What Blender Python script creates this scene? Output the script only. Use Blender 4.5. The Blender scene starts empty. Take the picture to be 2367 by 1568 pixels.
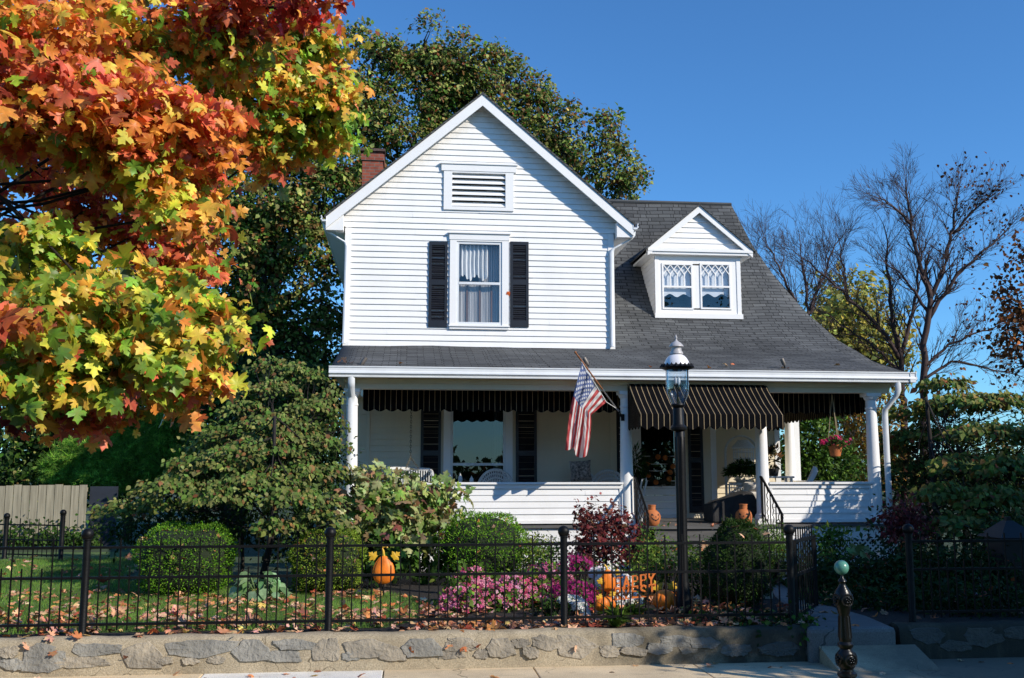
import bpy, math, random
import numpy as np
from mathutils import Vector, Matrix
S = bpy.context.scene
COL = S.collection
RNG = np.random.default_rng(7)
random.seed(7)
PI = math.pi
# ---------------------------------------------------------------- camera model (survey of the photograph)
EYE = np.array([0.0, 0.0, 1.94])
FPX = 2367 * 35 / 36
PSI = math.radians(6.0)
TH = math.atan((1096 - 784) / FPX)
FW = np.array([math.sin(PSI) * math.cos(TH), math.cos(PSI) * math.cos(TH), math.sin(TH)])
RT = np.array([math.cos(PSI), -math.sin(PSI), 0.0])
UP = np.cross(RT, FW)
GZ = 0.33      # garden level above the pavement


def at(x, y, Y=None, Z=None):
    """survey point of the photograph on the vertical plane Y or the level Z -> world"""
    d = FW * FPX + RT * (x - 1183.5) + UP * (784 - y)
    t = (Y - EYE[1]) / d[1] if Y is not None else (Z - EYE[2]) / d[2]
    return EYE + d * t


def atx(x, y, Y): return float(at(x, y, Y)[0])
def atz(x, y, Y): return float(at(x, y, Y)[2])


# ---------------------------------------------------------------- objects
def link(o, parent=None):
    COL.objects.link(o)
    if parent is not None:
        o.parent = parent
        o.matrix_parent_inverse = Matrix.Translation(-Vector(parent_base(parent)))
    return o


def parent_base(p):
    return Vector(p.location)     # children are modelled in world coordinates


def thing(name, label, cat, loc=(0, 0, 0), group=None):
    o = bpy.data.objects.new(name, None)
    o.empty_display_size = 0.2
    COL.objects.link(o)
    o.location = [float(v) for v in loc]
    tag(o, label, cat, group)
    return o


def tag(o, label, cat, group=None, kind=None):
    if label: o['label'] = label
    if cat: o['category'] = cat
    if group: o['group'] = group
    if kind: o['kind'] = kind
    return o


def part(name, parent, loc=None):
    """an Empty that gathers the pieces of one part"""
    o = bpy.data.objects.new(name, None)
    o.empty_display_size = 0.1
    return link(o, parent)


def mesh_obj(name, verts, faces, mat, parent=None, smooth=False, uv=None):
    me = bpy.data.meshes.new(name)
    me.from_pydata([tuple(map(float, v)) for v in verts], [], faces)
    if uv is not None:
        l = me.uv_layers.new(name='UVMap')
        idx = np.empty(len(me.loops), dtype=np.int32)
        me.loops.foreach_get('vertex_index', idx)
        l.data.foreach_set('uv', np.asarray(uv, dtype=np.float32)[idx].ravel())
    if smooth:
        me.polygons.foreach_set('use_smooth', [True] * len(me.polygons))
    me.materials.append(mat)
    me.update()
    return link(bpy.data.objects.new(name, me), parent)


class MB:
    def __init__(s): s.v = []; s.f = []; s.uv = []; s.hasuv = False; s.g = []

    def add(s, vs, fs, uvs=None):
        n = len(s.v); s.g.append((n, len(s.f)))
        s.v += [tuple(map(float, v)) for v in vs]
        s.f += [tuple(i + n for i in f) for f in fs]
        if uvs is None: uvs = [(0, 0)] * len(vs)
        else: s.hasuv = True
        s.uv += uvs
        return s

    def quad(s, a, b, c, d, uvs=None): return s.add([a, b, c, d], [(0, 1, 2, 3)], uvs)

    def box(s, x0, x1, y0, y1, z0, z1):
        x0, x1 = sorted((x0, x1)); y0, y1 = sorted((y0, y1)); z0, z1 = sorted((z0, z1))
        return s.add([(x0, y0, z0), (x1, y0, z0), (x1, y1, z0), (x0, y1, z0), (x0, y0, z1), (x1, y0, z1), (x1, y1, z1), (x0, y1, z1)],
                     [(0, 3, 2, 1), (4, 5, 6, 7), (0, 1, 5, 4), (1, 2, 6, 5), (2, 3, 7, 6), (3, 0, 4, 7)])

    def bar(s, p0, p1, w, h, up=(0, 0, 1)):
        p0, p1 = Vector(p0), Vector(p1)
        d = (p1 - p0).normalized()
        a = d.cross(Vector(up))
        if a.length < 1e-4: a = d.cross(Vector((1, 0, 0)))
        a.normalize(); b = a.cross(d)
        a *= w / 2; b *= h / 2
        vs = [p + i * a + j * b for p in (p0, p1) for i, j in ((-1, -1), (1, -1), (1, 1), (-1, 1))]
        return s.add(vs, [(0, 1, 2, 3), (7, 6, 5, 4), (0, 4, 5, 1), (1, 5, 6, 2), (2, 6, 7, 3), (3, 7, 4, 0)])

    def tube(s, pts, rad, n=6, cap=True):
        pts = [Vector(p) for p in pts]
        if not hasattr(rad, '__len__'): rad = [rad] * len(pts)
        vs = []; fs = []
        ref = Vector((0, 0, 1))
        for i, p in enumerate(pts):
            d = (pts[min(i + 1, len(pts) - 1)] - pts[max(i - 1, 0)])
            d = d.normalized() if d.length > 1e-9 else Vector((0, 0, 1))
            if abs(d.dot(ref)) > .95: ref = Vector((1, 0, 0)) if abs(d.x) < .9 else Vector((0, 1, 0))
            a = d.cross(ref).normalized(); b = d.cross(a)
            for k in range(n):
                t = 2 * PI * k / n
                vs.append(p + (a * math.cos(t) + b * math.sin(t)) * rad[i])
        for i in range(len(pts) - 1):
            for k in range(n):
                k2 = (k + 1) % n
                fs.append((i * n + k, i * n + k2, (i + 1) * n + k2, (i + 1) * n + k))
        if cap:
            fs.append(tuple(range(n))[::-1]); m = (len(pts) - 1) * n
            fs.append(tuple(range(m, m + n)))
        return s.add(vs, fs)

    def lathe(s, prof, c, n=24, axis=None):
        """prof: (r, z) list from below to above, about the vertical through c"""
        vs = []; fs = []
        for r, z in prof:
            for k in range(n):
                t = 2 * PI * k / n
                vs.append((c[0] + r * math.cos(t), c[1] + r * math.sin(t), c[2] + z))
        for i in range(len(prof) - 1):
            for k in range(n):
                k2 = (k + 1) % n
                fs.append((i * n + k, i * n + k2, (i + 1) * n + k2, (i + 1) * n + k))
        fs.append(tuple(range(n))[::-1]); m = (len(prof) - 1) * n
        fs.append(tuple(range(m, m + n)))
        return s.add(vs, fs)

    def ball(s, c, r, n=16, m=10, sc=(1, 1, 1)):
        prof = []
        vs = []; fs = []
        for i in range(m + 1):
            a = -PI / 2 + PI * i / m
            for k in range(n):
                t = 2 * PI * k / n
                vs.append((c[0] + sc[0] * r * math.cos(a) * math.cos(t), c[1] + sc[1] * r * math.cos(a) * math.sin(t), c[2] + sc[2] * r * math.sin(a)))
        for i in range(m):
            for k in range(n):
                k2 = (k + 1) % n
                fs.append((i * n + k, i * n + k2, (i + 1) * n + k2, (i + 1) * n + k))
        return s.add(vs, fs)

    def prism(s, poly, y0, y1):
        """polygon in (x, z), extruded y0..y1; counter-clockwise seen from -Y"""
        n = len(poly)
        vs = [(x, y0, z) for x, z in poly] + [(x, y1, z) for x, z in poly]
        fs = [tuple(range(n)), tuple(range(2 * n - 1, n - 1, -1))]
        for i in range(n):
            j = (i + 1) % n
            fs.append((i, i + n, j + n, j))
        return s.add(vs, fs)

    def slab(s, poly, z0, z1):
        """polygon in (x, y) extruded in z"""
        n = len(poly)
        vs = [(x, y, z0) for x, y in poly] + [(x, y, z1) for x, y in poly]
        fs = [tuple(range(n))[::-1], tuple(range(n, 2 * n))]
        for i in range(n):
            j = (i + 1) % n
            fs.append((i, j, j + n, i + n))
        return s.add(vs, fs)

    def each(s, name, mat, parent=None, smooth=False, bevel=0):
        """one object per added piece"""
        g = s.g + [(len(s.v), len(s.f))]
        for (v0, f0), (v1, f1) in zip(g, g[1:]):
            m = MB(); m.v = s.v[v0:v1]; m.f = [tuple(i - v0 for i in f) for f in s.f[f0:f1]]; m.uv = s.uv[v0:v1]; m.hasuv = s.hasuv
            m.build(name, mat, parent, smooth, bevel)

    def build(s, name, mat, parent=None, smooth=False, bevel=0, auto=None):
        o = mesh_obj(name, s.v, s.f, mat, parent, smooth, s.uv if s.hasuv else None)
        if bevel:
            b = o.modifiers.new('Bevel', 'BEVEL'); b.width = bevel; b.segments = 2; b.limit_method = 'ANGLE'
        if smooth:
            try: o.data.set_sharp_from_angle(angle=math.radians(auto or 40))
            except Exception: pass
        return o


# ---------------------------------------------------------------- materials
def _nt(name):
    m = bpy.data.materials.new(name); m.use_nodes = True
    nt = m.node_tree; nt.nodes.clear()
    out = nt.nodes.new('ShaderNodeOutputMaterial')
    return m, nt, out


def nd(nt, t, **kw):
    n = nt.nodes.new(t)
    for k, v in kw.items():
        if k == 'inp':
            for a, b in v.items():
                if hasattr(b, 'is_output') or hasattr(b, 'links') and not isinstance(b, (int, float)): nt.links.new(b, n.inputs[a])
                else: n.inputs[a].default_value = b
        else: setattr(n, k, v)
    return n


def math_n(nt, op, a, b=None, c=None):
    n = nt.nodes.new('ShaderNodeMath'); n.operation = op
    for i, v in enumerate((a, b, c)):
        if v is None: continue
        if isinstance(v, (int, float)): n.inputs[i].default_value = v
        else: nt.links.new(v, n.inputs[i])
    return n.outputs[0]


def mixc(nt, fac, a, b, blend='MIX'):
    n = nt.nodes.new('ShaderNodeMix'); n.data_type = 'RGBA'; n.blend_type = blend
    for i, v in ((0, fac), (6, a), (7, b)):
        if isinstance(v, (int, float)): n.inputs[i].default_value = v
        elif isinstance(v, (tuple, list)): n.inputs[i].default_value = (v[0], v[1], v[2], 1)
        else: nt.links.new(v, n.inputs[i])
    return n.outputs[2]


def coords(nt, scale=(1, 1, 1), kind='Object'):
    tc = nt.nodes.new('ShaderNodeTexCoord'); mp = nt.nodes.new('ShaderNodeMapping')
    mp.inputs['Scale'].default_value = scale
    nt.links.new(tc.outputs[kind], mp.inputs[0])
    return mp.outputs[0]


def noise(nt, vec, scale, detail=4, rough=.55):
    n = nt.nodes.new('ShaderNodeTexNoise')
    n.inputs['Scale'].default_value = scale; n.inputs['Detail'].default_value = detail; n.inputs['Roughness'].default_value = rough
    nt.links.new(vec, n.inputs['Vector'])
    return n.outputs['Fac']


def ramp(nt, fac, stops):
    r = nt.nodes.new('ShaderNodeValToRGB')
    e = r.color_ramp.elements
    while len(e) < len(stops): e.new(.5)
    for i, (p, c) in enumerate(stops):
        e[i].position = p
        e[i].color = (c, c, c, 1) if isinstance(c, (int, float)) else (c[0], c[1], c[2], 1)
    nt.links.new(fac, r.inputs[0])
    return r.outputs[0]


def mul(c, k): return tuple(min(1, v * k) for v in c[:3])


def finish(nt, out, col, rough=.6, metal=0, spec=.5, bump=None, bstr=.3, bdist=.01, coat=0):
    b = nt.nodes.new('ShaderNodeBsdfPrincipled')
    if isinstance(col, tuple): b.inputs['Base Color'].default_value = (*col[:3], 1)
    else: nt.links.new(col, b.inputs['Base Color'])
    if isinstance(rough, (int, float)): b.inputs['Roughness'].default_value = rough
    else: nt.links.new(rough, b.inputs['Roughness'])
    b.inputs['Metallic'].default_value = metal
    b.inputs['Specular IOR Level'].default_value = spec
    b.inputs['Coat Weight'].default_value = coat
    if bump is not None:
        bp = nt.nodes.new('ShaderNodeBump'); bp.inputs['Strength'].default_value = bstr; bp.inputs['Distance'].default_value = bdist
        nt.links.new(bump, bp.inputs['Height']); nt.links.new(bp.outputs[0], b.inputs['Normal'])
    nt.links.new(b.outputs[0], out.inputs[0])
    return b


def pm(name, col, rough=.6, var=.15, vs=5, bump=0, bs=60, metal=0, spec=.5, col2=None, stretch=(1, 1, 1), coat=0, bdist=.01):
    m, nt, out = _nt(name)
    v = coords(nt, stretch)
    f = ramp(nt, noise(nt, v, vs), [(.3, 0.), (.7, 1.)])
    c = mixc(nt, f, mul(col, 1 - var), col2 if col2 else mul(col, 1 + var))
    h = noise(nt, v, bs, 3) if bump else None
    finish(nt, out, c, rough, metal, spec, h, bump or 0, bdist, coat)
    return m


def m_white(name, base=(.8, .8, .79), dirt=.12):
    m, nt, out = _nt(name)
    v = coords(nt, (1, 1, .35)); v2 = coords(nt)
    a = ramp(nt, noise(nt, v, 2.3, 6, .65), [(.46, 0.), (.8, 1.)])
    b = ramp(nt, noise(nt, v2, 28, 3), [(.5, 0.), (.85, 1.)])
    f = math_n(nt, 'MULTIPLY', math_n(nt, 'ADD', a, math_n(nt, 'MULTIPLY', b, .5)), dirt * 2)
    c = mixc(nt, f, base, (.50, .47, .40))
    h = noise(nt, coords(nt, (1, 1, 1)), 35, 3)
    finish(nt, out, c, .42, 0, .4, h, .06, .01)
    return m


def m_gable(hxm, slope, apex):
    """white siding with mildew creeping down from under the rakes"""
    m = m_white('white_gable_siding', (.89, .88, .86), .09); nt = m.node_tree
    b = next(n for n in nt.nodes if n.type == 'BSDF_PRINCIPLED'); col = b.inputs['Base Color'].links[0].from_socket
    tc = nt.nodes.new('ShaderNodeTexCoord'); sep = nt.nodes.new('ShaderNodeSeparateXYZ'); nt.links.new(tc.outputs['Object'], sep.inputs[0])
    d = math_n(nt, 'SUBTRACT', apex - .16, math_n(nt, 'ADD', sep.outputs[2], math_n(nt, 'MULTIPLY', math_n(nt, 'ABSOLUTE', math_n(nt, 'SUBTRACT', sep.outputs[0], hxm)), slope)))
    f = math_n(nt, 'ADD', math_n(nt, 'SUBTRACT', .34, d), math_n(nt, 'MULTIPLY', math_n(nt, 'SUBTRACT', noise(nt, coords(nt), 6, 6, .7), .5), .75))
    f = math_n(nt, 'MULTIPLY', math_n(nt, 'MINIMUM', math_n(nt, 'MAXIMUM', f, 0.), .5), .85)
    nt.links.new(mixc(nt, f, col, (.23, .19, .13)), b.inputs['Base Color'])
    return m


def m_shingle():
    m, nt, out = _nt('asphalt_shingles')
    tc = nt.nodes.new('ShaderNodeTexCoord')
    uv = tc.outputs['UV']
    def brick(c1, c2, w, off):
        b = nt.nodes.new('ShaderNodeTexBrick'); b.offset = off; b.offset_frequency = 2; b.squash = 1
        b.inputs['Scale'].default_value = 1; b.inputs['Brick Width'].default_value = w; b.inputs['Row Height'].default_value = .115
        b.inputs['Mortar Size'].default_value = .007; b.inputs['Mortar Smooth'].default_value = .2; b.inputs['Bias'].default_value = 0
        b.inputs['Color1'].default_value = (*c1, 1); b.inputs['Color2'].default_value = (*c2, 1); b.inputs['Mortar'].default_value = (.014, .014, .014, 1)
        # wander the courses a little, as laid shingles do
        nz = nt.nodes.new('ShaderNodeTexNoise'); nz.inputs['Scale'].default_value = 1.7; nz.inputs['Detail'].default_value = 2
        nt.links.new(uv, nz.inputs['Vector'])
        vm = nt.nodes.new('ShaderNodeVectorMath'); vm.operation = 'MULTIPLY_ADD'
        nt.links.new(nz.outputs['Color'], vm.inputs[0]); vm.inputs[1].default_value = (.05, .028, 0); nt.links.new(uv, vm.inputs[2])
        nt.links.new(vm.outputs[0], b.inputs['Vector'])
        return b
    b1 = brick((.078, .081, .083), (.122, .126, .128), .31, .37)
    b2 = brick((.85, .85, .85), (1.15, 1.15, 1.13), .83, .21)
    c = mixc(nt, 1.0, b1.outputs['Color'], b2.outputs['Color'], 'MULTIPLY')
    big = ramp(nt, noise(nt, coords(nt, (1, 1, 1)), .8, 4), [(.3, .7), (.7, 1.2)])
    c = mixc(nt, 1.0, c, big, 'MULTIPLY')
    gr = ramp(nt, noise(nt, coords(nt), 160, 2), [(.35, .72), (.7, 1.25)])
    c = mixc(nt, 1.0, c, gr, 'MULTIPLY')
    # saw-tooth height down each course so that the butts stand proud
    sep = nt.nodes.new('ShaderNodeSeparateXYZ'); nt.links.new(uv, sep.inputs[0])
    saw = math_n(nt, 'SUBTRACT', 1.0, math_n(nt, 'FRACT', math_n(nt, 'DIVIDE', sep.outputs[1], .115)))
    h = math_n(nt, 'ADD', math_n(nt, 'MULTIPLY', math_n(nt, 'SUBTRACT', 1.0, b1.outputs['Fac']), 1.0), math_n(nt, 'MULTIPLY', saw, .35))
    finish(nt, out, c, .9, 0, .2, h, .7, .012)
    return m


def m_brick():
    m, nt, out = _nt('chimney_brick')
    v = coords(nt)
    mp = nt.nodes.new('ShaderNodeMapping'); mp.inputs['Rotation'].default_value = (math.radians(90), 0, 0)
    nt.links.new(v, mp.inputs[0])
    b = nt.nodes.new('ShaderNodeTexBrick'); b.inputs['Scale'].default_value = 1
    b.inputs['Brick Width'].default_value = .21; b.inputs['Row Height'].default_value = .073; b.inputs['Mortar Size'].default_value = .008
    b.inputs['Color1'].default_value = (.36, .10, .06, 1); b.inputs['Color2'].default_value = (.26, .065, .04, 1); b.inputs['Mortar'].default_value = (.22, .17, .14, 1)
    nt.links.new(mp.outputs[0], b.inputs['Vector'])
    c = mixc(nt, ramp(nt, noise(nt, v, 9), [(.45, 0.), (.8, .6)]), b.outputs['Color'], (.07, .05, .045))
    finish(nt, out, c, .9, 0, .2, math_n(nt, 'SUBTRACT', 1., b.outputs['Fac']), .6, .01)
    return m


def m_leaf(name, trans=.35, rough=.55, spec=.18):
    m, nt, out = _nt(name)
    a = nt.nodes.new('ShaderNodeAttribute'); a.attribute_name = 'Col'
    b = nt.nodes.new('ShaderNodeBsdfPrincipled')
    v = coords(nt)
    c = mixc(nt, 1.0, a.outputs['Color'], ramp(nt, noise(nt, v, 22, 3), [(.3, .75), (.7, 1.2)]), 'MULTIPLY')
    nt.links.new(c, b.inputs['Base Color'])
    b.inputs['Roughness'].default_value = rough; b.inputs['Specular IOR Level'].default_value = spec
    t = nt.nodes.new('ShaderNodeBsdfTranslucent'); nt.links.new(c, t.inputs[0])
    mx = nt.nodes.new('ShaderNodeMixShader'); mx.inputs[0].default_value = trans
    nt.links.new(b.outputs[0], mx.inputs[1]); nt.links.new(t.outputs[0], mx.inputs[2]); nt.links.new(mx.outputs[0], out.inputs[0])
    return m


def m_glass(name='window_glass', tint=(.75, .8, .85), base=.06):
    """thin pane: mirror by Fresnel, the rest passes straight through"""
    m, nt, out = _nt(name)
    lw = nt.nodes.new('ShaderNodeLayerWeight'); lw.inputs[0].default_value = .5      # the same from both sides, so that sunlight passes in
    f = math_n(nt, 'ADD', math_n(nt, 'MULTIPLY', math_n(nt, 'POWER', lw.outputs['Facing'], 4.0), .9), base + .05)
    f = math_n(nt, 'MINIMUM', f, 1.0)
    g = nt.nodes.new('ShaderNodeBsdfGlossy'); g.inputs['Roughness'].default_value = .01
    bp = nt.nodes.new('ShaderNodeBump'); bp.inputs['Strength'].default_value = .05; bp.inputs['Distance'].default_value = .02
    nt.links.new(noise(nt, coords(nt), 2.5, 1), bp.inputs['Height']); nt.links.new(bp.outputs[0], g.inputs['Normal'])
    t = nt.nodes.new('ShaderNodeBsdfTransparent'); t.inputs[0].default_value = (*tint, 1)
    mx = nt.nodes.new('ShaderNodeMixShader')
    nt.links.new(f, mx.inputs[0]); nt.links.new(t.outputs[0], mx.inputs[1]); nt.links.new(g.outputs[0], mx.inputs[2]); nt.links.new(mx.outputs[0], out.inputs[0])
    return m


def m_awning():
    """black canvas with thin tan stripes; u in metres along the width"""
    m, nt, out = _nt('awning_canvas')
    tc = nt.nodes.new('ShaderNodeTexCoord'); sep = nt.nodes.new('ShaderNodeSeparateXYZ'); nt.links.new(tc.outputs['UV'], sep.inputs[0])
    f = math_n(nt, 'FRACT', math_n(nt, 'DIVIDE', sep.outputs[0], .0985))
    st = math_n(nt, 'LESS_THAN', f, .085)
    c = mixc(nt, st, (.005, .005, .006), (.36, .275, .165))
    c = mixc(nt, 1.0, c, ramp(nt, noise(nt, coords(nt), 4), [(.3, .75), (.7, 1.3)]), 'MULTIPLY')
    finish(nt, out, c, .95, 0, .04, noise(nt, coords(nt), 250, 2), .15, .004)
    return m


def m_flag():
    m, nt, out = _nt('flag_cloth')
    tc = nt.nodes.new('ShaderNodeTexCoord'); sep = nt.nodes.new('ShaderNodeSeparateXYZ'); nt.links.new(tc.outputs['UV'], sep.inputs[0])
    u, v = sep.outputs[0], sep.outputs[1]
    row = math_n(nt, 'FLOOR', math_n(nt, 'MULTIPLY', v, 12.999))
    odd = math_n(nt, 'MODULO', row, 2)
    c = mixc(nt, odd, (.50, .060, .060), (.74, .72, .70))
    x = math_n(nt, 'MULTIPLY', u, 12 / .4); y = math_n(nt, 'MULTIPLY', math_n(nt, 'SUBTRACT', v, 6 / 13), 10 * 13 / 7)
    rx, ry = math_n(nt, 'ROUND', x), math_n(nt, 'ROUND', y)
    dx, dy = math_n(nt, 'SUBTRACT', x, rx), math_n(nt, 'SUBTRACT', y, ry)
    d = math_n(nt, 'SQRT', math_n(nt, 'ADD', math_n(nt, 'MULTIPLY', dx, dx), math_n(nt, 'MULTIPLY', dy, dy)))
    par = math_n(nt, 'LESS_THAN', math_n(nt, 'ABSOLUTE', math_n(nt, 'MODULO', math_n(nt, 'ADD', rx, ry), 2)), .5)
    ins = math_n(nt, 'MULTIPLY', math_n(nt, 'MULTIPLY', math_n(nt, 'GREATER_THAN', rx, .5), math_n(nt, 'LESS_THAN', rx, 11.5)),
                 math_n(nt, 'MULTIPLY', math_n(nt, 'GREATER_THAN', ry, .5), math_n(nt, 'LESS_THAN', ry, 9.5)))
    star = math_n(nt, 'MULTIPLY', math_n(nt, 'MULTIPLY', par, ins), math_n(nt, 'LESS_THAN', d, .45))
    can = mixc(nt, star, (.11, .15, .31), (.72, .72, .72))
    fc = math_n(nt, 'MULTIPLY', math_n(nt, 'LESS_THAN', u, .4), math_n(nt, 'GREATER_THAN', v, 6 / 13))
    c = mixc(nt, fc, c, can)
    b = nt.nodes.new('ShaderNodeBsdfPrincipled'); nt.links.new(c, b.inputs['Base Color']); b.inputs['Roughness'].default_value = .7
    t = nt.nodes.new('ShaderNodeBsdfTranslucent'); nt.links.new(c, t.inputs[0])
    mx = nt.nodes.new('ShaderNodeMixShader'); mx.inputs[0].default_value = .3
    nt.links.new(b.outputs[0], mx.inputs[1]); nt.links.new(t.outputs[0], mx.inputs[2]); nt.links.new(mx.outputs[0], out.inputs[0])
    return m


def m_concrete(name, col, joints=None):
    m, nt, out = _nt(name)
    v = coords(nt)
    f = ramp(nt, noise(nt, v, 1.1, 6, .6), [(.3, .72), (.7, 1.15)])
    g = ramp(nt, noise(nt, v, 90, 2), [(.3, .72), (.7, 1.2)])
    st = ramp(nt, noise(nt, coords(nt, (.5, 2, 1)), 3.2, 6, .7), [(.55, 1.), (.8, .62)])
    c = mixc(nt, 1., mixc(nt, 1., mixc(nt, 1., col, f, 'MULTIPLY'), g, 'MULTIPLY'), st, 'MULTIPLY')
    sp = ramp(nt, noise(nt, coords(nt), 7, 5, .7), [(.6, 1.), (.75, .55)]); c = mixc(nt, 1., c, sp, 'MULTIPLY')
    cr = nt.nodes.new('ShaderNodeTexVoronoi'); cr.feature = 'DISTANCE_TO_EDGE'; cr.inputs['Scale'].default_value = .9
    nz = nt.nodes.new('ShaderNodeTexNoise'); nz.inputs['Scale'].default_value = 4; nt.links.new(v, nz.inputs['Vector'])
    vm = nt.nodes.new('ShaderNodeVectorMath'); vm.operation = 'MULTIPLY_ADD'; nt.links.new(nz.outputs['Color'], vm.inputs[0]); vm.inputs[1].default_value = (.4, .4, .4); nt.links.new(v, vm.inputs[2]); nt.links.new(vm.outputs[0], cr.inputs['Vector'])
    ck = math_n(nt, 'MULTIPLY', math_n(nt, 'LESS_THAN', cr.outputs['Distance'], .006), ramp(nt, noise(nt, v, .8, 2), [(.48, 0.), (.55, .75)]))
    c = mixc(nt, ck, c, mul(col, .25))
    finish(nt, out, c, .9, 0, .2, noise(nt, v, 140, 3), .35, .006)
    return m


def m_wood(name, col, axis=(14, 14, .8)):
    m, nt, out = _nt(name)
    v = coords(nt, axis)
    f = ramp(nt, noise(nt, v, 1.6, 6, .65), [(.25, .55), (.75, 1.25)])
    oi = nt.nodes.new('ShaderNodeObjectInfo')
    c = mixc(nt, 1., col, f, 'MULTIPLY')
    finish(nt, out, c, .85, 0, .2, noise(nt, v, 3, 5), .4, .006)
    return m


WHITE = m_white('white_painted_siding', (.89, .88, .86), .09)
TRIM = m_white('white_painted_trim', (.89, .88, .86), .045)
CREAM = m_white('cream_painted_siding', (.78, .67, .48), .12)
GUTTER = pm('gutter_aluminium', (.74, .76, .77), .35, .06, 3, spec=.6)
SHING = m_shingle()
BRICK = m_brick()
BLACKP = pm('black_shutter_paint', (.012, .013, .018), .42, .2, 8, .1, 40)
IRON = pm('black_painted_iron', (.0055, .0055, .006), .45, .35, 14, .2, 90, spec=.2)
GLASS = m_glass('window_glass', (.93, .95, .97), .05)
GLASSP = m_glass('porch_window_glass', (.30, .33, .36), .04)
AWN = m_awning()
FLOORW = m_wood('grey_porch_boards', (.13, .125, .12), (1.2, 14, 14))
DARKV = pm('dark_void', (.012, .012, .014), .9, .2)
DARKROOM = pm('dim_room_plaster', (.10, .095, .085), .9, .1)
LACE = pm('lace_curtain', (.74, .74, .72), .9, .16, 18, .5, 60, stretch=(3, 3, .25))
CURT2 = pm('strung_curtain', (.52, .48, .45), .9, .35, 9, .4, 60, stretch=(4, 4, .05), col2=(.72, .70, .67))
SHADE = pm('white_window_shade', (.74, .76, .78), .8, .05)
TERRA = pm('terracotta', (.50, .155, .045), .75, .14, 9, .2, 60)
ORANGE = pm('orange_enamel', (.84, .20, .015), .5, .28, 7, .25, 40, spec=.4)
RUSTO = pm('rust_orange_metal', (.72, .18, .025), .6, .25, 12, .2, 60)
WICK = pm('white_wicker', (.66, .66, .64), .7, .2, 60, .6, 90)
BARK = pm('grey_brown_bark', (.045, .036, .028), .95, .4, 7, .8, 30, stretch=(1, 1, .25), bdist=.03)
BARKD = pm('dark_bark', (.020, .015, .012), .95, .4, 9, .5, 30)
TWIG = pm('reddish_twigs', (.060, .036, .032), .9, .4, 3, .0)
def m_stone(name, c1, c2):
    m = pm(name, c1, .92, .30, 3.5, 1.0, 22, col2=c2, bdist=.025); nt = m.node_tree
    b_ = next(n for n in nt.nodes if n.type == 'BSDF_PRINCIPLED'); col = b_.inputs['Base Color'].links[0].from_socket
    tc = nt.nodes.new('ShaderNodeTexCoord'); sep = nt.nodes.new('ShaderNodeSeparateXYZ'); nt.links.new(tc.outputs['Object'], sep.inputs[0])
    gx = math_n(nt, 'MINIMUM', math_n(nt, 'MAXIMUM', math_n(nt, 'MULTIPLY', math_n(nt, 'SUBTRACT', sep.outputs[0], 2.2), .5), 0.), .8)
    nt.links.new(mixc(nt, gx, col, (.05, .048, .042)), b_.inputs['Base Color'])  # street tree's shade painted into the stones toward the gate end
    return m
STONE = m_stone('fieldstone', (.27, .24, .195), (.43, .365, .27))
def m_mortar():
    """tan mortar, grimy and mossy along its top and toward the gate, where tree shade is painted in"""
    m, nt, out = _nt('tan_mortar')
    v = coords(nt)
    f = ramp(nt, noise(nt, v, 1.4, 6, .6), [(.3, .75), (.7, 1.12)]); g = ramp(nt, noise(nt, v, 80, 2), [(.35, .7), (.7, 1.2)])
    c = mixc(nt, 1., mixc(nt, 1., (.47, .39, .27), f, 'MULTIPLY'), g, 'MULTIPLY')
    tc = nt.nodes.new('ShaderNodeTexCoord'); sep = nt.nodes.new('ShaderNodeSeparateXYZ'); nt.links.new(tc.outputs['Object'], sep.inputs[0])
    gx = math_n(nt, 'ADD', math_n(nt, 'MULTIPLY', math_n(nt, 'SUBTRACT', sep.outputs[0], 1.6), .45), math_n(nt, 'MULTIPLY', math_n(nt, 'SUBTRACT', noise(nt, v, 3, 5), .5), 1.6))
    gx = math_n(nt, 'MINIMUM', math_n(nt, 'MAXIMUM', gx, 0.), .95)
    c = mixc(nt, gx, c, (.040, .038, .030))  # tree shade painted over the grime toward the gate
    st = ramp(nt, noise(nt, coords(nt, (1, 1, .3)), 4, 6, .7), [(.5, 0.), (.75, .55)])
    c = mixc(nt, st, c, (.20, .165, .115))
    cr = nt.nodes.new('ShaderNodeTexVoronoi'); cr.feature = 'DISTANCE_TO_EDGE'; cr.inputs['Scale'].default_value = 2.2
    nz = nt.nodes.new('ShaderNodeTexNoise'); nz.inputs['Scale'].default_value = 5; nt.links.new(v, nz.inputs['Vector'])
    vm = nt.nodes.new('ShaderNodeVectorMath'); vm.operation = 'MULTIPLY_ADD'; nt.links.new(nz.outputs['Color'], vm.inputs[0]); vm.inputs[1].default_value = (.35, .35, .35); nt.links.new(v, vm.inputs[2]); nt.links.new(vm.outputs[0], cr.inputs['Vector'])
    ck = math_n(nt, 'MULTIPLY', math_n(nt, 'LESS_THAN', cr.outputs['Distance'], .008), ramp(nt, noise(nt, v, 1.3, 2), [(.5, 0.), (.6, 1.)]))
    c = mixc(nt, math_n(nt, 'MULTIPLY', ck, .7), c, (.09, .07, .045))
    finish(nt, out, c, .92, 0, .15, noise(nt, v, 90, 4), .5, .01)
    return m
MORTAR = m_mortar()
PAVE = m_concrete('tan_pavement_concrete', (.72, .57, .37))
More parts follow.
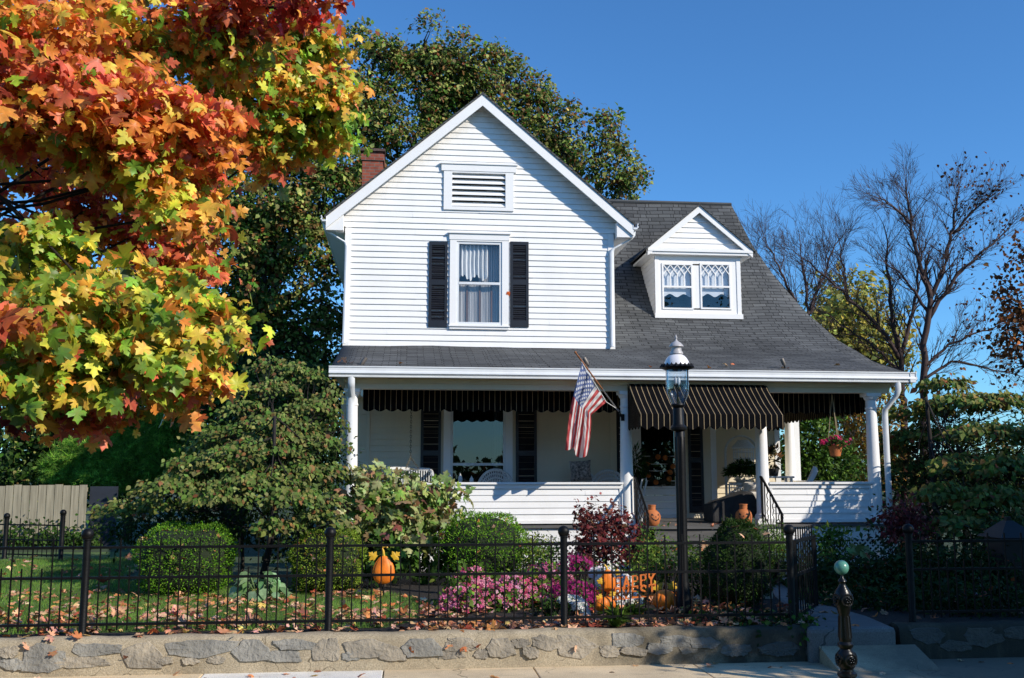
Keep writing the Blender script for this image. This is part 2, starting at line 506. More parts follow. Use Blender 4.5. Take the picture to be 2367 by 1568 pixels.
def shade_grime_end(m, x0, k, c2, top):
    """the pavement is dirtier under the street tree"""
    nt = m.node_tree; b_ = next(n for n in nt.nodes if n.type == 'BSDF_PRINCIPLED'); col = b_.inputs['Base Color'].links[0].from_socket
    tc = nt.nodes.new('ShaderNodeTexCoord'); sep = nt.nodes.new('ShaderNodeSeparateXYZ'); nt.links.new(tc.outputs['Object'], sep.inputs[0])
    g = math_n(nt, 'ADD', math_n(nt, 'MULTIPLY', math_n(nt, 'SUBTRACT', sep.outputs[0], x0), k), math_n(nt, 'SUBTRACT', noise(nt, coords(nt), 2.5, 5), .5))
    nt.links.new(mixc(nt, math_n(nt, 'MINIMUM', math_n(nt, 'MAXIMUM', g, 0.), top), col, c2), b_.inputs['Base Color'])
shade_grime_end(PAVE, 3.6, .5, (.13, .115, .09), .85)  # right end darkened: grime plus painted tree shade
PAVEL = m_concrete('pale_pavement_concrete', (.86, .82, .74))
WALK = m_concrete('grey_walk_concrete', (.20, .195, .185))
ASPH = m_concrete('road_asphalt', (.05, .05, .052))
MULCH = pm('dark_mulch', (.022, .016, .012), .95, .5, 25, .9, 45, bdist=.04)
SOILG = pm('lawn_soil', (.085, .17, .03), .95, .5, 6, .6, 60, col2=(.12, .19, .045), bdist=.03)
FARG = pm('far_ground', (.035, .055, .018), .95, .4, .5)
FENCEW = m_wood('weathered_fence_boards', (.37, .33, .24))
LEAF = m_leaf('leaves', .35)
LEAFT = m_leaf('thin_autumn_leaves', .38, .42, .35)
LEAFD = m_leaf('dry_fallen_leaves', .12, .75, .2)
LEAFW = m_leaf('waxy_leaves', .3, .5, .12)
PETAL = m_leaf('petals', .3, .6, .2)
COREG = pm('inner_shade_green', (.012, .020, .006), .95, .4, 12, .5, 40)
# ================================================================ THE HOUSE
YG, YC, YW, YR, YD = 17.0, 17.4, 19.7, 23.5, 21.1       # gutter, columns, front wall, ridge, dormer front
house = thing('clapboard_house', 'white clapboard house with steep front gable, dark shingle roof, dormer and deep front porch', 'house', (3.5, 19.7, GZ))
HX0, HX1 = atx(797, 650, YW), atx(1418, 650, YW)          # gable block
HXM = (HX0 + HX1) / 2
ZB = atz(1100, 803, YW)                                   # where the porch roof meets the wall
ZEAVE = 6.98
APEX = atz(1108, 219, YW - .25)
EHW = (atx(1461, 500, YW - .25) - atx(751, 490, YW - .25)) / 2     # half width over the eaves
SLOPE = (APEX - ZEAVE) / EHW
FLZ = 1.06


def lap(mb, Y, z0, z1, course, xr, holes=(), out=.022, side=None):
    """lapped boards on the plane Y facing -Y; xr(z) -> (left, right); holes (x0, x1, z0, z1)"""
    n = max(1, int(round((z1 - z0) / course))); h = (z1 - z0) / n
    for k in range(n):
        za, zb = z0 + k * h, z0 + (k + 1) * h
        la, ra = xr(za); lb, rb = xr(zb)
        segs = [(la, ra, lb, rb)]
        zm = (za + zb) / 2
        for hx0, hx1, hz0, hz1 in holes:
            if not (hz0 < zm < hz1): continue
            new = []
            for a, b, c, d in segs:
                if hx0 > a and hx1 < b: new += [(a, hx0, c, hx0), (hx1, b, hx1, d)]
                else: new.append((a, b, c, d))
            segs = new
        brk = []
        for a, b, c, d in segs:         # butt joints: boards come in lengths
            x = max(a, c) + random.uniform(.6, 2.6)
            while x < min(b, d) - .5:
                brk.append((a, x - .0003, c, x - .0003)); a = c = x + .0003; x += random.uniform(1.6, 3.2)
            brk.append((a, b, c, d))
        for a, b, c, d in brk:
            if b - a < .005: continue
            j = random.uniform(-.0035, .0035)
            mb.quad((a, Y - out + j, za), (b, Y - out + j, za), (d, Y - .002, zb), (c, Y - .002, zb))
            mb.quad((a, Y, za), (b, Y, za), (b, Y - out + j, za), (a, Y - out + j, za))
            mb.quad((a, Y, za), (a, Y - out + j, za), (c, Y - .002, zb), (c, Y, zb))
            mb.quad((b, Y - out + j, za), (b, Y, za), (d, Y, zb), (d, Y - .002, zb))


def frame(mb, x0, x1, z0, z1, w, y0, y1, wb=None, wt=None):
    """four mitre-less pieces round an opening x0..x1, z0..z1 (inner edge), butted"""
    wb = w if wb is None else wb; wt = w if wt is None else wt
    mb.box(x0 - w, x0, y0, y1, z0, z1); mb.box(x1, x1 + w, y0, y1, z0, z1)
    mb.box(x0 - w, x1 + w, y0, y1, z1, z1 + wt); mb.box(x0 - w, x1 + w, y0, y1, z0 - wb, z0)


def rect(x0, y0, x1, y1, Y):
    """pixel rectangle on the plane Y -> (xl, xr, zbottom, ztop)"""
    ym = (y0 + y1) / 2
    return atx(x0, ym, Y), atx(x1, ym, Y), atz((x0 + x1) / 2, y1, Y), atz((x0 + x1) / 2, y0, Y)


def sheer(name, x0, x1, z0, z1, Y, mat, parent, amp=.03, waves=9, n=90, drape=None):
    vs, fs, uv = [], [], []
    rows = 8
    for j in range(rows + 1):
        for i in range(n + 1):
            u = i / n; v = j / rows
            zb = z0
            if drape: zb = z0 + drape(u)
            y = Y + amp * math.sin(u * waves * 2 * PI + .8 * math.sin(v * 3)) + amp * .4 * math.sin(u * waves * 5.3)
            vs.append((x0 + (x1 - x0) * u, y, z1 + (zb - z1) * v)); uv.append((u, v))
    for j in range(rows):
        for i in range(n):
            a = j * (n + 1) + i
            fs.append((a, a + 1, a + n + 2, a + n + 1))
    return mesh_obj(name, vs, fs, mat, parent, True)


def room(name, x0, x1, z0, z1, y0, depth, parent, mat=DARKROOM):
    y1 = y0 + depth
    mb = MB()
    mb.quad((x0, y1, z0), (x1, y1, z0), (x1, y1, z1), (x0, y1, z1))
    mb.quad((x0, y0, z0), (x0, y1, z0), (x0, y1, z1), (x0, y0, z1)); mb.quad((x1, y1, z0), (x1, y0, z0), (x1, y0, z1), (x1, y1, z1))
    mb.quad((x0, y0, z1), (x0, y1, z1), (x1, y1, z1), (x1, y0, z1)); mb.quad((x0, y1, z0), (x0, y0, z0), (x1, y0, z0), (x1, y1, z0))
    return mb.build(name, mat, parent)


def shutter(x0, x1, z0, z1, Y):
    mb = MB(); st = .055
    zm = z0 + (z1 - z0) * .52
    mb.box(x0, x0 + st, Y - .045, Y - .012, z0, z1); mb.box(x1 - st, x1, Y - .045, Y - .012, z0, z1)
    for a, b in ((z0, z0 + .13), (zm - .05, zm + .05), (z1 - .07, z1)):
        mb.box(x0 + st, x1 - st, Y - .044, Y - .012, a, b)
    for a, b in ((z0 + .13, zm - .05), (zm + .05, z1 - .07)):
        n = int((b - a) / .042); h = (b - a) / n
        for k in range(n):
            z = a + (k + .5) * h
            mb.add([(x0 + st, Y - .042, z - h * .45), (x1 - st, Y - .042, z - h * .45), (x1 - st, Y - .016, z + h * .5), (x0 + st, Y - .016, z + h * .5)], [(0, 1, 2, 3)])
    mb.box(x0 + st, x1 - st, Y - .0135, Y - .0125, z0 + .13, z1 - .07)
    return mb.build('shutter', BLACKP, house)


# ---- upper gable wall
UW = rect(1055, 560, 1160, 753, YW)        # sash opening
VT = rect(1045, 402, 1168, 480, YW)        # louvre opening
def gable_xr(z):
    zt = ZEAVE - .14
    if z <= zt: return HX0, HX1
    k = (APEX - .10 - z) / SLOPE
    k = max(0, min(k, (HX1 - HX0) / 2 + .3))
    lim = EHW - .03
    return HXM - min(k, lim), HXM + min(k, lim)
mb = MB()
GT = APEX - .14
lap(mb, YW, ZB, ZEAVE - .14, .118, lambda z: (HX0, HX1), [UW, VT])
lap(mb, YW, ZEAVE - .14, GT, .118, gable_xr, [UW, VT])
mb.box(HX0, HX0 + .004, YW, 26.5, ZB - .8, ZEAVE)          # side walls run back under the roof
mb.box(HX1 - .004, HX1, YW, 26.5, ZB - .8, ZEAVE)
mb.build('gable_wall', m_gable(HXM, SLOPE, APEX), house)
mb = MB()
mb.box(HX0 - .012, HX0 + .11, YW - .03, YW + .05, ZB - .02, ZEAVE - .16)
mb.box(HX1 - .11, HX1 + .012, YW - .03, YW + .05, ZB - .02, ZEAVE - .16)
mb.each('corner_board', TRIM, house)

# louvre in the gable
v = part('gable_vent', house)
mb = MB(); x0, x1, z0, z1 = VT
frame(mb, x0, x1, z0, z1, .17, YW - .05, YW + .03, .07, .03)
mb.box(x0 - .22, x1 + .22, YW - .062, YW + .02, z1 + .032, z1 + .17)
mb.box(x0 - .25, x1 + .25, YW - .085, YW + .02, z1 + .172, z1 + .20)
mb.build('vent_frame', TRIM, v)
mb = MB(); n = 6
for k in range(n):
    z = z0 + (z1 - z0) * (k + .1) / n; h = (z1 - z0) / n
    mb.add([(x0, YW - .035, z), (x1, YW - .035, z), (x1, YW + .05, z + h * .78), (x0, YW + .05, z + h * .78),
            (x0, YW - .035, z + .018), (x1, YW - .035, z + .018), (x1, YW + .05, z + h * .78 + .018), (x0, YW + .05, z + h * .78 + .018)],
           [(0, 1, 5, 4), (4, 5, 6, 7), (3, 2, 1, 0)])
mb.build('louvers', TRIM, v)
room('vent_box', x0, x1, z0, z1, YW + .04, .5, v, DARKV)


def sash_window(w, Y, parent, rail=.5, sash=.05, glass=GLASS, name='window', head=True):
    p = part(name, parent)
    x0, x1, z0, z1 = w
    mb = MB()
    frame(mb, x0, x1, z0, z1, .135, Y - .05, Y + .06, .08, .03)
    if head:
        mb.box(x0 - .15, x1 + .15, Y - .06, Y + .03, z1 + .032, z1 + .155)
        mb.box(x0 - .175, x1 + .175, Y - .09, Y + .03, z1 + .157, z1 + .185)
    mb.box(x0 - .15, x1 + .15, Y - .075, Y + .03, z0 - .03, z0 - .002) if head else None
    mb.build('window_frame', TRIM, p)
    mb = MB(); zr = z0 + (z1 - z0) * rail
    s = sash
    mb.box(x0, x0 + s, Y - .03, Y + .03, z0, z1); mb.box(x1 - s, x1, Y - .03, Y + .03, z0, z1)
    mb.box(x0 + s, x1 - s, Y - .03, Y + .03, z1 - s, z1); mb.box(x0 + s, x1 - s, Y - .03, Y + .03, z0, z0 + s * 1.3)
    mb.box(x0 + s, x1 - s, Y - .035, Y + .03, zr - .025, zr + .025)
    mb.build('sash', GUTTER, p)
    mb = MB()
    mb.quad((x0 + s, Y - .01, z0 + s), (x1 - s, Y - .01, z0 + s), (x1 - s, Y - .01, zr - .025), (x0 + s, Y - .01, zr - .025))
    mb.quad((x0 + s, Y + .002, zr + .025), (x1 - s, Y + .002, zr + .025), (x1 - s, Y + .002, z1 - s), (x0 + s, Y + .002, z1 - s))
    mb.build('pane', glass, p)
    return p


p = sash_window(UW, YW, house)
x0, x1, z0, z1 = UW; zr = (z0 + z1) / 2
room('room_behind', x0, x1, z0, z1, YW + .06, 1.2, p)
xm = x0 + (x1 - x0) * .45
sheer('lace_valance', x0 + .05, x0 + (x1 - x0) * .70, zr + .03, z1 - .05, YW + .10, LACE, p, .028, 7, 110, lambda u: .03 + .10 * abs(math.sin(u * PI * 2.2 + .5)) ** 2 + .05 * math.sin(u * 23) ** 2)
sheer('lace_valance', x0 + (x1 - x0) * .5, x1 - .04, zr + .03, z1 - .05, YW + .17, CURT2, p, .02, 9, 90, lambda u: .06 * math.sin(u * 9))
sheer('bead_curtain', x0 + .05, x1 - .05, z0 + .04, zr + .0, YW + .11, CURT2, p, .012, 26, 160)
mb = MB()
for f in (.24, .52, .78):
    xx = x0 + (x1 - x0) * f; mb.box(xx - .016, xx + .016, YW + .08, YW + .09, z0 + .05, zr - .02)
mb.each('curtain_cord', pm('brown_cord', (.16, .085, .05), .9), p)
for a, b in ((991, 1034), (1179, 1221.5)):
    r = rect(a, 560, b, 757, YW)
    shutter(r[0], r[1], r[2], r[3], YW)

# ---- gable roof: two pitched slabs, fascia, soffit
def pitched(mb, s0, s1, zoff0, zoff1, y0, y1, uv=False):
    """strips following both slopes between horizontal half-widths s0..s1, with vertical offsets below the roof line"""
    for sg in (-1, 1):
        pts = []
        for y in (y0, y1):
            for s, zo in ((s0, zoff0), (s1, zoff0), (s1, zoff1), (s0, zoff1)):
                pts.append((HXM + sg * s, y, APEX - s * SLOPE + zo))
        L = math.hypot(1, SLOPE)
        uvs = [(p[1], (p[2] - 3) / SLOPE * L) for p in pts] if uv else None
        mb.add(pts, [(0, 1, 2, 3), (7, 6, 5, 4), (0, 4, 5, 1), (1, 5, 6, 2), (2, 6, 7, 3), (3, 7, 4, 0)], uvs)
YE = YW - .27
roof = part('roof', house)
mb = MB(); pitched(mb, 0, EHW + .03, .0, .045, YE - .02, 26.6, True); mb.build('gable_shingles', SHING, roof)
mb = MB(); pitched(mb, 0, EHW, -.235, -.003, YE, YE + .035); mb.build('rake_fascia', TRIM, roof)
mb = MB(); pitched(mb, 0, EHW, -.12, -.004, YE + .037, 26.5); mb.build('soffit', WHITE, roof)
mb = MB()
for sg in (-1, 1):                                          # boxed eave returns
    xe = HXM + sg * EHW
    xa, xb = (xe, HX0) if sg < 0 else (HX1, xe)
    mb.prism([(xe, ZEAVE - .26), (xe - sg * .34, ZEAVE - .26 - .0), (xe - sg * .34, ZEAVE + .05), (xe, ZEAVE - .05)][::(-1 if sg > 0 else 1)], YE + .04, 26.4)
mb.each('eave_box', TRIM, roof)


def gutter_run(name, p0, p1, w, h, mat, parent):
    """moulded gutter section swept along X or Y (p0, p1: outer lip line, top)"""
    p0, p1 = Vector(p0), Vector(p1); d = (p1 - p0).normalized(); n = Vector((0, 0, 1)).cross(d)  # n points to the wall side
    prof = [(0, 0), (0, -.020), (.012, -.026), (.012, -h * .42), (.0, -h * .50), (-.006, -h * .66), (.022, -h * .80), (.030, -h * .88), (.018, -h * .92), (.022, -h), (w, -h), (w, .0), (w - .01, 0), (w - .01, -h * .7), (.03, -h * .7), (.02, 0)]
    vs = []
    for p in (p0, p1):
        for a, z in prof: vs.append(p + n * a + Vector((0, 0, z)))
    m = len(prof)
    fs = [(i, (i + 1) % m, (i + 1) % m + m, i + m) for i in range(m)] + [tuple(range(m))[::-1], tuple(range(m, 2 * m))]
    return MB().add(vs, fs).build(name, mat, parent)

for sg in (-1, 1):
    xe = HXM + sg * (EHW + .10)
    if sg < 0: gutter_run('gutter', (xe, 26.4, ZEAVE + .02), (xe, YE - .01, ZEAVE + .02), .11, .12, GUTTER, house)
    else: gutter_run('gutter', (xe, YE - .01, ZEAVE + .02), (xe, 26.4, ZEAVE + .02), .11, .12, GUTTER, house)


def downspout(pts, parent=house, w=.075, d=.055):
    mb = MB()
    pts = [Vector(p) for p in pts]
    vs = []; fs = []
    for i, p in enumerate(pts):
        for k in range(8):
            t = 2 * PI * (k + .5) / 8
            r = 1 / max(abs(math.cos(t)), abs(math.sin(t)))
            r = min(r, 1.15)
            vs.append((p.x + w / 2 * r * math.cos(t), p.y + d / 2 * r * math.sin(t), p.z))
    for i in range(len(pts) - 1):
        for k in range(8):
            k2 = (k + 1) % 8
            fs.append((i * 8 + k, (i + 1) * 8 + k, (i + 1) * 8 + k2, i * 8 + k2))
    fs.append(tuple(range(8))); fs.append(tuple(range(len(vs) - 8, len(vs)))[::-1])
    mb.add(vs, fs)
    return mb.build('downspout', GUTTER, parent, True)

xg = HXM - EHW - .04
downspout([(xg, YW - .10, ZEAVE - .09), (xg + .01, YW - .10, ZEAVE - .19), (xg + .06, YW - .09, ZEAVE - .26), (HX0 + .0, YW - .075, ZEAVE - .47), (HX0 + .03, YW - .07, ZEAVE - .55), (HX0 + .02, YW - .07, ZB + .12), (HX0 + .02, YW - .13, ZB + .03)])
xg = HXM + EHW + .04
downspout([(xg, YW - .10, ZEAVE - .09), (xg - .01, YW - .10, ZEAVE - .19), (xg - .06, YW - .09, ZEAVE - .26), (HX1 - .01, YW - .075, ZEAVE - .47), (HX1 - .05, YW - .07, ZEAVE - .55), (HX1 - .05, YW - .07, ZB + .12), (HX1 - .05, YW - .13, ZB + .03)])

# ---- chimney
x0 = atx(839, 380, 23.0); x1 = atx(886, 380, 23.0); zt = atz(860, 344, 22.68)
c = part('chimney', house)
mb = MB(); mb.box(x0, x1, 22.7, 23.25, 7.0, zt - .28); mb.box(x0 - .03, x1 + .03, 22.67, 23.28, zt - .28, zt - .13); mb.box(x0 + .005, x1 - .005, 22.705, 23.245, zt - .13, zt - .06)
mb.build('brick_stack', BRICK, c)
MB().box(x0 - .05, x1 + .05, 22.65, 23.30, zt - .06, zt).build('stack_cap', pm('sooty_brick', (.10, .06, .05), .9, .4, 14, .5, 60), c)

# ---- main roof with bell-cast eaves: profile (Y, z)
ZEV = atz(1400, 853, YG)
PROF = [(YG, ZEV), (17.9, ZEV + .22), (18.8, ZEV + .46), (19.7, ZB + .01), (20.2, ZB + .24), (20.7, ZB + .56), (21.2, ZB + .97), (21.7, ZB + 1.48), (22.3, ZB + 2.18), (22.9, ZB + 3.0), (YR, atz(1690, 474, YR))]
EDGE = [(857, 2088), (835, 2020), (790, 1940), (720, 1860), (640, 1790), (570, 1740), (474, 1690)]


def edge_x(y):
    for (ya, xa), (yb, xb) in zip(EDGE, EDGE[1:]):
        if yb <= y <= ya: return xa + (xb - xa) * (ya - y) / (ya - yb)
    return EDGE[0][1] if y > EDGE[0][0] else EDGE[-1][1]


def hip_x(Y, z):
    """solve for the X whose picture lies on the surveyed hip line"""
    X = 7.5
    for _ in range(30):
        q = np.array([X, Y, z]) - EYE
        px = 1183.5 + FPX * q @ RT / (q @ FW); py = 784 - FPX * q @ UP / (q @ FW)
        X += (edge_x(py) - px) * (q @ FW) / FPX * .8
    return X
fine = []
for (ya, za), (yb, zb) in zip(PROF, PROF[1:]):
    for k in range(4): fine.append((ya + (yb - ya) * k / 4, za + (zb - za) * k / 4))
fine.append(PROF[-1])
# smooth the polyline
fz = np.array([f[1] for f in fine])
for _ in range(3): fz[1:-1] = .25 * fz[:-2] + .5 * fz[1:-1] + .25 * fz[2:]
fine = [(fine[i][0], float(fz[i])) for i in range(len(fine))]
HIP = [hip_x(y, z) for y, z in fine]
HIP[0] = max(HIP[0], HIP[1])
PX0 = atx(763, 857, YG) + .02           # left end of the porch roof
PXR = HIP[0]
arc = [0]
for a, b in zip(fine, fine[1:]): arc.append(arc[-1] + math.hypot(b[0] - a[0], b[1] - a[1]))
vs, fs, uv = [], [], []
NX = 24
for i, (y, z) in enumerate(fine):
    xl = PX0 if y <= YW + .001 else HX1 - .05
    for k in range(NX + 1):
        t = k / NX; x = xl + (HIP[i] - xl) * t
        sag = .012 * math.sin(x * 1.3 + y) + .006 * math.sin(x * 4.1)
        vs.append((x, y, z + sag * (0 if i == 0 else 1))); uv.append((x, arc[i]))
for i in range(len(fine) - 1):
    if fine[i][0] < YW - .001 <= fine[i + 1][0] or True:
        for k in range(NX):
            a = i * (NX + 1) + k
            if fine[i][0] <= YW - .001 and fine[i + 1][0] > YW + .001: pass
            fs.append((a, a + 1, a + NX + 2, a + NX + 1))
o = mesh_obj('main_shingles', vs, fs, SHING, roof, True, uv)
so = o.modifiers.new('Solid', 'SOLIDIFY'); so.thickness = .03; so.offset = -1
# right-hand slope behind the hip, falling to the side porch
vs, fs, uv = [], [], []
for i, (y, z) in enumerate(fine):
    for k, yy in enumerate((y, 29.5)):
        vs.append((HIP[i], yy, z - .004)); uv.append((yy, arc[i]))
for i in range(len(fine) - 1): fs.append((2 * i, 2 * i + 1, 2 * i + 3, 2 * i + 2))
mesh_obj('side_shingles', vs, fs, SHING, roof, True, uv)
# back slope closes the ridge
mesh_obj('back_shingles', [(HX1, YR, fine[-1][1]), (HIP[-1], YR, fine[-1][1]), (HIP[-1], 29.5, 4.2), (HX1, 29.5, 4.2)], [(0, 1, 2, 3)], SHING, roof, False, [(0, 0), (3, 0), (3, 6), (0, 6)])
# ridge cap
mb = MB(); mb.tube([(HX1 - .1, YR, fine[-1][1] + .005), (HIP[-1], YR, fine[-1][1] + .005)], .05, 6); mb.build('ridge_cap', SHING, roof)

# ---- porch eaves: gutter, soffit, frieze beam
gutter_run('gutter', (PX0 - .04, YG - .03, ZEV + .0), (PXR + .1, YG - .03, ZEV), .13, .185, GUTTER, house)
gutter_run('gutter', (PXR + .13, YG - .03, ZEV), (PXR + .13, 29, ZEV), .13, .185, GUTTER, house)
mb = MB(); mb.box(PX0 + .03, PXR + .0, YG + .10, YW, ZEV - .17, ZEV - .15); mb.box(YW and 4.4, PXR, YW, 29, ZEV - .17, ZEV - .15)
mb.build('porch_ceiling', CREAM, house)
ZBM = 3.40
COLX = [-.95, 3.86, 6.33, 8.42]
mb = MB(); mb.box(PX0 + .22, PXR - .25, YC - .10, YC + .10, ZBM, ZEV - .172); mb.box(PX0 + .20, PXR - .23, YC - .13, YC - .102, ZEV - .26, ZEV - .174)
mb.box(PXR - .45, PXR - .25, YC + .102, 27, ZBM, ZEV - .172)
mb.box(PX0 + .22, PX0 + .42, YC + .102, YW - .02, ZBM, ZEV - .172)
mb.build('porch_beam', CREAM, house)


def column(x, y, name='porch_column', r0=.118, r1=.095):
    z0, z1 = FLZ, ZBM
    H = z1 - z0
    mb = MB()
    prof = [(r0 * 1.30, .10), (r0 * 1.32, .13), (r0 * 1.22, .165), (r0 * 1.05, .18), (r0, .21)]
    for k in range(9):
        t = k / 8; prof.append((r0 + (r1 - r0) * (t ** 1.6), .22 + (H - .22 - .30) * t))
    prof += [(r1 * 1.12, H - .285), (r1 * 1.12, H - .26), (r1, H - .25), (r1, H - .13), (r1 * 1.15, H - .12), (r1 * 1.38, H - .075), (r1 * 1.40, H - .06)]
    mb.lathe(prof, (x, y, z0), 28)
    mb.box(x - r0 * 1.38, x + r0 * 1.38, y - r0 * 1.38, y + r0 * 1.38, z0 + .001, z0 + .10)
    mb.box(x - r1 * 1.45, x + r1 * 1.45, y - r1 * 1.45, y + r1 * 1.45, z1 - .06, z1 - .002)
    return mb.build(name, TRIM, house, True, auto=35)

for x in COLX[1:]: column(x, YC)
column(COLX[0], YC)
column(atx(1824, 1000, 22.0), 22.0)
XK = atx(1836, 1000, 22.3)
mb = MB(); mb.box(XK - .06, XK + .10, 22.25, 22.4, FLZ, ZBM); mb.build('pilaster', TRIM, house)
# porch downspouts
x = COLX[0] + .0
downspout([(x, YG + .03, ZEV - .17), (x, YG + .03, ZEV - .28), (x, YG + .06, ZEV - .36), (x, YC - .17, ZEV - .52), (x - .005, YC - .17, ZEV - .62), (x - .01, YC - .17, 1.1), (x - .01, YC - .17, .4)], w=.115, d=.08)
x = PXR - .33
downspout([(x + .12, YG + .03, ZEV - .17), (x + .12, YG + .03, ZEV - .32), (x + .10, YG + .07, ZEV - .42), (x - .02, YC - .12, ZEV - .66), (x - .02, YC - .1, ZEV - .76), (x - .02, YC - .1, 1.2), (x - .02, YC - .1, .45)], w=.1, d=.08)

# ---- porch floor, skirt, lattice
mb = MB()
XF0, XF1 = PX0 + .12, PXR - .12
nb = 0
y = YC - .22
fl = MB()
while y < 24.0:
    xb0 = XF0 if y < YW else HX1
    fl.box(xb0, XF1, y, y + .088, FLZ - .04, FLZ + random.uniform(-.002, .002)); y += .092
fl.build('porch_floor', FLOORW, house)
mb = MB(); mb.box(XF0 + .04, COLX[1] + .12, YC - .17, YC - .14, FLZ - .27, FLZ - .045); mb.box(COLX[2] - .12, XF1 - .04, YC - .17, YC - .14, FLZ - .27, FLZ - .045)
mb.each('skirt_board', TRIM, house)
for xa, xb in ((XF0 + .05, COLX[1] + .1), (COLX[2] - .1, XF1 - .05)):
    mb = MB(); zz0, zz1 = GZ - .05, FLZ - .275
    x = xa - .4
    while x < xb:
        for sgn in (1, -1):
            h = zz1 - zz0
            p0 = (x, zz0) if sgn > 0 else (x + h, zz0); p1 = (x + h, zz1) if sgn > 0 else (x, zz1)
            yy = YC - .14 + (.006 if sgn > 0 else 0)
            if xa <= min(p0[0], p1[0]) and max(p0[0], p1[0]) <= xb:
                mb.bar((p0[0], yy, p0[1]), (p1[0], yy, p1[1]), .03, .005, (0, 1, 0))
        x += .095
    mb.build('lattice', TRIM, house)
mb = MB(); mb.box(XF0 + .1, XF1 - .1, YC - .05, YC - .02, GZ - .1, FLZ - .05); mb.build('under_porch_shade', DARKV, house)  # dark sheet standing in for the shade under the porch


def half_wall(xa, xb, Y, name='porch_half_wall'):
    p = part(name, house)
    z0, z1 = atz(1300, 1206, YC), atz(1300, 1115, YC)
    mb = MB()
    lap(mb, Y - .05, z0 + .02, z1 - .11, .118, lambda z: (xa + .06, xb - .06), out=.018)
    mb.box(xa + .06, xb - .06, Y - .048, Y + .05, z0 + .02, z1 - .11)
    mb.build('boarding', WHITE, p)
    mb = MB(); mb.box(xa, xb, Y - .115, Y + .10, z1 - .035, z1); mb.box(xa, xb, Y - .08, Y + .06, z1 - .11, z1 - .037)
    mb.box(xa, xa + .058, Y - .075, Y + .06, z0 + .02, z1 - .112); mb.box(xb - .058, xb, Y - .075, Y + .06, z0 + .02, z1 - .112)
    mb.box(xa, xb, Y - .08, Y + .06, z0 - .03, z0 + .018)
    mb.build('cap_rail', TRIM, p)
    return p
half_wall(COLX[0] + .10, COLX[1] - .09, YC)
half_wall(COLX[2] + .09, COLX[3] - .09, YC)
p = part('porch_half_wall', house); z0, z1 = 1.14, 1.80
MB().box(COLX[3] - .05, COLX[3] + .05, YC + .1, 21.9, z0, z1 - .05).build('boarding', WHITE, p)
MB().box(COLX[3] - .1, COLX[3] + .1, YC + .1, 21.9, z1 - .048, z1).build('cap_rail', TRIM, p)

# ---- lower front wall of the gable block, its window and shutters
PW = rect(1041, 912, 1168.6, 1150, YW)
PW = (PW[0], PW[1], FLZ + .30, 3.28)
mb = MB(); lap(mb, YW, FLZ, 3.45, .118, lambda z: (HX0, HX1), [PW]); mb.build('porch_wall', CREAM, house)
mb = MB()
mb.box(HX0 - .012, HX0 + .11, YW - .03, YW + .05, FLZ, 3.46); mb.box(HX1 - .11, HX1 + .012, YW - .03, YW + .05, FLZ, 3.46)
xq = atx(851, 1000, YW); mb.box(xq - .03, xq + .03, YW - .03, YW + .0, FLZ, 3.45)
mb.each('corner_board', CREAM, house)
p = sash_window(PW, YW, house, rail=.40, glass=GLASSP)
room('room_behind', PW[0], PW[1], PW[2], PW[3], YW + .06, 2.0, p, DARKV)
sheer('curtain', PW[1] - .22, PW[1] - .05, PW[2] + .1, PW[3] - .1, YW + .25, CURT2, p, .03, 3, 40)
for a, b in ((972, 1019), (1192, 1240.5)):
    r = rect(a, 1000, b, 1100, YW); shutter(r[0], r[1], FLZ + .2, 3.35, YW)
# house number on the wall beside the post
def strokes(mb, lines, ox, oz, w, h, Y, t, d):
    for ln in lines:
        for a, b in zip(ln, ln[1:]):
            p0 = Vector((ox + a[0] * w, Y, oz + a[1] * h)); p1 = Vector((ox + b[0] * w, Y, oz + b[1] * h))
            e = (p1 - p0).normalized() * t * .35
            mb.bar(p0 - e, p1 + e, t, d, (0, 1, 0))
DIG = {'3': [[(0, .9), (.3, 1), (.8, .9), (.8, .62), (.4, .52), (.85, .4), (.85, .1), (.4, 0), (0, .1)]], '4': [[(.65, 0), (.65, 1), (0, .3), (1, .3)]]}
num = part('house_number', house)
for k, ch in enumerate('334'):
    q = at(803 + k * 3.6, 894, YW)
    mb = MB(); strokes(mb, DIG[ch], q[0], q[2], .022, .045, YW - .022, .008, .006); mb.build('numeral', IRON, num)

# ---- door wall and the set-back wall to its right
YO, YB = 19.95, 20.6
XD1 = atx(1655, 1100, YO)
DR = (atx(1474, 1100, YO), atx(1568, 1100, YO), FLZ + .06, 3.25)
mb = MB(); lap(mb, YO, FLZ, 3.45, .118, lambda z: (HX1, XD1), [DR]); mb.box(XD1 - .004, XD1, YO, YB, FLZ, 3.45)
XM1 = atx(1803, 1100, YB)
lap(mb, YB, FLZ, 3.45, .122, lambda z: (XD1 - .05, XM1)); mb.box(XM1 - .004, XM1, YB, 27, FLZ, 3.45)
mb.build('porch_wall', CREAM, house)
mb = MB(); mb.box(XD1 - .10, XD1 + .012, YO - .03, YO + .03, FLZ, 3.45); mb.box(XM1 - .10, XM1 + .012, YB - .03, YB + .03, FLZ, 3.45)
mb.each('corner_board', TRIM, house)
r = rect(1590, 1000, 1624, 1100, YO); shutter(r[0], r[1], FLZ + .1, 3.2, YO)
r = rect(1424, 1000, 1442, 1100, YO); shutter(r[0], r[1], FLZ + .1, 3.2, YO)
d = part('front_door', house)
mb = MB(); frame(mb, DR[0], DR[1], DR[2], DR[3], .11, YO - .04, YO + .04, .0001, .11); mb.box(DR[0] - .11, DR[1] + .11, YO - .10, YO + .03, FLZ + .004, FLZ + .058)
mb.build('door_frame', TRIM, d)
zg = atz(1520, 1124, YO)
mb = MB(); x0, x1 = DR[0] + .003, DR[1] - .003
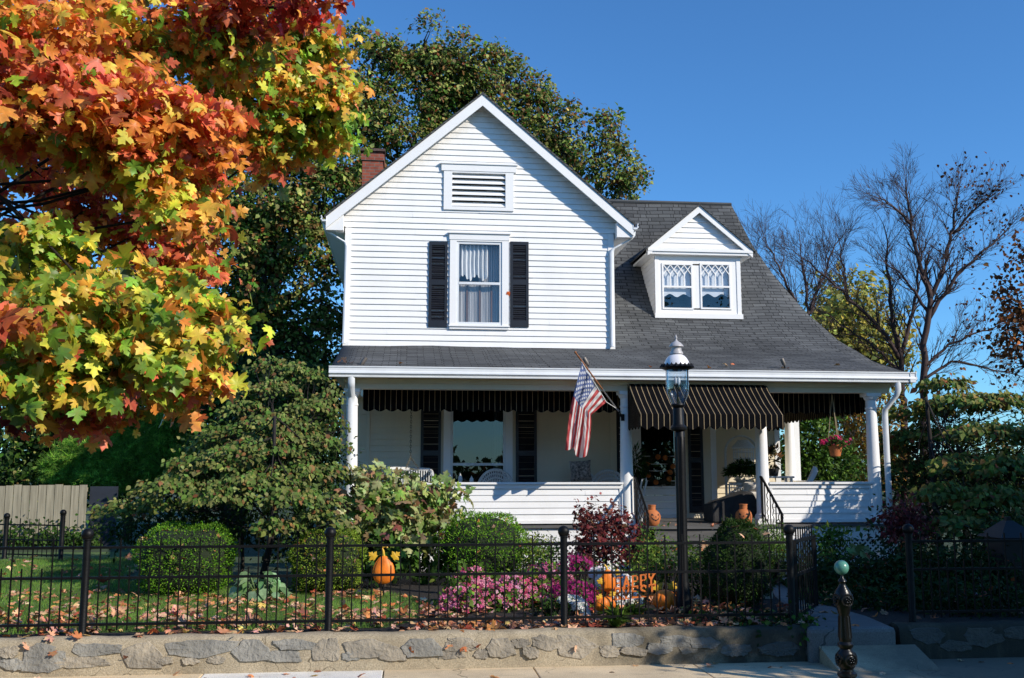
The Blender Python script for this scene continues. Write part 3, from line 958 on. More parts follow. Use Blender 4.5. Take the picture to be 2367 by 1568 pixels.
mb.box(x0, x0 + .07, YO - .03, YO + .0, DR[2], DR[3]); mb.box(x1 - .07, x1, YO - .03, YO, DR[2], DR[3]); mb.box(x0 + .07, x1 - .07, YO - .03, YO, DR[3] - .07, DR[3])
nb = 4; hh = (zg - .05 - DR[2]) / nb
for k in range(nb): mb.box(x0 + .07, x1 - .07, YO - .026, YO - .002, DR[2] + k * hh + .004, DR[2] + (k + 1) * hh - .004)
mb.box(x0 + .07, x1 - .07, YO - .03, YO, zg - .05, zg)
for zz in (1017, 1107 - 0, 1120 - 50, 1120 - 34):
    pass
for yy in (1055, 1073, 1089, 1112):
    z = atz(1520, yy, YO); mb.box(x0 + .07, x1 - .07, YO - .022, YO - .014, z - .008, z + .008)
mb.build('storm_door', TRIM, d)
MB().quad((x0 + .07, YO - .012, zg), (x1 - .07, YO - .012, zg), (x1 - .07, YO - .012, DR[3] - .07), (x0 + .07, YO - .012, DR[3] - .07)).build('pane', GLASSP, d)
MB().box(x1 - .055, x1 - .03, YO - .075, YO - .032, 2.0, 2.14).build('door_handle', IRON, d)
room('hall_behind', x0 + .07, x1 - .07, zg, DR[3] - .07, YO + .02, 1.0, d, DARKV)

# ---- dormer
dm = part('dormer', house)
DXL, DXR = atx(1514, 655, YD), atx(1712, 655, YD)
DZ0, DZE = atz(1613, 731, YD), atz(1613, 592, YD)
DXM = (DXL + DXR) / 2
DEL, DER = atx(1497, 578, YD - .12), atx(1739, 578, YD - .12)
DXA = (DEL + DER) / 2; DHW = (DER - DEL) / 2
DZA = atz(1612, 476, YD - .12); DZB = atz(1612, 577, YD - .12); DSL = (DZA - DZB) / DHW
W1 = rect(1534, 613, 1598, 712, YD); W2 = rect(1622, 613, 1685.6, 712, YD)
mb = MB()
mb.box(DXL, W1[0] - .035, YD, YD + .06, DZ0 - .1, DZE); mb.box(W1[1] + .035, W2[0] - .035, YD, YD + .06, W1[2], W1[3]); mb.box(W2[1] + .035, DXR, YD, YD + .06, DZ0 - .1, DZE)
mb.box(W1[0] - .035, W2[1] + .035, YD, YD + .06, W1[3] + .035, DZE); mb.box(W1[0] - .035, W2[1] + .035, YD, YD + .06, DZ0 - .1, W1[2] - .035)
mb.box(DXL + .0, DXL + .09, YD - .015, YD - .001, DZ0, DZE - .002); mb.box(DXR - .09, DXR, YD - .015, YD - .001, DZ0, DZE - .002)
mb.build('dormer_front', TRIM, dm)
mb = MB()
n = 12
for sg, X in ((-1, DXL), (1, DXR)):
    for k in range(n):
        za = DZ0 - .1 + (DZE - DZ0 + .1) * k / n; zb = DZ0 - .1 + (DZE - DZ0 + .1) * (k + 1) / n
        mb.quad((X + sg * .014, YD + .0, za), (X + sg * .014, 24, za), (X, 24, zb), (X, YD + .0, zb)); mb.quad((X, YD, za), (X, 24, za), (X + sg * .014, 24, za), (X + sg * .014, YD, za))
# tympanum boards
lap(mb, YD - .02, DZE + .16, DZA - .12, .12, lambda z: (DXA - max(0, (DZA - .1 - z) / DSL), DXA + max(0, (DZA - .1 - z) / DSL)))
mb.build('dormer_boards', WHITE, dm)
mb = MB(); mb.box(DEL + .02, DER - .02, YD - .13, YD + .02, DZE, DZE + .055); mb.box(DEL, DER, YD - .16, YD + .02, DZE + .057, DZE + .115); mb.box(DEL - .0, DER, YD - .12, YD + .02, DZE + .117, DZE + .135)
for sg, X in ((-1, DEL), (1, DER)):
    mb.box(min(X, X - sg * .2), max(X, X - sg * .2), YD + .03, 23.5, DZE + .0, DZE + .05)
mb.build('dormer_cornice', TRIM, dm)
mb = MB(); mb2 = MB()
for sg in (-1, 1):
    def P(s, zo, y): return (DXA + sg * s, y, DZA - s * DSL + zo)
    L = math.hypot(1, DSL)
    H_ = DHW + .06
    vs = [P(0, 0, YD - .18), P(H_, 0, YD - .18), P(H_, 0, 24.5), P(0, 0, 24.5), P(0, .04, YD - .18), P(H_, .04, YD - .18), P(H_, .04, 24.5), P(0, .04, 24.5)]
    mb.add(vs, [(0, 1, 5, 4), (1, 2, 6, 5), (4, 5, 6, 7), (3, 2, 1, 0)], [(q[1], (q[2] - 3) * L / DSL) for q in vs])
    vs = [P(0, -.16, YD - .15), P(DHW, -.16, YD - .15), P(DHW, -.004, YD - .15), P(0, -.004, YD - .15), P(0, -.16, YD - .12), P(DHW, -.16, YD - .12), P(DHW, -.004, YD - .12), P(0, -.004, YD - .12)]
    mb2.add(vs, [(0, 1, 2, 3), (7, 6, 5, 4), (0, 4, 5, 1), (1, 5, 6, 2)])
mb.build('dormer_shingles', SHING, dm); mb2.build('dormer_fascia', TRIM, dm)
mb = MB(); mb.box(DXL - .02, DXR + .02, YD - .05, YD - .001, DZ0 - .06, DZ0 + .05); mb.build('dormer_sill', TRIM, dm)
for W in (W1, W2):
    x0, x1, z0, z1 = W; zr = z0 + (z1 - z0) * .49
    mb = MB(); s = .035
    frame(mb, x0, x1, z0, z1, s, YD - .02, YD + .03)
    mb.box(x0, x1, YD - .02, YD + .02, zr - .02, zr + .02)
    # lattice of the upper sash: pointed heads over four lights
    w = (x1 - x0) / 4; zd = z0 + (z1 - z0) * .78
    for k in range(1, 4): mb.box(x0 + k * w - .011, x0 + k * w + .011, YD - .014, YD + .01, zr + .02, zd)
    for k in range(0, 5):
        for sg in (-1, 1):
            xa = x0 + k * w; xb = xa + sg * w
            top = z1
            if not (x0 - .001 <= xb <= x1 + .001):
                xb = xa
                continue
            mb.bar((xa, YD - .008 + .003 * sg, zd), (xb, YD - .008 + .003 * sg, top), .018, .014, (0, 1, 0))
    mb.build('lattice_sash', TRIM, dm)
    MB().quad((x0, YD + .012, z0), (x1, YD + .012, z0), (x1, YD + .012, z1), (x0, YD + .012, z1)).build('pane', GLASS, dm)
    room('room_behind', x0, x1, z0, z1, YD + .031, .8, dm, pm('blue_dim_room', (.03, .04, .07), .9))
    mb = MB(); n = 24; zs = z0 + (z1 - z0) * .30
    for i in range(n):
        u0, u1 = i / n, (i + 1) / n
        f = lambda u: zs - .035 * math.cos(u * 4 * PI - .0) * (1 if True else 0)
        mb.quad((x0 + (x1 - x0) * u0, YD + .07, f(u0)), (x0 + (x1 - x0) * u1, YD + .07, f(u1)), (x0 + (x1 - x0) * u1, YD + .07, z1), (x0 + (x1 - x0) * u0, YD + .07, z1))
    mb.build('window_shade', SHADE, dm)

# ---- awnings
def scallop_sheet(mb, pt, u_len, drop, per=.197 * 2 / 2, amp=.035, du=.012, thick=None):
    """pt(u, v) with u along the width in metres, v 0 top..1 lower hem; the hem is scalloped"""
    n = int(u_len / du)
    vs, uv = [], []
    rows = [0, .34, .67, 1]
    for i in range(n + 1):
        u = u_len * i / n
        hem = amp * (abs(math.sin(PI * u / per)) - 1)
        for v in rows:
            vs.append(pt(u, v * drop + (hem if v == 1 else hem * v * .3))); uv.append((u, v * drop))
    fs = []
    for i in range(n):
        for j in range(len(rows) - 1):
            a = i * 4 + j; fs.append((a, a + 1, a + 5, a + 4))
    mb.add(vs, fs, uv)

def valance(xa, xb, ztop, drop, Y, name='valance_awning'):
    mb = MB()
    scallop_sheet(mb, lambda u, d: (xa + u, Y + .02 * math.sin(u * 2.3) * d / drop + .006 * math.sin(u * 13), ztop - d), xb - xa, drop, .208, .045)
    o = mb.build(name, AWN, house, True); return o
q = rect(845, 905, 1437, 953, YC + .55)
valance(q[0] - .05, q[1] + .05, ZBM + .16, ZBM + .16 - q[2], YC + .55)
q = rect(1782, 908, 2005, 957, YC + .55)
valance(q[0] - .05, q[1] + .03, ZBM + .16, ZBM + .16 - q[2], YC + .55)
mb = MB(); zz = q[2]
scallop_sheet(mb, lambda u, d: (PXR - .52 + .01 * math.sin(u * 3), YC + .15 + u, ZBM + .03 - d), 4.3, ZBM + .03 - zz, .208, .045)
mb.build('valance_awning', AWN, house, True)
# entrance awning
en = part('entrance_awning', house)
YA0, YA1 = YC - .16, 16.45
xa0, xa1 = atx(1452, 890, YA0), atx(1768, 890, YA0)
za0 = atz(1610, 889, YA0); xf0, xf1 = atx(1481, 958, YA1), atx(1811, 958, YA1); zf = atz(1645, 958, YA1)
zmid, ymid = za0 - .10, YA0 - .16
mb = MB(); n = 60; vs, uv, fs = [], [], []
for i in range(n + 1):
    t = i / n
    for s, (y, z) in enumerate(((YA0, za0), (YA0 - .10, za0 - .03), (ymid, zmid), ((ymid + YA1) / 2, (zmid + zf) / 2 - .018), (YA1, zf))):
        k = (YA0 - y) / (YA0 - YA1)
        xl, xr = xa0 + (xf0 - xa0) * k, xa1 + (xf1 - xa1) * k
        vs.append((xl + (xr - xl) * t, y, z + .008 * math.sin(t * 40) * (s == 3))); uv.append((t * (xf1 - xf0), s))
for i in range(n):
    for j in range(4): a = i * 5 + j; fs.append((a, a + 1, a + 6, a + 5))
mb.add(vs, fs, uv); mb.build('canopy', AWN, en, True, auto=50)
mb = MB(); scallop_sheet(mb, lambda u, d: (xf0 + u, YA1 - .012 + .015 * math.sin(u * 5) * d, zf - d), xf1 - xf0, .26, .197, .06); mb.build('front_valance', AWN, en, True)
mb = MB()
for x0_, x1_, sg in ((xa0, xf0, -1), (xa1, xf1, 1)):
    n = 24; vs, uv, fs = [], [], []
    for i in range(n + 1):
        t = i / n; y = YA0 + (YA1 - YA0) * t
        zt = za0 if t < .01 else (zmid + (zf - zmid) * max(0, (t - .18) / .82) if t > .18 else za0 + (zmid - za0) * t / .18)
        zb = zf - .25 + .04 * (1 - abs(math.sin(PI * t * 4)))
        for k in range(3): vs.append((x0_ + (x1_ - x0_) * t + sg * .012, y, zt + (zb - zt) * k / 2 - .004)); uv.append((t * 1.0, k))
    for i in range(n):
        for k in range(2): a = i * 3 + k; fs.append((a, a + 1, a + 4, a + 3))
    mb.add(vs, fs, uv)
mb.each('side_flap', AWN, en, True)
mb = MB(); mb.tube([(xf0, YA1 + .02, zf - .015), (xf1, YA1 + .02, zf - .015)], .013, 8); mb.tube([(xf0, YA1 + .02, zf - .015), (xf0 + .1, YC - .1, 2.75)], .012, 6); mb.tube([(xf1, YA1 + .02, zf - .015), (xf1 - .1, YC - .1, 2.75)], .012, 6)
mb.build('awning_frame', IRON, en, True)

# ---- steps and hand rails
XS0, XS1 = COLX[1] + .35, COLX[2] - .10
mb = MB()
for k in range(3):
    zt = FLZ - .05 - .235 * (k + 0) if k else FLZ - .02
    ya = YC - .22 - .32 * (k + 1)
    if k == 0:
        mb.box(XS0 - .15, XS1 + .1, ya + .0, YC - .225, FLZ - .05, FLZ - .006)
    else:
        mb.box(XS0, XS1, ya, ya + .345, zt - .04, zt)
    mb.box(XS0 + .01, XS1 - .01, ya + .04, ya + .06, zt - .235, zt - .045)
mb.build('porch_steps', FLOORW, house)


def handrail(p_top, p_end, zfoot):
    r = part('hand_rail', house)
    a, b = Vector(p_top), Vector(p_end)
    mb = MB(); mb.tube([a + Vector((0, .05, .0)), a, b, b + Vector((0, -.03, -.02)), b + Vector((0, -.035, -.08))], .022, 8); mb.tube([a + Vector((0, 0, -.62)), b + Vector((0, 0, -.62))], .012, 6)
    mb.build('rail', IRON, r, True)
    mb = MB()
    mb.box(a.x - .016, a.x + .016, a.y - .016, a.y + .016, FLZ, a.z); mb.box(b.x - .018, b.x + .018, b.y - .018, b.y + .018, zfoot, b.z)
    mb.each('newel', IRON, r)
    mb = MB(); n = 7
    for k in range(1, n):
        q = a.lerp(b, k / n)
        zb = q.z - .70
        if k % 2: mb.box(q.x - .008, q.x + .008, q.y - .008, q.y + .008, zb, q.z - .01)
        else:
            pts = [(q.x + .012 * math.sin(j * 1.9), q.y + .012 * math.cos(j * 1.9), zb + (q.z - zb) * j / 16) for j in range(17)]
            mb.tube(pts, .009, 5)
    mb.build('balusters', IRON, r)
handrail(at(1469, 1105, YC - .15), at(1497, 1188, 16.35), GZ)
handrail(at(1760, 1103, YC - .15), at(1807, 1188, 16.35), GZ)

# ---- little flood lamps standing on the porch roof
for px, py, tilt in ((833, 846, .25), (1360, 846, -.2), (1814, 848, -.12)):
    q = at(px, py, YG + .22)
    fl_ = part('roof_floodlight', house)
    b = Vector(q); t = b + Vector((tilt * .35, .02, .14))
    mb = MB(); mb.tube([b + Vector((0, 0, -.10)), b, b + Vector((tilt * .1, 0, .03))], .014, 6); mb.build('stem', IRON, fl_)
    mb = MB(); mb.tube([b + Vector((tilt * .05, 0, .02)), b + Vector((tilt * .12, 0, .05)), t], [.022, .036, .036], 12); mb.build('lamp_head', pm('dull_bronze', (.16, .14, .12), .5, .2, 9, metal=.3), fl_, True)
# ================================================================ THE SETTING
YWALL, YF = 10.4, 10.65
def setting(name, mb, mat, **k):
    o = mb.build(name, mat, None, **k); o['kind'] = 'structure'; return o
def sheet(name, x0, x1, y0, y1, z, mat, nx=1, ny=1, amp=0):
    vs = [(x0 + (x1 - x0) * i / nx, y0 + (y1 - y0) * j / ny, z + (amp * math.sin(i * 1.7 + j * .9) if amp else 0)) for j in range(ny + 1) for i in range(nx + 1)]
    fs = [(j * (nx + 1) + i, j * (nx + 1) + i + 1, (j + 1) * (nx + 1) + i + 1, (j + 1) * (nx + 1) + i) for j in range(ny) for i in range(nx)]
    o = mesh_obj(name, vs, fs, mat); o['kind'] = 'structure'; return o

sheet('ground', -500, 500, YWALL + .2, 900, GZ - .02, FARG)
sheet('far_ground', -500, 500, -500, -4.2, -.02, FARG)
sheet('road', -200, 200, -4.2, 7.30, -.13, ASPH)
mb = MB(); mb.box(-60, 60, 7.30, 7.45, -.3, -.005); mb.box(-60, 60, -4.35, -4.2, -.3, -.005); setting('kerb', mb, WALK, bevel=.012)
mb = MB(); mb.box(-60, 60, 7.45, 9.0, -.3, -.02); setting('verge', mb, SOILG)
# pavement slabs with open joints
jx = [-9.6, -7.6, -5.55, -3.6, -1.05, 0.02 + .0, 1.62, 3.42, 5.3, 7.2, 9.1, 11.0]
JX = []
xpale0, xpale1 = atx(448, 1566, YWALL - .5), atx(884, 1566, YWALL - .5)
edges = [-12.0, -9.6, -7.6, -5.4, xpale0, xpale1, atx(1240, 1550, YWALL - .3), atx(1620, 1545, YWALL - .3), 5.0, 6.9, 8.8, 10.7, 12.6]
mb = MB(); mp = MB()
for a, b in zip(edges, edges[1:]):
    tgt = mp if abs(a - xpale0) < .01 else mb
    tgt.box(a + .006, b - .006, 9.0, YWALL - .02, -.12, 0.0)
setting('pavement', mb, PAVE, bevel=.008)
setting('pavement_slab', mp, PAVEL, bevel=.008)

# ---- low retaining wall
XG0, XG1 = atx(1903, 1480, YWALL), atx(2080, 1480, YWALL)          # gap for the garden walk
rw = thing('retaining_wall', 'low tan mortar garden wall set with irregular grey fieldstones along the pavement', 'wall', (0, YWALL, 0))
random.seed(11)
def wall_body(mb, xa, xb):
    """slightly battered mortar face with a rounded, uneven top"""
    n = int((xb - xa) / .09); prof0 = [(YWALL - .035, -.06), (YWALL - .03, .02), (YWALL - .012, .16), (YWALL, .27), (YWALL + .018, .325), (YWALL + .06, .347), (YWALL + .16, .35), (YWALL + .22, .33), (YWALL + .22, -.06)]
    vs, fs = [], []
    for i in range(n + 1):
        x = xa + (xb - xa) * i / n
        for k, (y, z) in enumerate(prof0):
            j = .007 * math.sin(x * 5.1 + k) + .005 * math.sin(x * 13.7 + k * 2.1)
            vs.append((x, y + j * (k < 7), z + j * .7))
    m = len(prof0)
    for i in range(n):
        for k in range(m - 1): a = i * m + k; fs.append((a, a + m, a + m + 1, a + 1))
    fs.append(tuple(range(m))); fs.append(tuple(range(len(vs) - m, len(vs)))[::-1])
    mb.add(vs, fs)
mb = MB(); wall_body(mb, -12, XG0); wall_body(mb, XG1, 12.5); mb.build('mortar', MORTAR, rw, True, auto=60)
STONES = [(50,1165,120,60,0),(70,1240,150,60,0),(285,1200,250,150,0),(610,1150,290,60,0),(520,1228,320,65,0),(910,1180,250,140,0),(1290,1145,410,90,0),(1065,1220,90,35,0),(1230,1220,110,40,0),(1390,1215,110,40,0),(1615,1150,230,110,0),(1890,1118,260,55,0),(1800,1190,250,60,0),(2080,1150,170,110,0),
 (30,1020,90,110,1),(260,1005,290,100,1),(160,1055,120,48,1),(410,1040,180,80,1),(600,1005,280,100,1),(860,985,210,70,1),(800,1040,160,60,1),(985,1045,80,50,1),(1115,1010,170,100,1),(1240,975,110,50,1),(1400,975,180,80,1),(1310,1035,110,50,1),(1610,1000,260,120,1),(1930,960,210,70,1),(1810,1030,130,60,1),(1965,1025,170,50,1),(2130,1010,160,60,1),(2250,960,230,60,1),(2310,1015,120,50,1),
 (520,1150,200,60,2),(330,1110,200,60,2),(800,1145,260,70,2),(1010,1150,90,60,2),(1110,1180,120,45,2),(1750,1060,210,80,2),(1930,1120,200,60,2),(2110,1070,250,90,2),(2330,1040,170,80,2)]
mb = MB(); mb2 = MB()
def stone(mbx, cx, cz, w, h):
    n = random.randint(5, 7); pts = []
    a0 = random.random() * .8
    for k in range(n):
        a = a0 + 2 * PI * (k + random.uniform(-.22, .22)) / n
        c, s_ = math.cos(a), math.sin(a)
        r = 1 / max(abs(c), abs(s_)) ** .9 * random.uniform(.80, 1.05)
        pts.append((cx + w / 2 * c * r, cz + h / 2 * s_ * r))
    # subdivide edges with jitter for a broken outline
    out = []
    for k in range(n):
        p, q = pts[k], pts[(k + 1) % n]
        for t in (0, .2, .4, .6, .8): out.append((p[0] + (q[0] - p[0]) * t + random.uniform(-.008, .008), p[1] + (q[1] - p[1]) * t + random.uniform(-.007, .007)))
    m = len(out); d = random.uniform(.010, .026)
    zc = lambda z: max(.03, min(.315, z))
    def yf(z): return YWALL - .035 + .045 * max(0, z) / .3
    vs = [(x, yf(zc(z)) + .012, zc(z)) for x, z in out] + [(cx + (x - cx) * .93, yf(zc(z)) - d + random.uniform(-.004, .004), zc(cz + (z - cz) * .9)) for x, z in out] + [(cx, yf(cz) - d - .003, cz)]
    fs = [(k, (k + 1) % m, (k + 1) % m + m, k + m) for k in range(m)] + [(k + m, (k + 1) % m + m, 2 * m) for k in range(m)]
    mbx.add(vs, fs)
org = [(0, 1150, 2.63), (800, 1200, 2.63), (1600, 1150, 2.63)]
for cx, cy, w, h, o_ in STONES:
    ox, oy, s_ = org[o_]
    px, py = (ox + cx / s_) * .9468, (oy + cy / s_) * .9468
    q = at(px, py, YWALL - .02); sc = (q[1] * math.cos(PSI) + q[0] * math.sin(PSI)) / FPX * .9468 / s_
    stone(mb if random.random() < .7 else mb2, q[0], min(q[2], .27), w * sc * 1.16, h * sc * 1.36)
for side in (-1, 1):          # beyond the picture
    x = -4.9 if side < 0 else 9.0
    while abs(x) < 11.6:
        w = random.uniform(.25, .6); stone(mb, x, random.uniform(.12, .22), w, random.uniform(.12, .22)); x += side * (w + .12)
mb.build('stones', STONE, rw); mb2.build('stones', m_stone('grey_fieldstone', (.235, .225, .20), (.34, .32, .275)), rw)

# ---- garden walk
mb = MB()
ZS = .345
p1 = [tuple(at(px, py, Z=ZS)[:2]) for px, py in ((1896, 1466), (2096, 1458), (2010, 1424), (1930, 1402), (1872, 1392), (1828, 1362), (1800, 1338), (1772, 1340), (1790, 1376), (1826, 1408), (1858, 1428))]
p1[0] = (p1[0][0], YWALL - .12); p1[1] = (p1[1][0], YWALL - .12)
mb.slab(p1, -.05, ZS)
q = [(p1[0][0] - .02, YWALL - .32), (p1[1][0] + .05, YWALL - .32), (p1[1][0] + .05, YWALL - .121), (p1[0][0] - .02, YWALL - .121)]
o = setting('garden_path', mb, WALK, bevel=.045)
# short ramp that lifts the pavement to the foot of the step
mb = MB(); xa, xb = XG0 - .1, XG1 + .1; ya, yb = 9.78, YWALL - .125
mb.add([(xa, ya, .004), (xb, ya, .004), (xb, yb, .17), (xa, yb, .17), (xa, yb, -.05), (xb, yb, -.05), (xa, ya, -.05), (xb, ya, -.05)], [(0, 1, 2, 3), (6, 7, 1, 0), (0, 3, 4, 6), (1, 7, 5, 2), (2, 5, 4, 3)])
setting('ramp', mb, PAVE)
q0 = at(1790, 1348, Z=ZS)
mb = MB(); mb.slab([(q0[0] - .25, q0[1] - .1), (q0[0] + .35, q0[1] - .1), (XS1, YC - 1.2), (XS0 + .9, YC - 1.2)], ZS - .06, ZS + .01); setting('garden_path', mb, WALK)

# ---- planting beds and lawn sheets
def ground_poly(name, pts, z, mat, kind='structure'):
    o = mesh_obj(name, [(x, y, z) for x, y in pts], [tuple(range(len(pts)))], mat); o['kind'] = kind; return o
ground_poly('mulch_bed', [(-12, YWALL + .2), (13, YWALL + .2), (13, 17.3), (-.8, 17.3), (-1.6, 15.2), (-.3, 14.2), (.35, 13.0), (.25, 11.6), (-.2, 10.95), (-12, 10.8)], GZ - .006, MULCH)
LAWN = [(-12, 10.80), (-.2, 10.95), (.25, 11.6), (.35, 13.0), (-.3, 14.2), (-1.6, 15.0), (-3.4, 15.0), (-4.4, 16.5), (-5, 22), (-14, 22)]
ground_poly('lawn_soil', LAWN, GZ - .004, SOILG)

# ================================================================ IRON FENCES
def finial_post(mb_parent, x, y, zb, zt, r=.038, ball=.062):
    mb = MB()
    mb.lathe([(r * 1.35, 0), (r * 1.35, .02), (r, .06), (r, zt - zb - ball * 1.9), (r * 1.25, zt - zb - ball * 1.88), (r * 1.25, zt - zb - ball * 1.7), (r * .7, zt - zb - ball * 1.65)], (x, y, zb), 16)
    o = mb.build('post', IRON, mb_parent, True)
    b = MB(); b.ball((x, y, zt - ball), ball, 20, 12); b.build('ball_finial', IRON, o, True)
    return o


def fence_bay(parent, x0, y0, x1, y1, zb, zr, ztall, zshort, pitch=.098):
    """rails and alternating pickets from one post to the next"""
    mb = MB(); L = math.hypot(x1 - x0, y1 - y0)
    for z, h in zip(zr, (.026, .026, .026)):
        mb.bar((x0, y0, z), (x1, y1, z), .028, h)
    n = int(round(L / pitch))
    for k in range(1, n):
        t = k / n; x, y = x0 + (x1 - x0) * t, y0 + (y1 - y0) * t
        top = ztall if k % 2 else zshort
        top += random.uniform(-.004, .004)
        mb.box(x - .0065, x + .0065, y - .0065, y + .0065, zb, top)
    return mb.build('picket_panel', IRON, parent)

ZR = [atz(480, 1264, YF), atz(480, 1333.5, YF), atz(480, 1440, YF)]
ZT, ZSH, ZPB = atz(480, 1243, YF), atz(480, 1311, YF), ZR[2] - .06
POSTX = [atx(197, 1340, YF), atx(761, 1340, YF), atx(1303.5, 1340, YF), atx(1828, 1340, YF)]
POSTX = [POSTX[0] - 2.40] + POSTX
zpt = atz(765, 1218, YF)
fen = thing('iron_picket_fence', 'long black iron picket fence with ball topped posts left of the gate', 'fence', (.4, YF, GZ))
for x in POSTX: finial_post(fen, x, YF, GZ - .03, zpt)
for a, b in zip(POSTX, POSTX[1:]): fence_bay(fen, a + .036, YF, b - .036, YF, ZPB, ZR, ZT, ZSH)
xr0 = atx(2105, 1340, YF)
fr = thing('iron_picket_fence', 'shaded black iron fence with ball topped post right of the open gate', 'fence', (xr0 + 1.2, YF, GZ))
finial_post(fr, xr0, YF, GZ - .03, zpt); finial_post(fr, xr0 + 2.44, YF, GZ - .03, zpt)
fence_bay(fr, xr0 + .036, YF, xr0 + 2.40, YF, ZPB, ZR, ZT, ZSH)
# gate, swung inwards
gx = POSTX[-1] + .05
gt = thing('iron_gate', 'narrow black iron picket gate swung open beside the path', 'gate', (gx, YF + .05, GZ))
g0 = Vector((gx + .02, YF + .06, 0)); q = at(1884, 1330, YF + .95); g1 = Vector((q[0], YF + .95, 0)); gd = (g1 - g0)
mb = MB()
def gp(t, z): return (g0.x + gd.x * t, g0.y + gd.y * t, z)
for t in (0, 1): mb.bar(gp(t, .40), gp(t, ZR[0] + .02), .04, .04, (1, 0, 0))
for z in (.42, ZR[1] - .06, ZR[0]): mb.bar(gp(.0, z), gp(1., z), .03, .035)
mb.build('gate_frame', IRON, gt)
mb = MB()
for k in range(1, 9): mb.bar(gp(k / 9, .41), gp(k / 9, ZT + .05), .013, .013, (1, 0, 0))
mb.build('picket_panel', IRON, gt)
mb = MB()
for z in (.55, 1.1): mb.tube([(POSTX[-1] + .03, YF + .01, z), gp(0, z)], .012, 6)
mb.each('hinge', IRON, gt)
# side fence at the back of the lawn
sf = thing('iron_picket_fence', 'distant black iron fence with two ball posts before the plank fence', 'fence', (-7.2, 20.3, GZ))
sp = [(at(13, 1240, 20.4)[0], 20.4), (at(143, 1240, 19.9)[0], 19.9)]
zt1, zt2 = atz(18, 1186, 20.4), atz(145, 1178, 19.9)
finial_post(sf, sp[0][0], sp[0][1], GZ - .02, zt1, .045, .06); finial_post(sf, sp[1][0], sp[1][1], GZ - .02, zt2 + .0, .045, .06)
d = ((sp[1][0] - sp[0][0]), (sp[1][1] - sp[0][1]))
zz = [zt1 - .22, zt1 - .5, .42]
fence_bay(sf, sp[0][0], sp[0][1], sp[1][0], sp[1][1], .38, zz, zt1 - .10, zt1 - .4, .11)
fence_bay(sf, sp[0][0] - d[0] * 1.6, sp[0][1] - d[1] * 1.6, sp[0][0], sp[0][1], .38, zz, zt1 - .10, zt1 - .4, .11)

# ---- weathered plank fence
YPF = 23.5
pfx1 = atx(199, 1170, YPF); zpf = atz(100, 1122, YPF)
pf = thing('plank_fence', 'tall weathered grey plank fence at the left behind the lawn', 'fence', (pfx1 - 3, YPF, GZ))
x = pfx1
k = 0
planks = MB()
while x > -15.5:
    w = .160
    planks.box(x - w, x, YPF + random.uniform(-.008, .004), YPF + .02, GZ, zpf + random.uniform(-.02, .02)); x -= w + .016
planks.build('planks', FENCEW, pf)
mb = MB(); mb.box(-15.5, pfx1, YPF + .03, YPF + .07, .7, .79); mb.box(-15.5, pfx1, YPF + .03, YPF + .07, 1.55, 1.64); mb.build('fence_rail', FENCEW, pf)
MB().box(pfx1 + .03, pfx1 + .62, YPF + .12, YPF + .22, GZ, zpf - .03).build('end_panel', pm('dark_blue_boards', (.02, .026, .04), .7, .2), pf)

# ================================================================ STREET LAMP
YL = 11.7
lx = atx(1576, 1200, YL)
lamp = thing('street_lamp', 'black gas style lamp post with white dome top and clear glass lantern', 'street lamp', (lx, YL, GZ))
def lz(y): return atz(1567, y + (5 if y < 960 else -5 if y < 1010 else 0), YL)
LDX = atx(1566, 900, YL) - lx        # the old post leans a hair
C0 = (lx, YL, 0)
zb_ = GZ - .02
mb = MB()
nf = 16; r = .058
prof = [(.09, zb_), (.09, zb_ + .2), (.08, zb_ + .24), (.07, zb_ + .34), (r, zb_ + .4)]
prof += [(r, lz(1105)), (r * .98, lz(1050)), (.056, lz(1003)), (.052, lz(1002))]
mb.lathe(prof, C0, 24)
for k in range(8):
    a = 2 * PI * k / 8
    mb.box(lx + .056 * math.cos(a) - .006, lx + .056 * math.cos(a) + .006, YL + .056 * math.sin(a) - .006, YL + .056 * math.sin(a) + .006, zb_ + .5, lz(1010))
mb.build('post', IRON, lamp, True)
def lshift(mbx, y_ref):
    """follow the slight lean"""
    for i, v in enumerate(mbx.v):
        t = (v[2] - GZ) / (lz(900) - GZ); mbx.v[i] = (v[0] + LDX * t, v[1], v[2])
    return mbx
mb = MB(); mb.lathe([(.07, lz(1002)), (.098, lz(999)), (.102, lz(994)), (.075, lz(988)), (.068, lz(985)), (.062, lz(940)), (.055, lz(938)), (.075, lz(936)), (.085, lz(932)), (.08, lz(929))], C0, 24); lshift(mb, 0).build('neck', IRON, lamp, True)
mb = MB(); gl = [(.080, lz(929)), (.135, lz(905)), (.140, lz(895)), (.137, lz(850)), (.134, lz(849)), (.137, lz(895)), (.132, lz(904)), (.077, lz(928))]
mb.lathe(gl, C0, 32); lshift(mb, 0)
def m_lampglass():
    m, nt, out = _nt('lantern_glass')
    lw = nt.nodes.new('ShaderNodeLayerWeight'); lw.inputs[0].default_value = .25
    g = nt.nodes.new('ShaderNodeBsdfGlossy'); g.inputs['Roughness'].default_value = .03
    t = nt.nodes.new('ShaderNodeBsdfTransparent'); t.inputs[0].default_value = (.90, .93, .95, 1)
    mx = nt.nodes.new('ShaderNodeMixShader'); nt.links.new(math_n(nt, 'MULTIPLY', lw.outputs['Facing'], .55), mx.inputs[0])
    f2 = math_n(nt, 'ADD', math_n(nt, 'MULTIPLY', lw.outputs['Facing'], .5), .05); nt.links.new(f2, mx.inputs[0])
    nt.links.new(t.outputs[0], mx.inputs[1]); nt.links.new(g.outputs[0], mx.inputs[2]); nt.links.new(mx.outputs[0], out.inputs[0]); return m
mb.build('glass_globe', m_lampglass(), lamp, True)
mb = MB(); n = 60; vs, fs = [], []
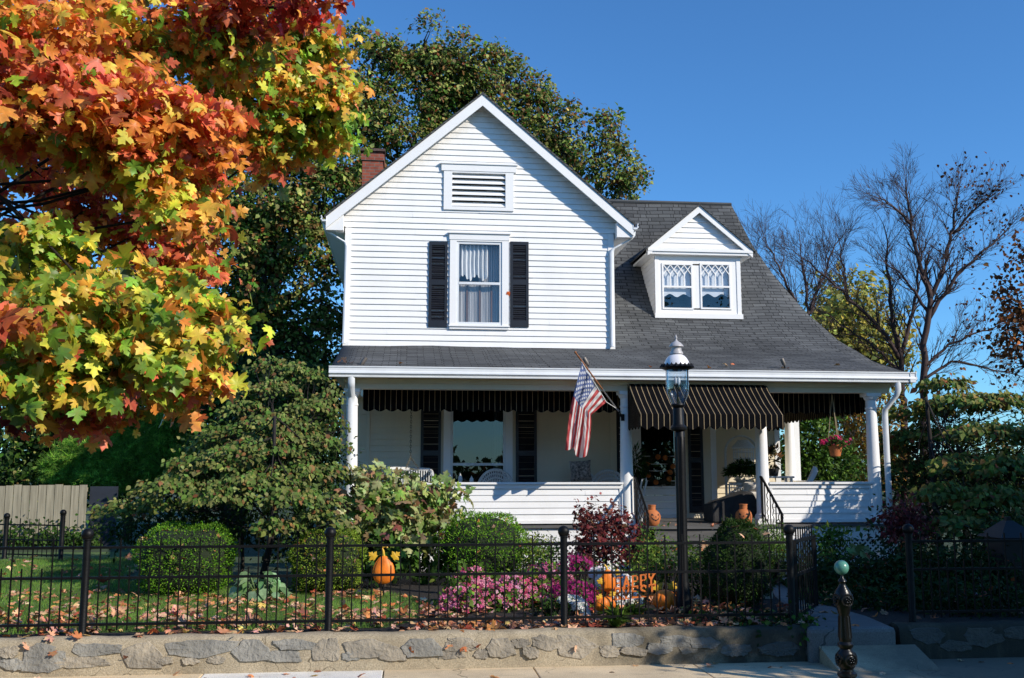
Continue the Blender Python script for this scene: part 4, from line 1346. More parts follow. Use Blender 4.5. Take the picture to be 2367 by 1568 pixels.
for k in range(n):
    a = 2 * PI * k / n; sc = 1 + .03 * math.cos(a * 20); up_ = .012 * (1 if math.cos(a * 20) > 0 else -1)
    for rr, z in ((.125, lz(852)), (.20 * sc, lz(846) + .0), (.205 * sc, lz(846) + .006), (.175 * sc, lz(838) + up_), (.125, lz(846))):
        vs.append((lx + rr * math.cos(a), YL + rr * math.sin(a), z))
for k in range(n):
    for j in range(4): a = k * 5 + j; b = ((k + 1) % n) * 5 + j; fs.append((a, b, b + 1, a + 1))
mb.add(vs, fs); lshift(mb, 0).build('scalloped_brim', IRON, lamp, True)
LWH = pm('lamp_white_enamel', (.78, .77, .80), .35, .05, 4, spec=.6)
LGR = pm('lamp_grey_metal', (.42, .41, .42), .45, .12, 8, spec=.6)
mb = MB(); prof = []
for k in range(10):
    a = PI / 2 * k / 9; prof.append((.160 * abs(math.cos(a)) ** .8 if k < 9 else .07, lz(846) + (lz(813) - lz(846)) * abs(math.sin(a)) ** 1.15))
prof[-1] = (.075, lz(813)); mb.lathe(prof, C0, 32); lshift(mb, 0).build('dome', LWH, lamp, True)
mb = MB(); mb.lathe([(.080, lz(814)), (.078, lz(810)), (.062, lz(806)), (.060, lz(800)), (.064, lz(798)), (.088, lz(797)), (.084, lz(794)), (.055, lz(788)), (.022, lz(784)), (.012, lz(781)), (.012, lz(778)), (.018, lz(776)), (.010, lz(773)), (.004, lz(769))], C0, 24)
lshift(mb, 0).build('finial_cap', LGR, lamp, True)
mb = MB(); mb.tube([(lx, YL, lz(929)), (lx, YL, lz(905)), (lx - .02, YL, lz(890))], .01, 6); lshift(mb, 0).build('burner', IRON, lamp)
mb = MB(); mb.ball((lx - .025, YL - .02, lz(876)), .028, 12, 8, (.75, .75, 1.7)); mb.ball((lx + .025, YL + .02, lz(876)), .028, 12, 8, (.75, .75, 1.7)); lshift(mb, 0).build('bulb', LWH, lamp, True)
mb = MB()
for a in (-.9, 2.2): mb.tube([(lx + .155 * math.cos(a), YL + .155 * math.sin(a), lz(850)), (lx + .146 * math.cos(a), YL + .146 * math.sin(a), lz(895)), (lx + .07 * math.cos(a), YL + .07 * math.sin(a), lz(936))], .006, 6)
lshift(mb, 0).build('lantern_strap', IRON, lamp)

# ================================================================ BOLLARD (old hitching post)
YBO = 9.12
bx = atx(1958, 1560, YBO); bxt = atx(1945, 1312, YBO)
bz = lambda y: atz(1952, y, YBO)
bol = thing('hitching_post', 'ornate black cast iron post with a green ball on top by the pavement', 'post', (bx, YBO, 0))
zb0, zb1 = 0, bz(1312)
def blean(mbx):
    for i, v in enumerate(mbx.v): mbx.v[i] = (v[0] + (bxt - bx) * (v[2] - bz(1560)) / (zb1 - bz(1560)), v[1], v[2])
    return mbx
BLK = pm('gloss_black_cast_iron', (.006, .0055, .005), .3, .4, 10, .2, 50, spec=.35)
mb = MB()
C1 = (bx, YBO, 0)
P_ = [(.11, -.03), (.11, bz(1580)), (.07, bz(1573)), (.068, bz(1568)), (.088, bz(1562)), (.086, bz(1556)), (.060, bz(1551)), (.058, bz(1547)), (.078, bz(1540)), (.088, bz(1525)), (.082, bz(1510)), (.058, bz(1503)), (.052, bz(1500)), (.070, bz(1494)), (.072, bz(1489)), (.055, bz(1483)), (.058, bz(1478)), (.060, bz(1470)), (.048, bz(1420)), (.054, bz(1417)), (.056, bz(1413)), (.062, bz(1408)), (.078, bz(1395)), (.080, bz(1380)), (.072, bz(1368)), (.040, bz(1356)), (.030, bz(1350)), (.032, bz(1347)), (.040, bz(1344)), (.036, bz(1341)), (.016, bz(1336)), (.013, bz(1330))]
mb.lathe(P_, C1, 28)
for k in range(10):
    a = 2 * PI * k / 10
    mb.bar((bx + .057 * math.cos(a), YBO + .057 * math.sin(a), bz(1474)), (bx + .047 * math.cos(a), YBO + .047 * math.sin(a), bz(1424)), .016, .012, (math.cos(a), math.sin(a), 0))
blean(mb).build('shaft', BLK, bol, True)
for zc, rr in ((bz(1386), .080), (bz(1524), .087)):
    for a0 in (-PI / 2 + .15, -PI / 2 + .15 + PI / 2, PI + .1, PI / 2 + .15):
        mb = MB(); c = Vector((bx + rr * math.cos(a0), YBO + rr * math.sin(a0), zc)); t = Vector((-math.sin(a0), math.cos(a0), 0)); nn = Vector((math.cos(a0), math.sin(a0), 0))
        ring = [c + (t * math.cos(b) + Vector((0, 0, 1)) * math.sin(b)) * .052 + nn * (.0 - .012 * abs(math.cos(b))) for b in np.linspace(0, 2 * PI, 19)]
        mb.tube(ring, .008, 6, False)
        for k in range(5):
            b = 2 * PI * k / 5 + .3; q = c + (t * math.cos(b) + Vector((0, 0, 1)) * math.sin(b)) * .022 + nn * .004; mb.ball(q, .012, 8, 6)
        mb.ball(c + nn * .006, .010, 8, 6)
        blean(mb).build('rosette', BLK, bol, True)
mb = MB(); mb.ball((bxt, YBO, zb1), .067, 28, 18); mb.build('ball_top', pm('sea_green_enamel', (.10, .28, .21), .28, .1, 6, spec=.6), bol, True)

# ================================================================ FLAG
fg = thing('flag', 'weathered american flag on a slanting wooden pole fixed to the porch column', 'flag', at(1440, 965, YC - .13))
A = Vector(at(1330, 815, 16.15)); B = Vector(at(1440, 965, YC - .12))
mb = MB(); mb.tube([A.lerp(B, t) for t in (0, .55)], .013, 8); mb.ball(A, .022, 10, 8); mb.build('wooden_pole', pm('varnished_pole', (.30, .11, .035), .4, .2, 8), fg, True)
mb = MB(); mb.tube([A.lerp(B, t) for t in (.55, .93)], .013, 8); mb.build('steel_pole', pm('grey_steel', (.4, .4, .4), .35, .1, metal=.8), fg, True)
mb = MB(); mb.tube([A.lerp(B, .90), B + Vector((0, .06, 0))], .022, 8); mb.box(B.x - .03, B.x + .03, B.y + .01, B.y + .035, B.z - .06, B.z + .06); mb.build('bracket', IRON, fg)
Ha = A.lerp(B, .13) - Vector((0, 0, .02)); Hb = A.lerp(B, .66) - Vector((.02, 0, .10))
nu, nv = 56, 40
E1 = Vector(at(1306, 1034, 16.45)); E0 = Vector(at(1356, 1058, 16.75)); Ba = Vector(at(1328, 985, 16.5))
vs, uv, fs = [], [], []
for i in range(nu + 1):
    u = i / nu
    top = Ha.lerp(E1, u) + Vector((-.04 * math.sin(u * PI), 0, .0))
    # lower edge first sags back under the hoist, then hangs
    if u < .35: bot = Hb.lerp(Vector(at(1366, 960, 16.75)), u / .35)
    else: bot = Vector(at(1366, 960, 16.75)).lerp(E0, (u - .35) / .65) + Vector((.02 * math.sin((u - .35) / .65 * PI * 1.0), 0, 0))
    for j in range(nv + 1):
        v = j / nv                     # 1 = upper edge with the canton
        p = bot.lerp(top, v)
        fold = math.sin(v * 17 + u * 2.2 + .6 * math.sin(u * 5)) * .07 * (.45 + .55 * u) + math.sin(v * 41 + u * 9) * .013 + math.sin(v * 23 - u * 31) * .011 + math.sin(v * 57 + u * 47) * .006
        lat = .03 * math.sin(v * 8.5 + 1) * u
        vs.append((p.x + lat, p.y + fold, p.z - .045 * math.sin(v * PI) * (1 - u) * .8 + (.05 * math.sin(v * 9 + 2) * u ** 3))); uv.append((u, v))
for i in range(nu):
    for j in range(nv): a = i * (nv + 1) + j; fs.append((a, a + 1, a + nv + 2, a + nv + 1))
mesh_obj('cloth', vs, fs, m_flag(), fg, True, uv)
mb = MB(); mb.tube([Ha, A.lerp(B, .10)], .004, 5); mb.tube([Ha, Hb], .007, 5); mb.tube([Hb, A.lerp(B, .97) + Vector((.0, -.02, .06))], .005, 5); mb.build('halyard', TRIM, fg)

# ================================================================ THINGS ON THE PORCH
def on_floor(px, py, Z=FLZ): return at(px, py, Z=Z)
# --- jack-o'-lantern jars
def jar(px, py, label, face_a, sc=1.0):
    q = on_floor(px, py); q = Vector((q[0], max(YC - .50, min(q[1], YC - .30)), FLZ)); q.x = atx(px, py - 15, q.y)
    j = thing('pumpkin_jar', label, 'pumpkin jar', q, 'terracotta jack-o-lantern jars on the porch edge')
    R = .122 * sc
    prof = [(R * .62, .0), (R * .88, .03), (R, .09), (R * 1.0, .14), (R * .88, .19), (R * .60, .222), (R * .46, .232), (R * .46, .29), (R * .50, .292), (R * .50, .305), (R * .4, .306)]
    prof = [(a, z * sc) for a, z in prof]
    mb = MB(); mb.lathe(prof, q, 32); mb.build('jar_body', TERRA, j, True)
    mb = MB(); mb.tube([q + Vector((R * 1.0 * math.cos(t + face_a + 1.15) * .0 + R * 1.02 * math.sin(b) * math.cos(face_a + .95), R * 1.02 * math.sin(b) * math.sin(face_a + .95), (.12 - .11 * math.cos(b)) * sc)) for t, b in [(0, x) for x in np.linspace(.5, 2.7, 12)]], .010, 6); mb.build('handle', TERRA, j, True)
    def onp(a, z):
        rr = np.interp(z, [p_[1] for p_ in prof[:6]], [p_[0] for p_ in prof[:6]]) + .0025
        return (q.x + rr * math.cos(face_a + a), q.y + rr * math.sin(face_a + a), q.z + z)
    mb = MB()
    for sgn in (-1, 1):
        mb.add([onp(sgn * .25, .150 * sc), onp(sgn * .62, .150 * sc), onp(sgn * .50, .185 * sc)], [(0, 1, 2)])
    mb.add([onp(-.10, .125 * sc), onp(.10, .125 * sc), onp(0, .148 * sc)], [(0, 1, 2)])
    m_ = 10
    for k in range(m_):
        a0, a1 = -.62 + 1.24 * k / m_, -.62 + 1.24 * (k + 1) / m_
        f = lambda a: (.085 + .055 * (a / .62) ** 2) * sc
        w = .016 * sc if k % 3 else .007 * sc
        mb.add([onp(a0, f(a0) - w), onp(a1, f(a1) - w), onp(a1, f(a1) + .004), onp(a0, f(a0) + .004)], [(0, 1, 2, 3)])
    mb.build('carved_face', DARKV, j)
jar(1507, 1209, 'smiling terracotta pumpkin jar behind the left hand rail', -PI / 2 + .25, 1.15)
jar(1719, 1207, 'smiling terracotta pumpkin jar in front of the dark rug right of the door', -PI / 2 - .35, 1.18)

# --- wicker furniture
def fan_back(mb, c, w, h, y, ncut=True):
    """rounded wicker chair back with ribs, open slots round a small cross"""
    n = 26
    for k in range(n + 1):
        a = PI * k / n
        e = Vector((c[0] + w / 2 * math.cos(a), y + .05 * math.sin(a), c[2] + h * abs(math.sin(a)) ** .8))
        s0 = Vector((c[0] + w * .42 * math.cos(a) * .35, y, c[2] - .02))
        if ncut and .25 < k / n < .75 and k % 4 == 0: s0 = s0.lerp(e, .35)
        mb.tube([s0, e], .013, 5)
    for f in (.55, .72, .86, 1.0):
        mb.tube([(c[0] + w / 2 * f * math.cos(PI * k / 24), y + .05 * math.sin(PI * k / 24) * f - .006, c[2] + h * f * abs(math.sin(PI * k / 24)) ** .8) for k in range(25)], .016 if f < 1 else .028, 6)

def wicker_chair(px, label, w=.74, Y=19.0, ztop=None):
    x = atx(px, 1100, Y)
    t = thing('wicker_chair', label, 'chair', (x, Y, FLZ), 'white wicker chairs on the porch')
    zt = ztop or atz(px, 1086, Y)
    mb = MB(); fan_back(mb, (x, Y, FLZ + .42), w, zt - FLZ - .42, Y + .22); mb.build('backrest', WICK, t, True)
    mb = MB(); mb.box(x - w * .4, x + w * .4, Y - .3, Y + .22, FLZ + .36, FLZ + .42); mb.build('seat', WICK, t, bevel=.02)
    for sx in (-1, 1):
        mb = MB(); mb.tube([(x + sx * w * .46, Y + .2, FLZ + .66), (x + sx * w * .5, Y - .1, FLZ + .64), (x + sx * w * .47, Y - .32, FLZ + .60), (x + sx * w * .44, Y - .34, FLZ + .4)], .03, 7); mb.build('armrest', WICK, t, True)
        for yy in (-.28, .2):
            mb = MB(); mb.tube([(x + sx * w * .38, Y + yy, FLZ), (x + sx * w * .38, Y + yy, FLZ + .37)], .022, 6); mb.build('leg', WICK, t)
    return t
wicker_chair(1149, 'white wicker armchair with round back in front of the porch window')
# sofa with cushion
xs = atx(1395, 1100, 18.95)
sfa = thing('wicker_sofa', 'white wicker sofa with rounded backs at the porch end by the column', 'sofa', (xs, 18.95, FLZ))
mb = MB(); fan_back(mb, (atx(1408, 1100, 19.1), 19.1, FLZ + .42), .75, atz(1408, 1088, 19.1) - FLZ - .42, 19.17); fan_back(mb, (atx(1352, 1100, 19.1), 19.1, FLZ + .42), .62, atz(1352, 1093, 19.1) - FLZ - .42, 19.2, False); mb.build('backrest', WICK, sfa, True)
mb = MB(); mb.box(xs - .75, xs + .5, 18.6, 19.15, FLZ + .34, FLZ + .42); mb.build('seat', WICK, sfa, bevel=.02)
for sx in (-.7, .45):
    for yy in (18.65, 19.1): mb = MB(); mb.tube([(xs + sx, yy, FLZ), (xs + sx, yy, FLZ + .35)], .024, 6); mb.build('leg', WICK, sfa)
def pillow(mb, c, w, h, d, tilt=0):
    n = 10; vs, fs = [], []
    for sgn in (-1, 1):
        for j in range(n + 1):
            for i in range(n + 1):
                u, v = i / n * 2 - 1, j / n * 2 - 1
                bul = max(0, (1 - u ** 4)) * max(0, (1 - v ** 4))
                px_, pz_ = u * w / 2 * (1 - .08 * (1 - v * v)), v * h / 2 * (1 - .08 * (1 - u * u))
                vs.append((c[0] + px_ * math.cos(tilt) - pz_ * math.sin(tilt), c[1] + sgn * d / 2 * bul ** .6, c[2] + px_ * math.sin(tilt) + pz_ * math.cos(tilt)))
    for s_ in range(2):
        o_ = s_ * (n + 1) ** 2
        for j in range(n):
            for i in range(n): a = o_ + j * (n + 1) + i; f = (a, a + 1, a + n + 2, a + n + 1); fs.append(f if s_ == 0 else f[::-1])
    mb.add(vs, fs)
FLORAL = pm('floral_fabric', (.035, .03, .03), .9, .5, 24, 0, col2=(.55, .45, .38))
mb = MB(); q = at(1342, 1089, 18.9); pillow(mb, q, .42, .40, .16, .06); o = mb.build('throw_pillow', FLORAL, None, True); tag(o, 'dark floral throw pillow propped on the wicker sofa', 'pillow')
# small table with white ornaments
xt = atx(1062, 1120, 18.3)
tb = thing('side_table', 'small white table behind the porch wall holding three white finials', 'table', (xt, 18.3, FLZ))
mb = MB(); mb.lathe([(.32, .60), (.32, .635)], (xt, 18.3, FLZ), 24); mb.build('table_top', WICK, tb)
for k in range(3):
    a = 2 * PI * k / 3; mb = MB(); mb.tube([(xt + .2 * math.cos(a), 18.3 + .2 * math.sin(a), FLZ), (xt + .16 * math.cos(a), 18.3 + .16 * math.sin(a), FLZ + .6)], .018, 6); mb.build('leg', WICK, tb)
for px, hh, lab in ((1040, 1098, 'short white wooden finial at the left end of the porch table'), (1064, 1094, 'tallest pointed white finial in the middle of the porch table'), (1090, 1100, 'stubby white finial at the right end of the porch table')):
    q = at(px, hh, 18.3); h = q[2] - FLZ - .636
    mb = MB(); mb.lathe([(.03, 0), (.035, .02), (.025, h * .3), (.042, h * .55), (.032, h * .75), (.012, h * .9), (.003, h)], (q[0], 18.3, FLZ + .636), 14)
    o = mb.build('finial_ornament', WICK, None, True); tag(o, lab, 'ornament', 'white finials on the porch table')
# porch swing on its chains
q0, q1 = at(898, 1100, 18.4), at(998, 1100, 18.4)
sw = thing('porch_swing', 'white wicker porch swing hanging on chains behind the left porch wall', 'swing', ((q0[0] + q1[0]) / 2, 18.4, FLZ + .4))
zs1, zs2 = atz(940, 1084, 18.4), atz(990, 1090, 18.4)
mb = MB()
x0, x1 = q0[0], q1[0]
mb.tube([(x0 - .02, 18.05, zs1 - .01), (x0 + .1, 18.2, zs1), ((x0 + x1) / 2, 18.75, zs1), (x1 - .04, 18.75, zs2 + .03), (x1, 18.7, zs2)], .035, 8)
mb.tube([(x1, 18.7, zs2), (x1, 18.3, zs2 - .03), (x1, 18.05, zs2 - .06)], .035, 8)
for k in range(16):
    t = k / 15; xx = x0 + .1 + (x1 - x0 - .1) * t; mb.tube([(xx, 18.74, zs1), (xx, 18.6, FLZ + .45)], .012, 5)
for k in range(7):
    yy = 18.05 + .65 * k / 6; mb.tube([(x1, yy, zs2 - .04), (x1, yy, FLZ + .45)], .012, 5)
mb.build('backrest', WICK, sw, True)
mb = MB(); mb.box(x0, x1, 18.05, 18.68, FLZ + .40, FLZ + .46); mb.build('seat', WICK, sw, bevel=.02)
def chain(mb, a, b, pitch=.045):
    a, b = Vector(a), Vector(b); L = (b - a).length; n = int(L / pitch); d = (b - a) / n; dn = d.normalized()
    s1 = dn.cross(Vector((0, 1, 0))).normalized(); s2 = dn.cross(s1)
    for k in range(n):
        c = a + d * (k + .5); s = s1 if k % 2 else s2
        pts = [c + dn * (.030 * math.cos(t)) + s * (.015 * math.sin(t)) for t in np.linspace(0, 2 * PI, 9)]
        mb.tube(pts, .0048, 4, False)
CH = pm('dull_brass_chain', (.16, .13, .08), .5, .3, 20, metal=.5)
top = at(951, 935, 18.4); mid = at(949, 1058, 18.4)
for pts in ([(top[0], 18.4, 3.5), (mid[0], 18.4, mid[2])], [(mid[0], 18.4, mid[2]), (atx(938, 1090, 18.1), 18.1, zs1)], [(mid[0], 18.4, mid[2]), (atx(968, 1090, 18.7), 18.7, zs1)]):
    mb = MB(); chain(mb, pts[0], pts[1]); mb.build('chain', CH, sw)

# wreath on the door
q = at(1523, 1085, YO - .08)
wr = thing('door_wreath', 'dark autumn wreath with orange flowers hanging on the front door', 'wreath', q)
mb = MB(); pts = [(q[0] + .26 * math.cos(t), q[1], q[2] + .26 * math.sin(t)) for t in np.linspace(0, 2 * PI, 25)]; mb.tube(pts, .05, 7, False)
for k in range(160):
    a = random.random() * 2 * PI; r_ = .26 + random.uniform(-.07, .07); e = Vector((random.uniform(-.07, .07), random.uniform(-.06, .0), random.uniform(-.07, .07)))
    p0 = Vector((q[0] + r_ * math.cos(a), q[1] - .03, q[2] + r_ * math.sin(a))); mb.tube([p0, p0 + e], [.01, .003], 3)
mb.build('twig_ring', pm('wreath_greens', (.02, .022, .010), .9, .4, 20), wr)
mb = MB()
for a, r_ in ((.2, .28), (1.7, .25), (2.7, .27), (3.6, .26), (4.4, .27), (5.5, .27), (1.1, .26), (6.0, .22)):
    c = (q[0] + r_ * math.cos(a), q[1] - .07, q[2] + r_ * math.sin(a)); mb.ball(c, .055, 10, 7, (1, .6, 1))
mb.each('orange_flower', pm('wreath_orange', (.45, .13, .02), .8, .4, 20, .6, 60), wr, True)

# rolled dark rug / covered cushion leaning by the door
rg = MB()
q = [at(*a, YC + .55) for a in ((1640, 1190), (1640, 1168), (1655, 1160), (1695, 1146), (1722, 1135), (1733, 1138), (1740, 1152), (1745, 1172), (1742, 1194))]
poly = [(float(p_[0]), max(float(p_[2]), FLZ + .005)) for p_ in q]
poly[0] = (poly[0][0], FLZ + .005); poly[-1] = (poly[-1][0], FLZ + .005)
rg.prism(poly, YC + .35, YC + .95)
o = rg.build('seat_cushion', pm('dark_grey_cushion_cloth', (.035, .033, .033), .95, .3, 8, .4, 90), None, False, bevel=.035)
tag(o, 'big dark grey cushion slumped on the porch floor beside the door', 'cushion')
# stack of cream pillows behind it
mb = MB(); q = at(1742, 1146, YC + 1.15); pillow(mb, (q[0], q[1], q[2]), .5, .22, .4); q = at(1745, 1126, YC + 1.15); pillow(mb, (q[0], q[1], q[2]), .45, .2, .4)
o = mb.build('pale_cushion', pm('pale_floral_cushion', (.60, .55, .48), .9, .25, 14), None, True); tag(o, 'pale floral cushion behind the dark grey one near the column', 'cushion')
# arched wicker plant stand with fern and bird cage
YS = 19.6
xa, xb = atx(1678, 1100, YS), atx(1752, 1100, YS); xm = (xa + xb) / 2
ps = thing('plant_stand', 'tall white wicker plant stand with an arch beside the front door', 'plant stand', (xm, YS, FLZ))
za = atz(1715, 1008, YS)
mb = MB()
for dy in (-.03, .03):
    pts = [(xa, YS + dy, FLZ)] + [(xa, YS + dy, FLZ + .75)] + [(xm - (xm - xa) * math.cos(t), YS + dy, za - (xb - xa) / 2 + (xb - xa) / 2 * math.sin(t)) for t in np.linspace(0, PI, 15)] + [(xb, YS + dy, FLZ + .75), (xb, YS + dy, FLZ)]
    mb.tube(pts, .016, 6)
n = 40
for k in range(n):
    t = PI * k / n; p0 = (xm - (xm - xa) * math.cos(t), YS - .03, za - (xb - xa) / 2 + (xb - xa) / 2 * math.sin(t)); t2 = PI * (k + 1) / n
    p1_ = (xm - (xm - xa) * math.cos(t2), YS + .03, za - (xb - xa) / 2 + (xb - xa) / 2 * math.sin(t2)); mb.tube([p0, p1_], .006, 4)
mb.build('arch', WICK, ps, True)
mb = MB()
zq = atz(1715, 1118, YS)
for k in range(15):
    xx = xa + (xb - xa) * k / 14; mb.tube([(xx, YS - .2, FLZ + .12), (xx, YS - .2, zq)], .008, 4)
for k in range(8):
    z = FLZ + .14 + (zq - FLZ - .14) * k / 7; mb.tube([(xa, YS - .205, z), (xb, YS - .205, z)], .008, 4)
mb.box(xa, xb, YS - .2, YS + .12, zq - .03, zq - .01); mb.tube([(xa, YS - .2, zq), (xb, YS - .2, zq)], .022, 6); mb.tube([(xa, YS - .2, FLZ), (xa, YS - .2, zq)], .018, 6); mb.tube([(xb, YS - .2, FLZ), (xb, YS - .2, zq)], .018, 6)
mb.build('basket_stand', WICK, ps, True)
YCg = YS + .02
cq = at(1719, 1060, YCg); ct = atz(1719, 1018, YCg); cr = .20
cg = thing('bird_cage', 'small white bird cage with peaked roof hanging inside the wicker arch', 'bird cage', (cq[0], YCg, cq[2] - .15))
zc0, zc1 = atz(1719, 1074, YCg), atz(1719, 1036, YCg)
mb = MB()
for k in range(18):
    a = 2 * PI * k / 18; mb.tube([(cq[0] + cr * math.cos(a), YCg + cr * math.sin(a), zc0), (cq[0] + cr * math.cos(a), YCg + cr * math.sin(a), zc1), (cq[0], YCg, ct)], .006, 4)
for z in (zc0 + .12, zc1 - .08): mb.tube([(cq[0] + cr * math.cos(t), YCg + cr * math.sin(t), z) for t in np.linspace(0, 2 * PI, 25)], .008, 4, False)
mb.tube([(cq[0], YCg, ct), (cq[0], YCg, za)], .004, 4)
mb.build('cage_bars', WICK, cg)
mb = MB(); mb.lathe([(cr * 1.15, zc1 - .01), (cr * 1.18, zc1 + .01), (cr * .5, zc1 + .16), (.02, ct)], (cq[0], YCg, 0), 20); mb.build('cage_roof', WICK, cg, True)
mb = MB(); mb.lathe([(cr * 1.15, zc0 - .03), (cr * 1.15, zc0)], (cq[0], YCg, 0), 20); mb.build('cage_base', WICK, cg)
# small blue-grey cart by the far column, chair slat, urn
YQ = 20.2
qa, qb = at(1760, 1100, YQ), at(1818, 1100, YQ)
ct_ = thing('plant_table', 'white painted plant table at the back corner of the porch', 'table', ((qa[0] + qb[0]) / 2, YQ, FLZ))
ztt = atz(1790, 1101, YQ)
MB().box(qa[0] - .1, qb[0] + .1, YQ - .2, YQ + .2, ztt - .04, ztt).build('table_top', TRIM, ct_, bevel=.01)
for sx in (qa[0] - .05, qb[0] + .04):
    for yy in (-.15, .15): MB().box(sx - .025, sx + .025, YQ + yy - .02, YQ + yy + .02, FLZ, ztt - .041).build('leg', TRIM, ct_)
ad0 = at(1862, 1112, 19.2); ad1 = at(1878, 1080, 19.5)
ac = thing('adirondack_chair', 'white slatted garden chair back showing above the right porch wall', 'chair', (ad0[0] - .1, 19.2, FLZ))
base = Vector((ad0[0] - .22, 19.0, FLZ + .35)); dirv = Vector((ad1[0] - base.x, .35, ad1[2] - base.z))
mb = MB()
side_ = Vector((.35, 1, 0)).normalized()
for k in range(5):
    o_ = side_ * ((k - 2) * .1); mb.bar(base + o_, base + dirv + o_ * 1.1 - Vector((0, 0, .03 * abs(k - 2))), .09, .02, side_)
mb.build('backrest', TRIM, ac, bevel=.006)
mb = MB(); mb.box(base.x - .55, base.x + .02, 18.75, 19.25, FLZ + .30, FLZ + .34); mb.build('seat', TRIM, ac)
for sx in (-.5, 0):
    for yy in (18.78, 19.2): MB().box(base.x + sx - .03, base.x + sx + .03, yy, yy + .04, FLZ, FLZ + .30).build('leg', TRIM, ac)
# thin white bent wire stand left of the door
q = at(1490, 1180, YC + .6)
mb = MB(); x = atx(1482, 1150, 18.6); mb.tube([(x - .02, 18.6, FLZ), (x - .03, 18.6, FLZ + .55), (x + .03, 18.6, FLZ + .78), (x + .10, 18.6, FLZ + .80), (x + .11, 18.6, FLZ + .74), (x + .02, 18.6, FLZ + .4), (x + .0, 18.6, FLZ)], .018, 6)
o = mb.build('wire_stand', WICK, None, True); tag(o, 'bent white wire hoop stand before the front door', 'stand')

# ================================================================ YARD ORNAMENTS
def pumpkin(mb, c, rx, rz, ribs=9, flat=1.0, pear=0):
    n, m = 72, 16; vs, fs = [], []
    for i in range(m + 1):
        a = -PI / 2 + PI * i / m
        for k in range(n):
            t = 2 * PI * k / n; rib = 1 - .10 * (1 - abs(math.sin(t * ribs / 2))) ** 2
            hz = math.sin(a); rr = rx * math.cos(a) * rib * (1 - pear * (hz * .5 + .1 * hz * abs(hz)))
            vs.append((c[0] + rr * math.cos(t), c[1] + rr * math.sin(t) * flat, c[2] + rz * hz * (1 - .12 * math.cos(a) ** 6 * 0)))
    for i in range(m):
        for k in range(n): k2 = (k + 1) % n; fs.append((i * n + k, i * n + k2, (i + 1) * n + k2, (i + 1) * n + k))
    mb.add(vs, fs)
YELLOW = pm('yellow_enamel', (.72, .42, .03), .45, .15, 10)
def maple_flat(mb, c, s, rot=0, y=None):
    pts = [(0, .0), (.20, -.04), (.40, .0), (.32, .14), (.50, .26), (.66, .40), (.50, .50), (.42, .56), (.22, .52), (.33, .80), (.14, .84), (0, 1.08)]
    full = pts + [(-a, b) for a, b in pts[-2:0:-1]]
    cx, cz = 0, .38
    P2 = [(c[0] + s * (a * math.cos(rot) - (b - cz) * math.sin(rot)), c[2] + s * (a * math.sin(rot) + (b - cz) * math.cos(rot))) for a, b in full]
    n = len(P2); vs = [(c[0], c[1] - .006, c[2])] + [(x, c[1], z) for x, z in P2]
    mb.add(vs, [(0, 1 + k, 1 + (k + 1) % n) for k in range(n)])
YPS = 13.6
q = at(887, 1320, YPS)
pk = thing('pumpkin_stake', 'tall flat orange metal pumpkin on a stake in the lawn bed', 'garden ornament', (q[0], YPS, GZ))
zc = (atz(887, 1286, YPS) + atz(887, 1349, YPS)) / 2; hz = (atz(887, 1283, YPS) - atz(887, 1349, YPS)) / 2
mb = MB(); pumpkin(mb, (q[0], YPS, zc), .148, hz, 7, .45, .38); mb.build('pumpkin_body', ORANGE, pk, True)
mb = MB(); ztp = zc + hz; mb.tube([(q[0], YPS, ztp - .02), (q[0] - .01, YPS, ztp + .06), (q[0] - .025, YPS, ztp + .10), (q[0] + .03, YPS, ztp + .13), (q[0] + .04, YPS, ztp + .10)], .016, 8); mb.build('stem', YELLOW, pk, True)
mb = MB(); maple_flat(mb, (q[0] - .14, YPS - .06, ztp + .0), .115, .9); maple_flat(mb, (q[0] + .15, YPS - .06, ztp + .0), .115, -.9); mb.build('metal_leaves', YELLOW, pk)
mb = MB(); mb.tube([(q[0], YPS, GZ - .05), (q[0], YPS, zc - hz + .03)], .012, 6); mb.build('stake', IRON, pk)

# HAPPY HARVEST sign
YH = 11.35
GL = {
 'H': [[(.15, 0), (.15, 1)], [(.85, 0), (.85, 1)], [(.15, .5), (.85, .5)]], 'A': [[(.1, 0), (.5, 1), (.9, 0)], [(.27, .36), (.73, .36)]],
 'P': [[(.2, 0), (.2, 1)], [(.2, 1), (.7, 1), (.88, .87), (.88, .64), (.7, .5), (.2, .5)]], 'Y': [[(.05, 1), (.5, .48), (.5, 0)], [(.95, 1), (.5, .48)]],
 'R': [[(.2, 0), (.2, 1)], [(.2, 1), (.7, 1), (.86, .87), (.86, .66), (.7, .53), (.2, .53)], [(.5, .53), (.9, 0)]], 'V': [[(.05, 1), (.5, 0), (.95, 1)]],
 'E': [[(.2, 0), (.2, 1)], [(.2, 1), (.88, 1), (.88, .82)], [(.2, .52), (.65, .52)], [(.2, 0), (.9, 0), (.9, .18)]],
 'S': [[(.85, .78), (.78, .93), (.55, 1), (.28, .95), (.16, .76), (.26, .58), (.6, .46), (.82, .33), (.84, .16), (.66, .02), (.4, 0), (.18, .08), (.12, .26)]], 'T': [[(.5, 0), (.5, 1)], [(.06, .84), (.06, 1), (.94, 1), (.94, .84)]]}
SERIF = {'H': [(.15, 0), (.85, 0), (.15, 1), (.85, 1)], 'A': [(.1, 0), (.9, 0)], 'P': [(.2, 0)], 'Y': [(.5, 0), (.05, 1), (.95, 1)], 'R': [(.2, 0), (.9, 0)], 'V': [(.05, 1), (.95, 1)], 'E': [], 'S': [], 'T': [(.5, 0)]}
hl, hr = at(1450, 1364, YH), at(1516, 1340, YH)
sg = thing('harvest_sign', 'orange metal yard sign reading HAPPY HARVEST with gourd and pumpkin', 'sign', (at(1440, 1400, YH)[0], YH, GZ))
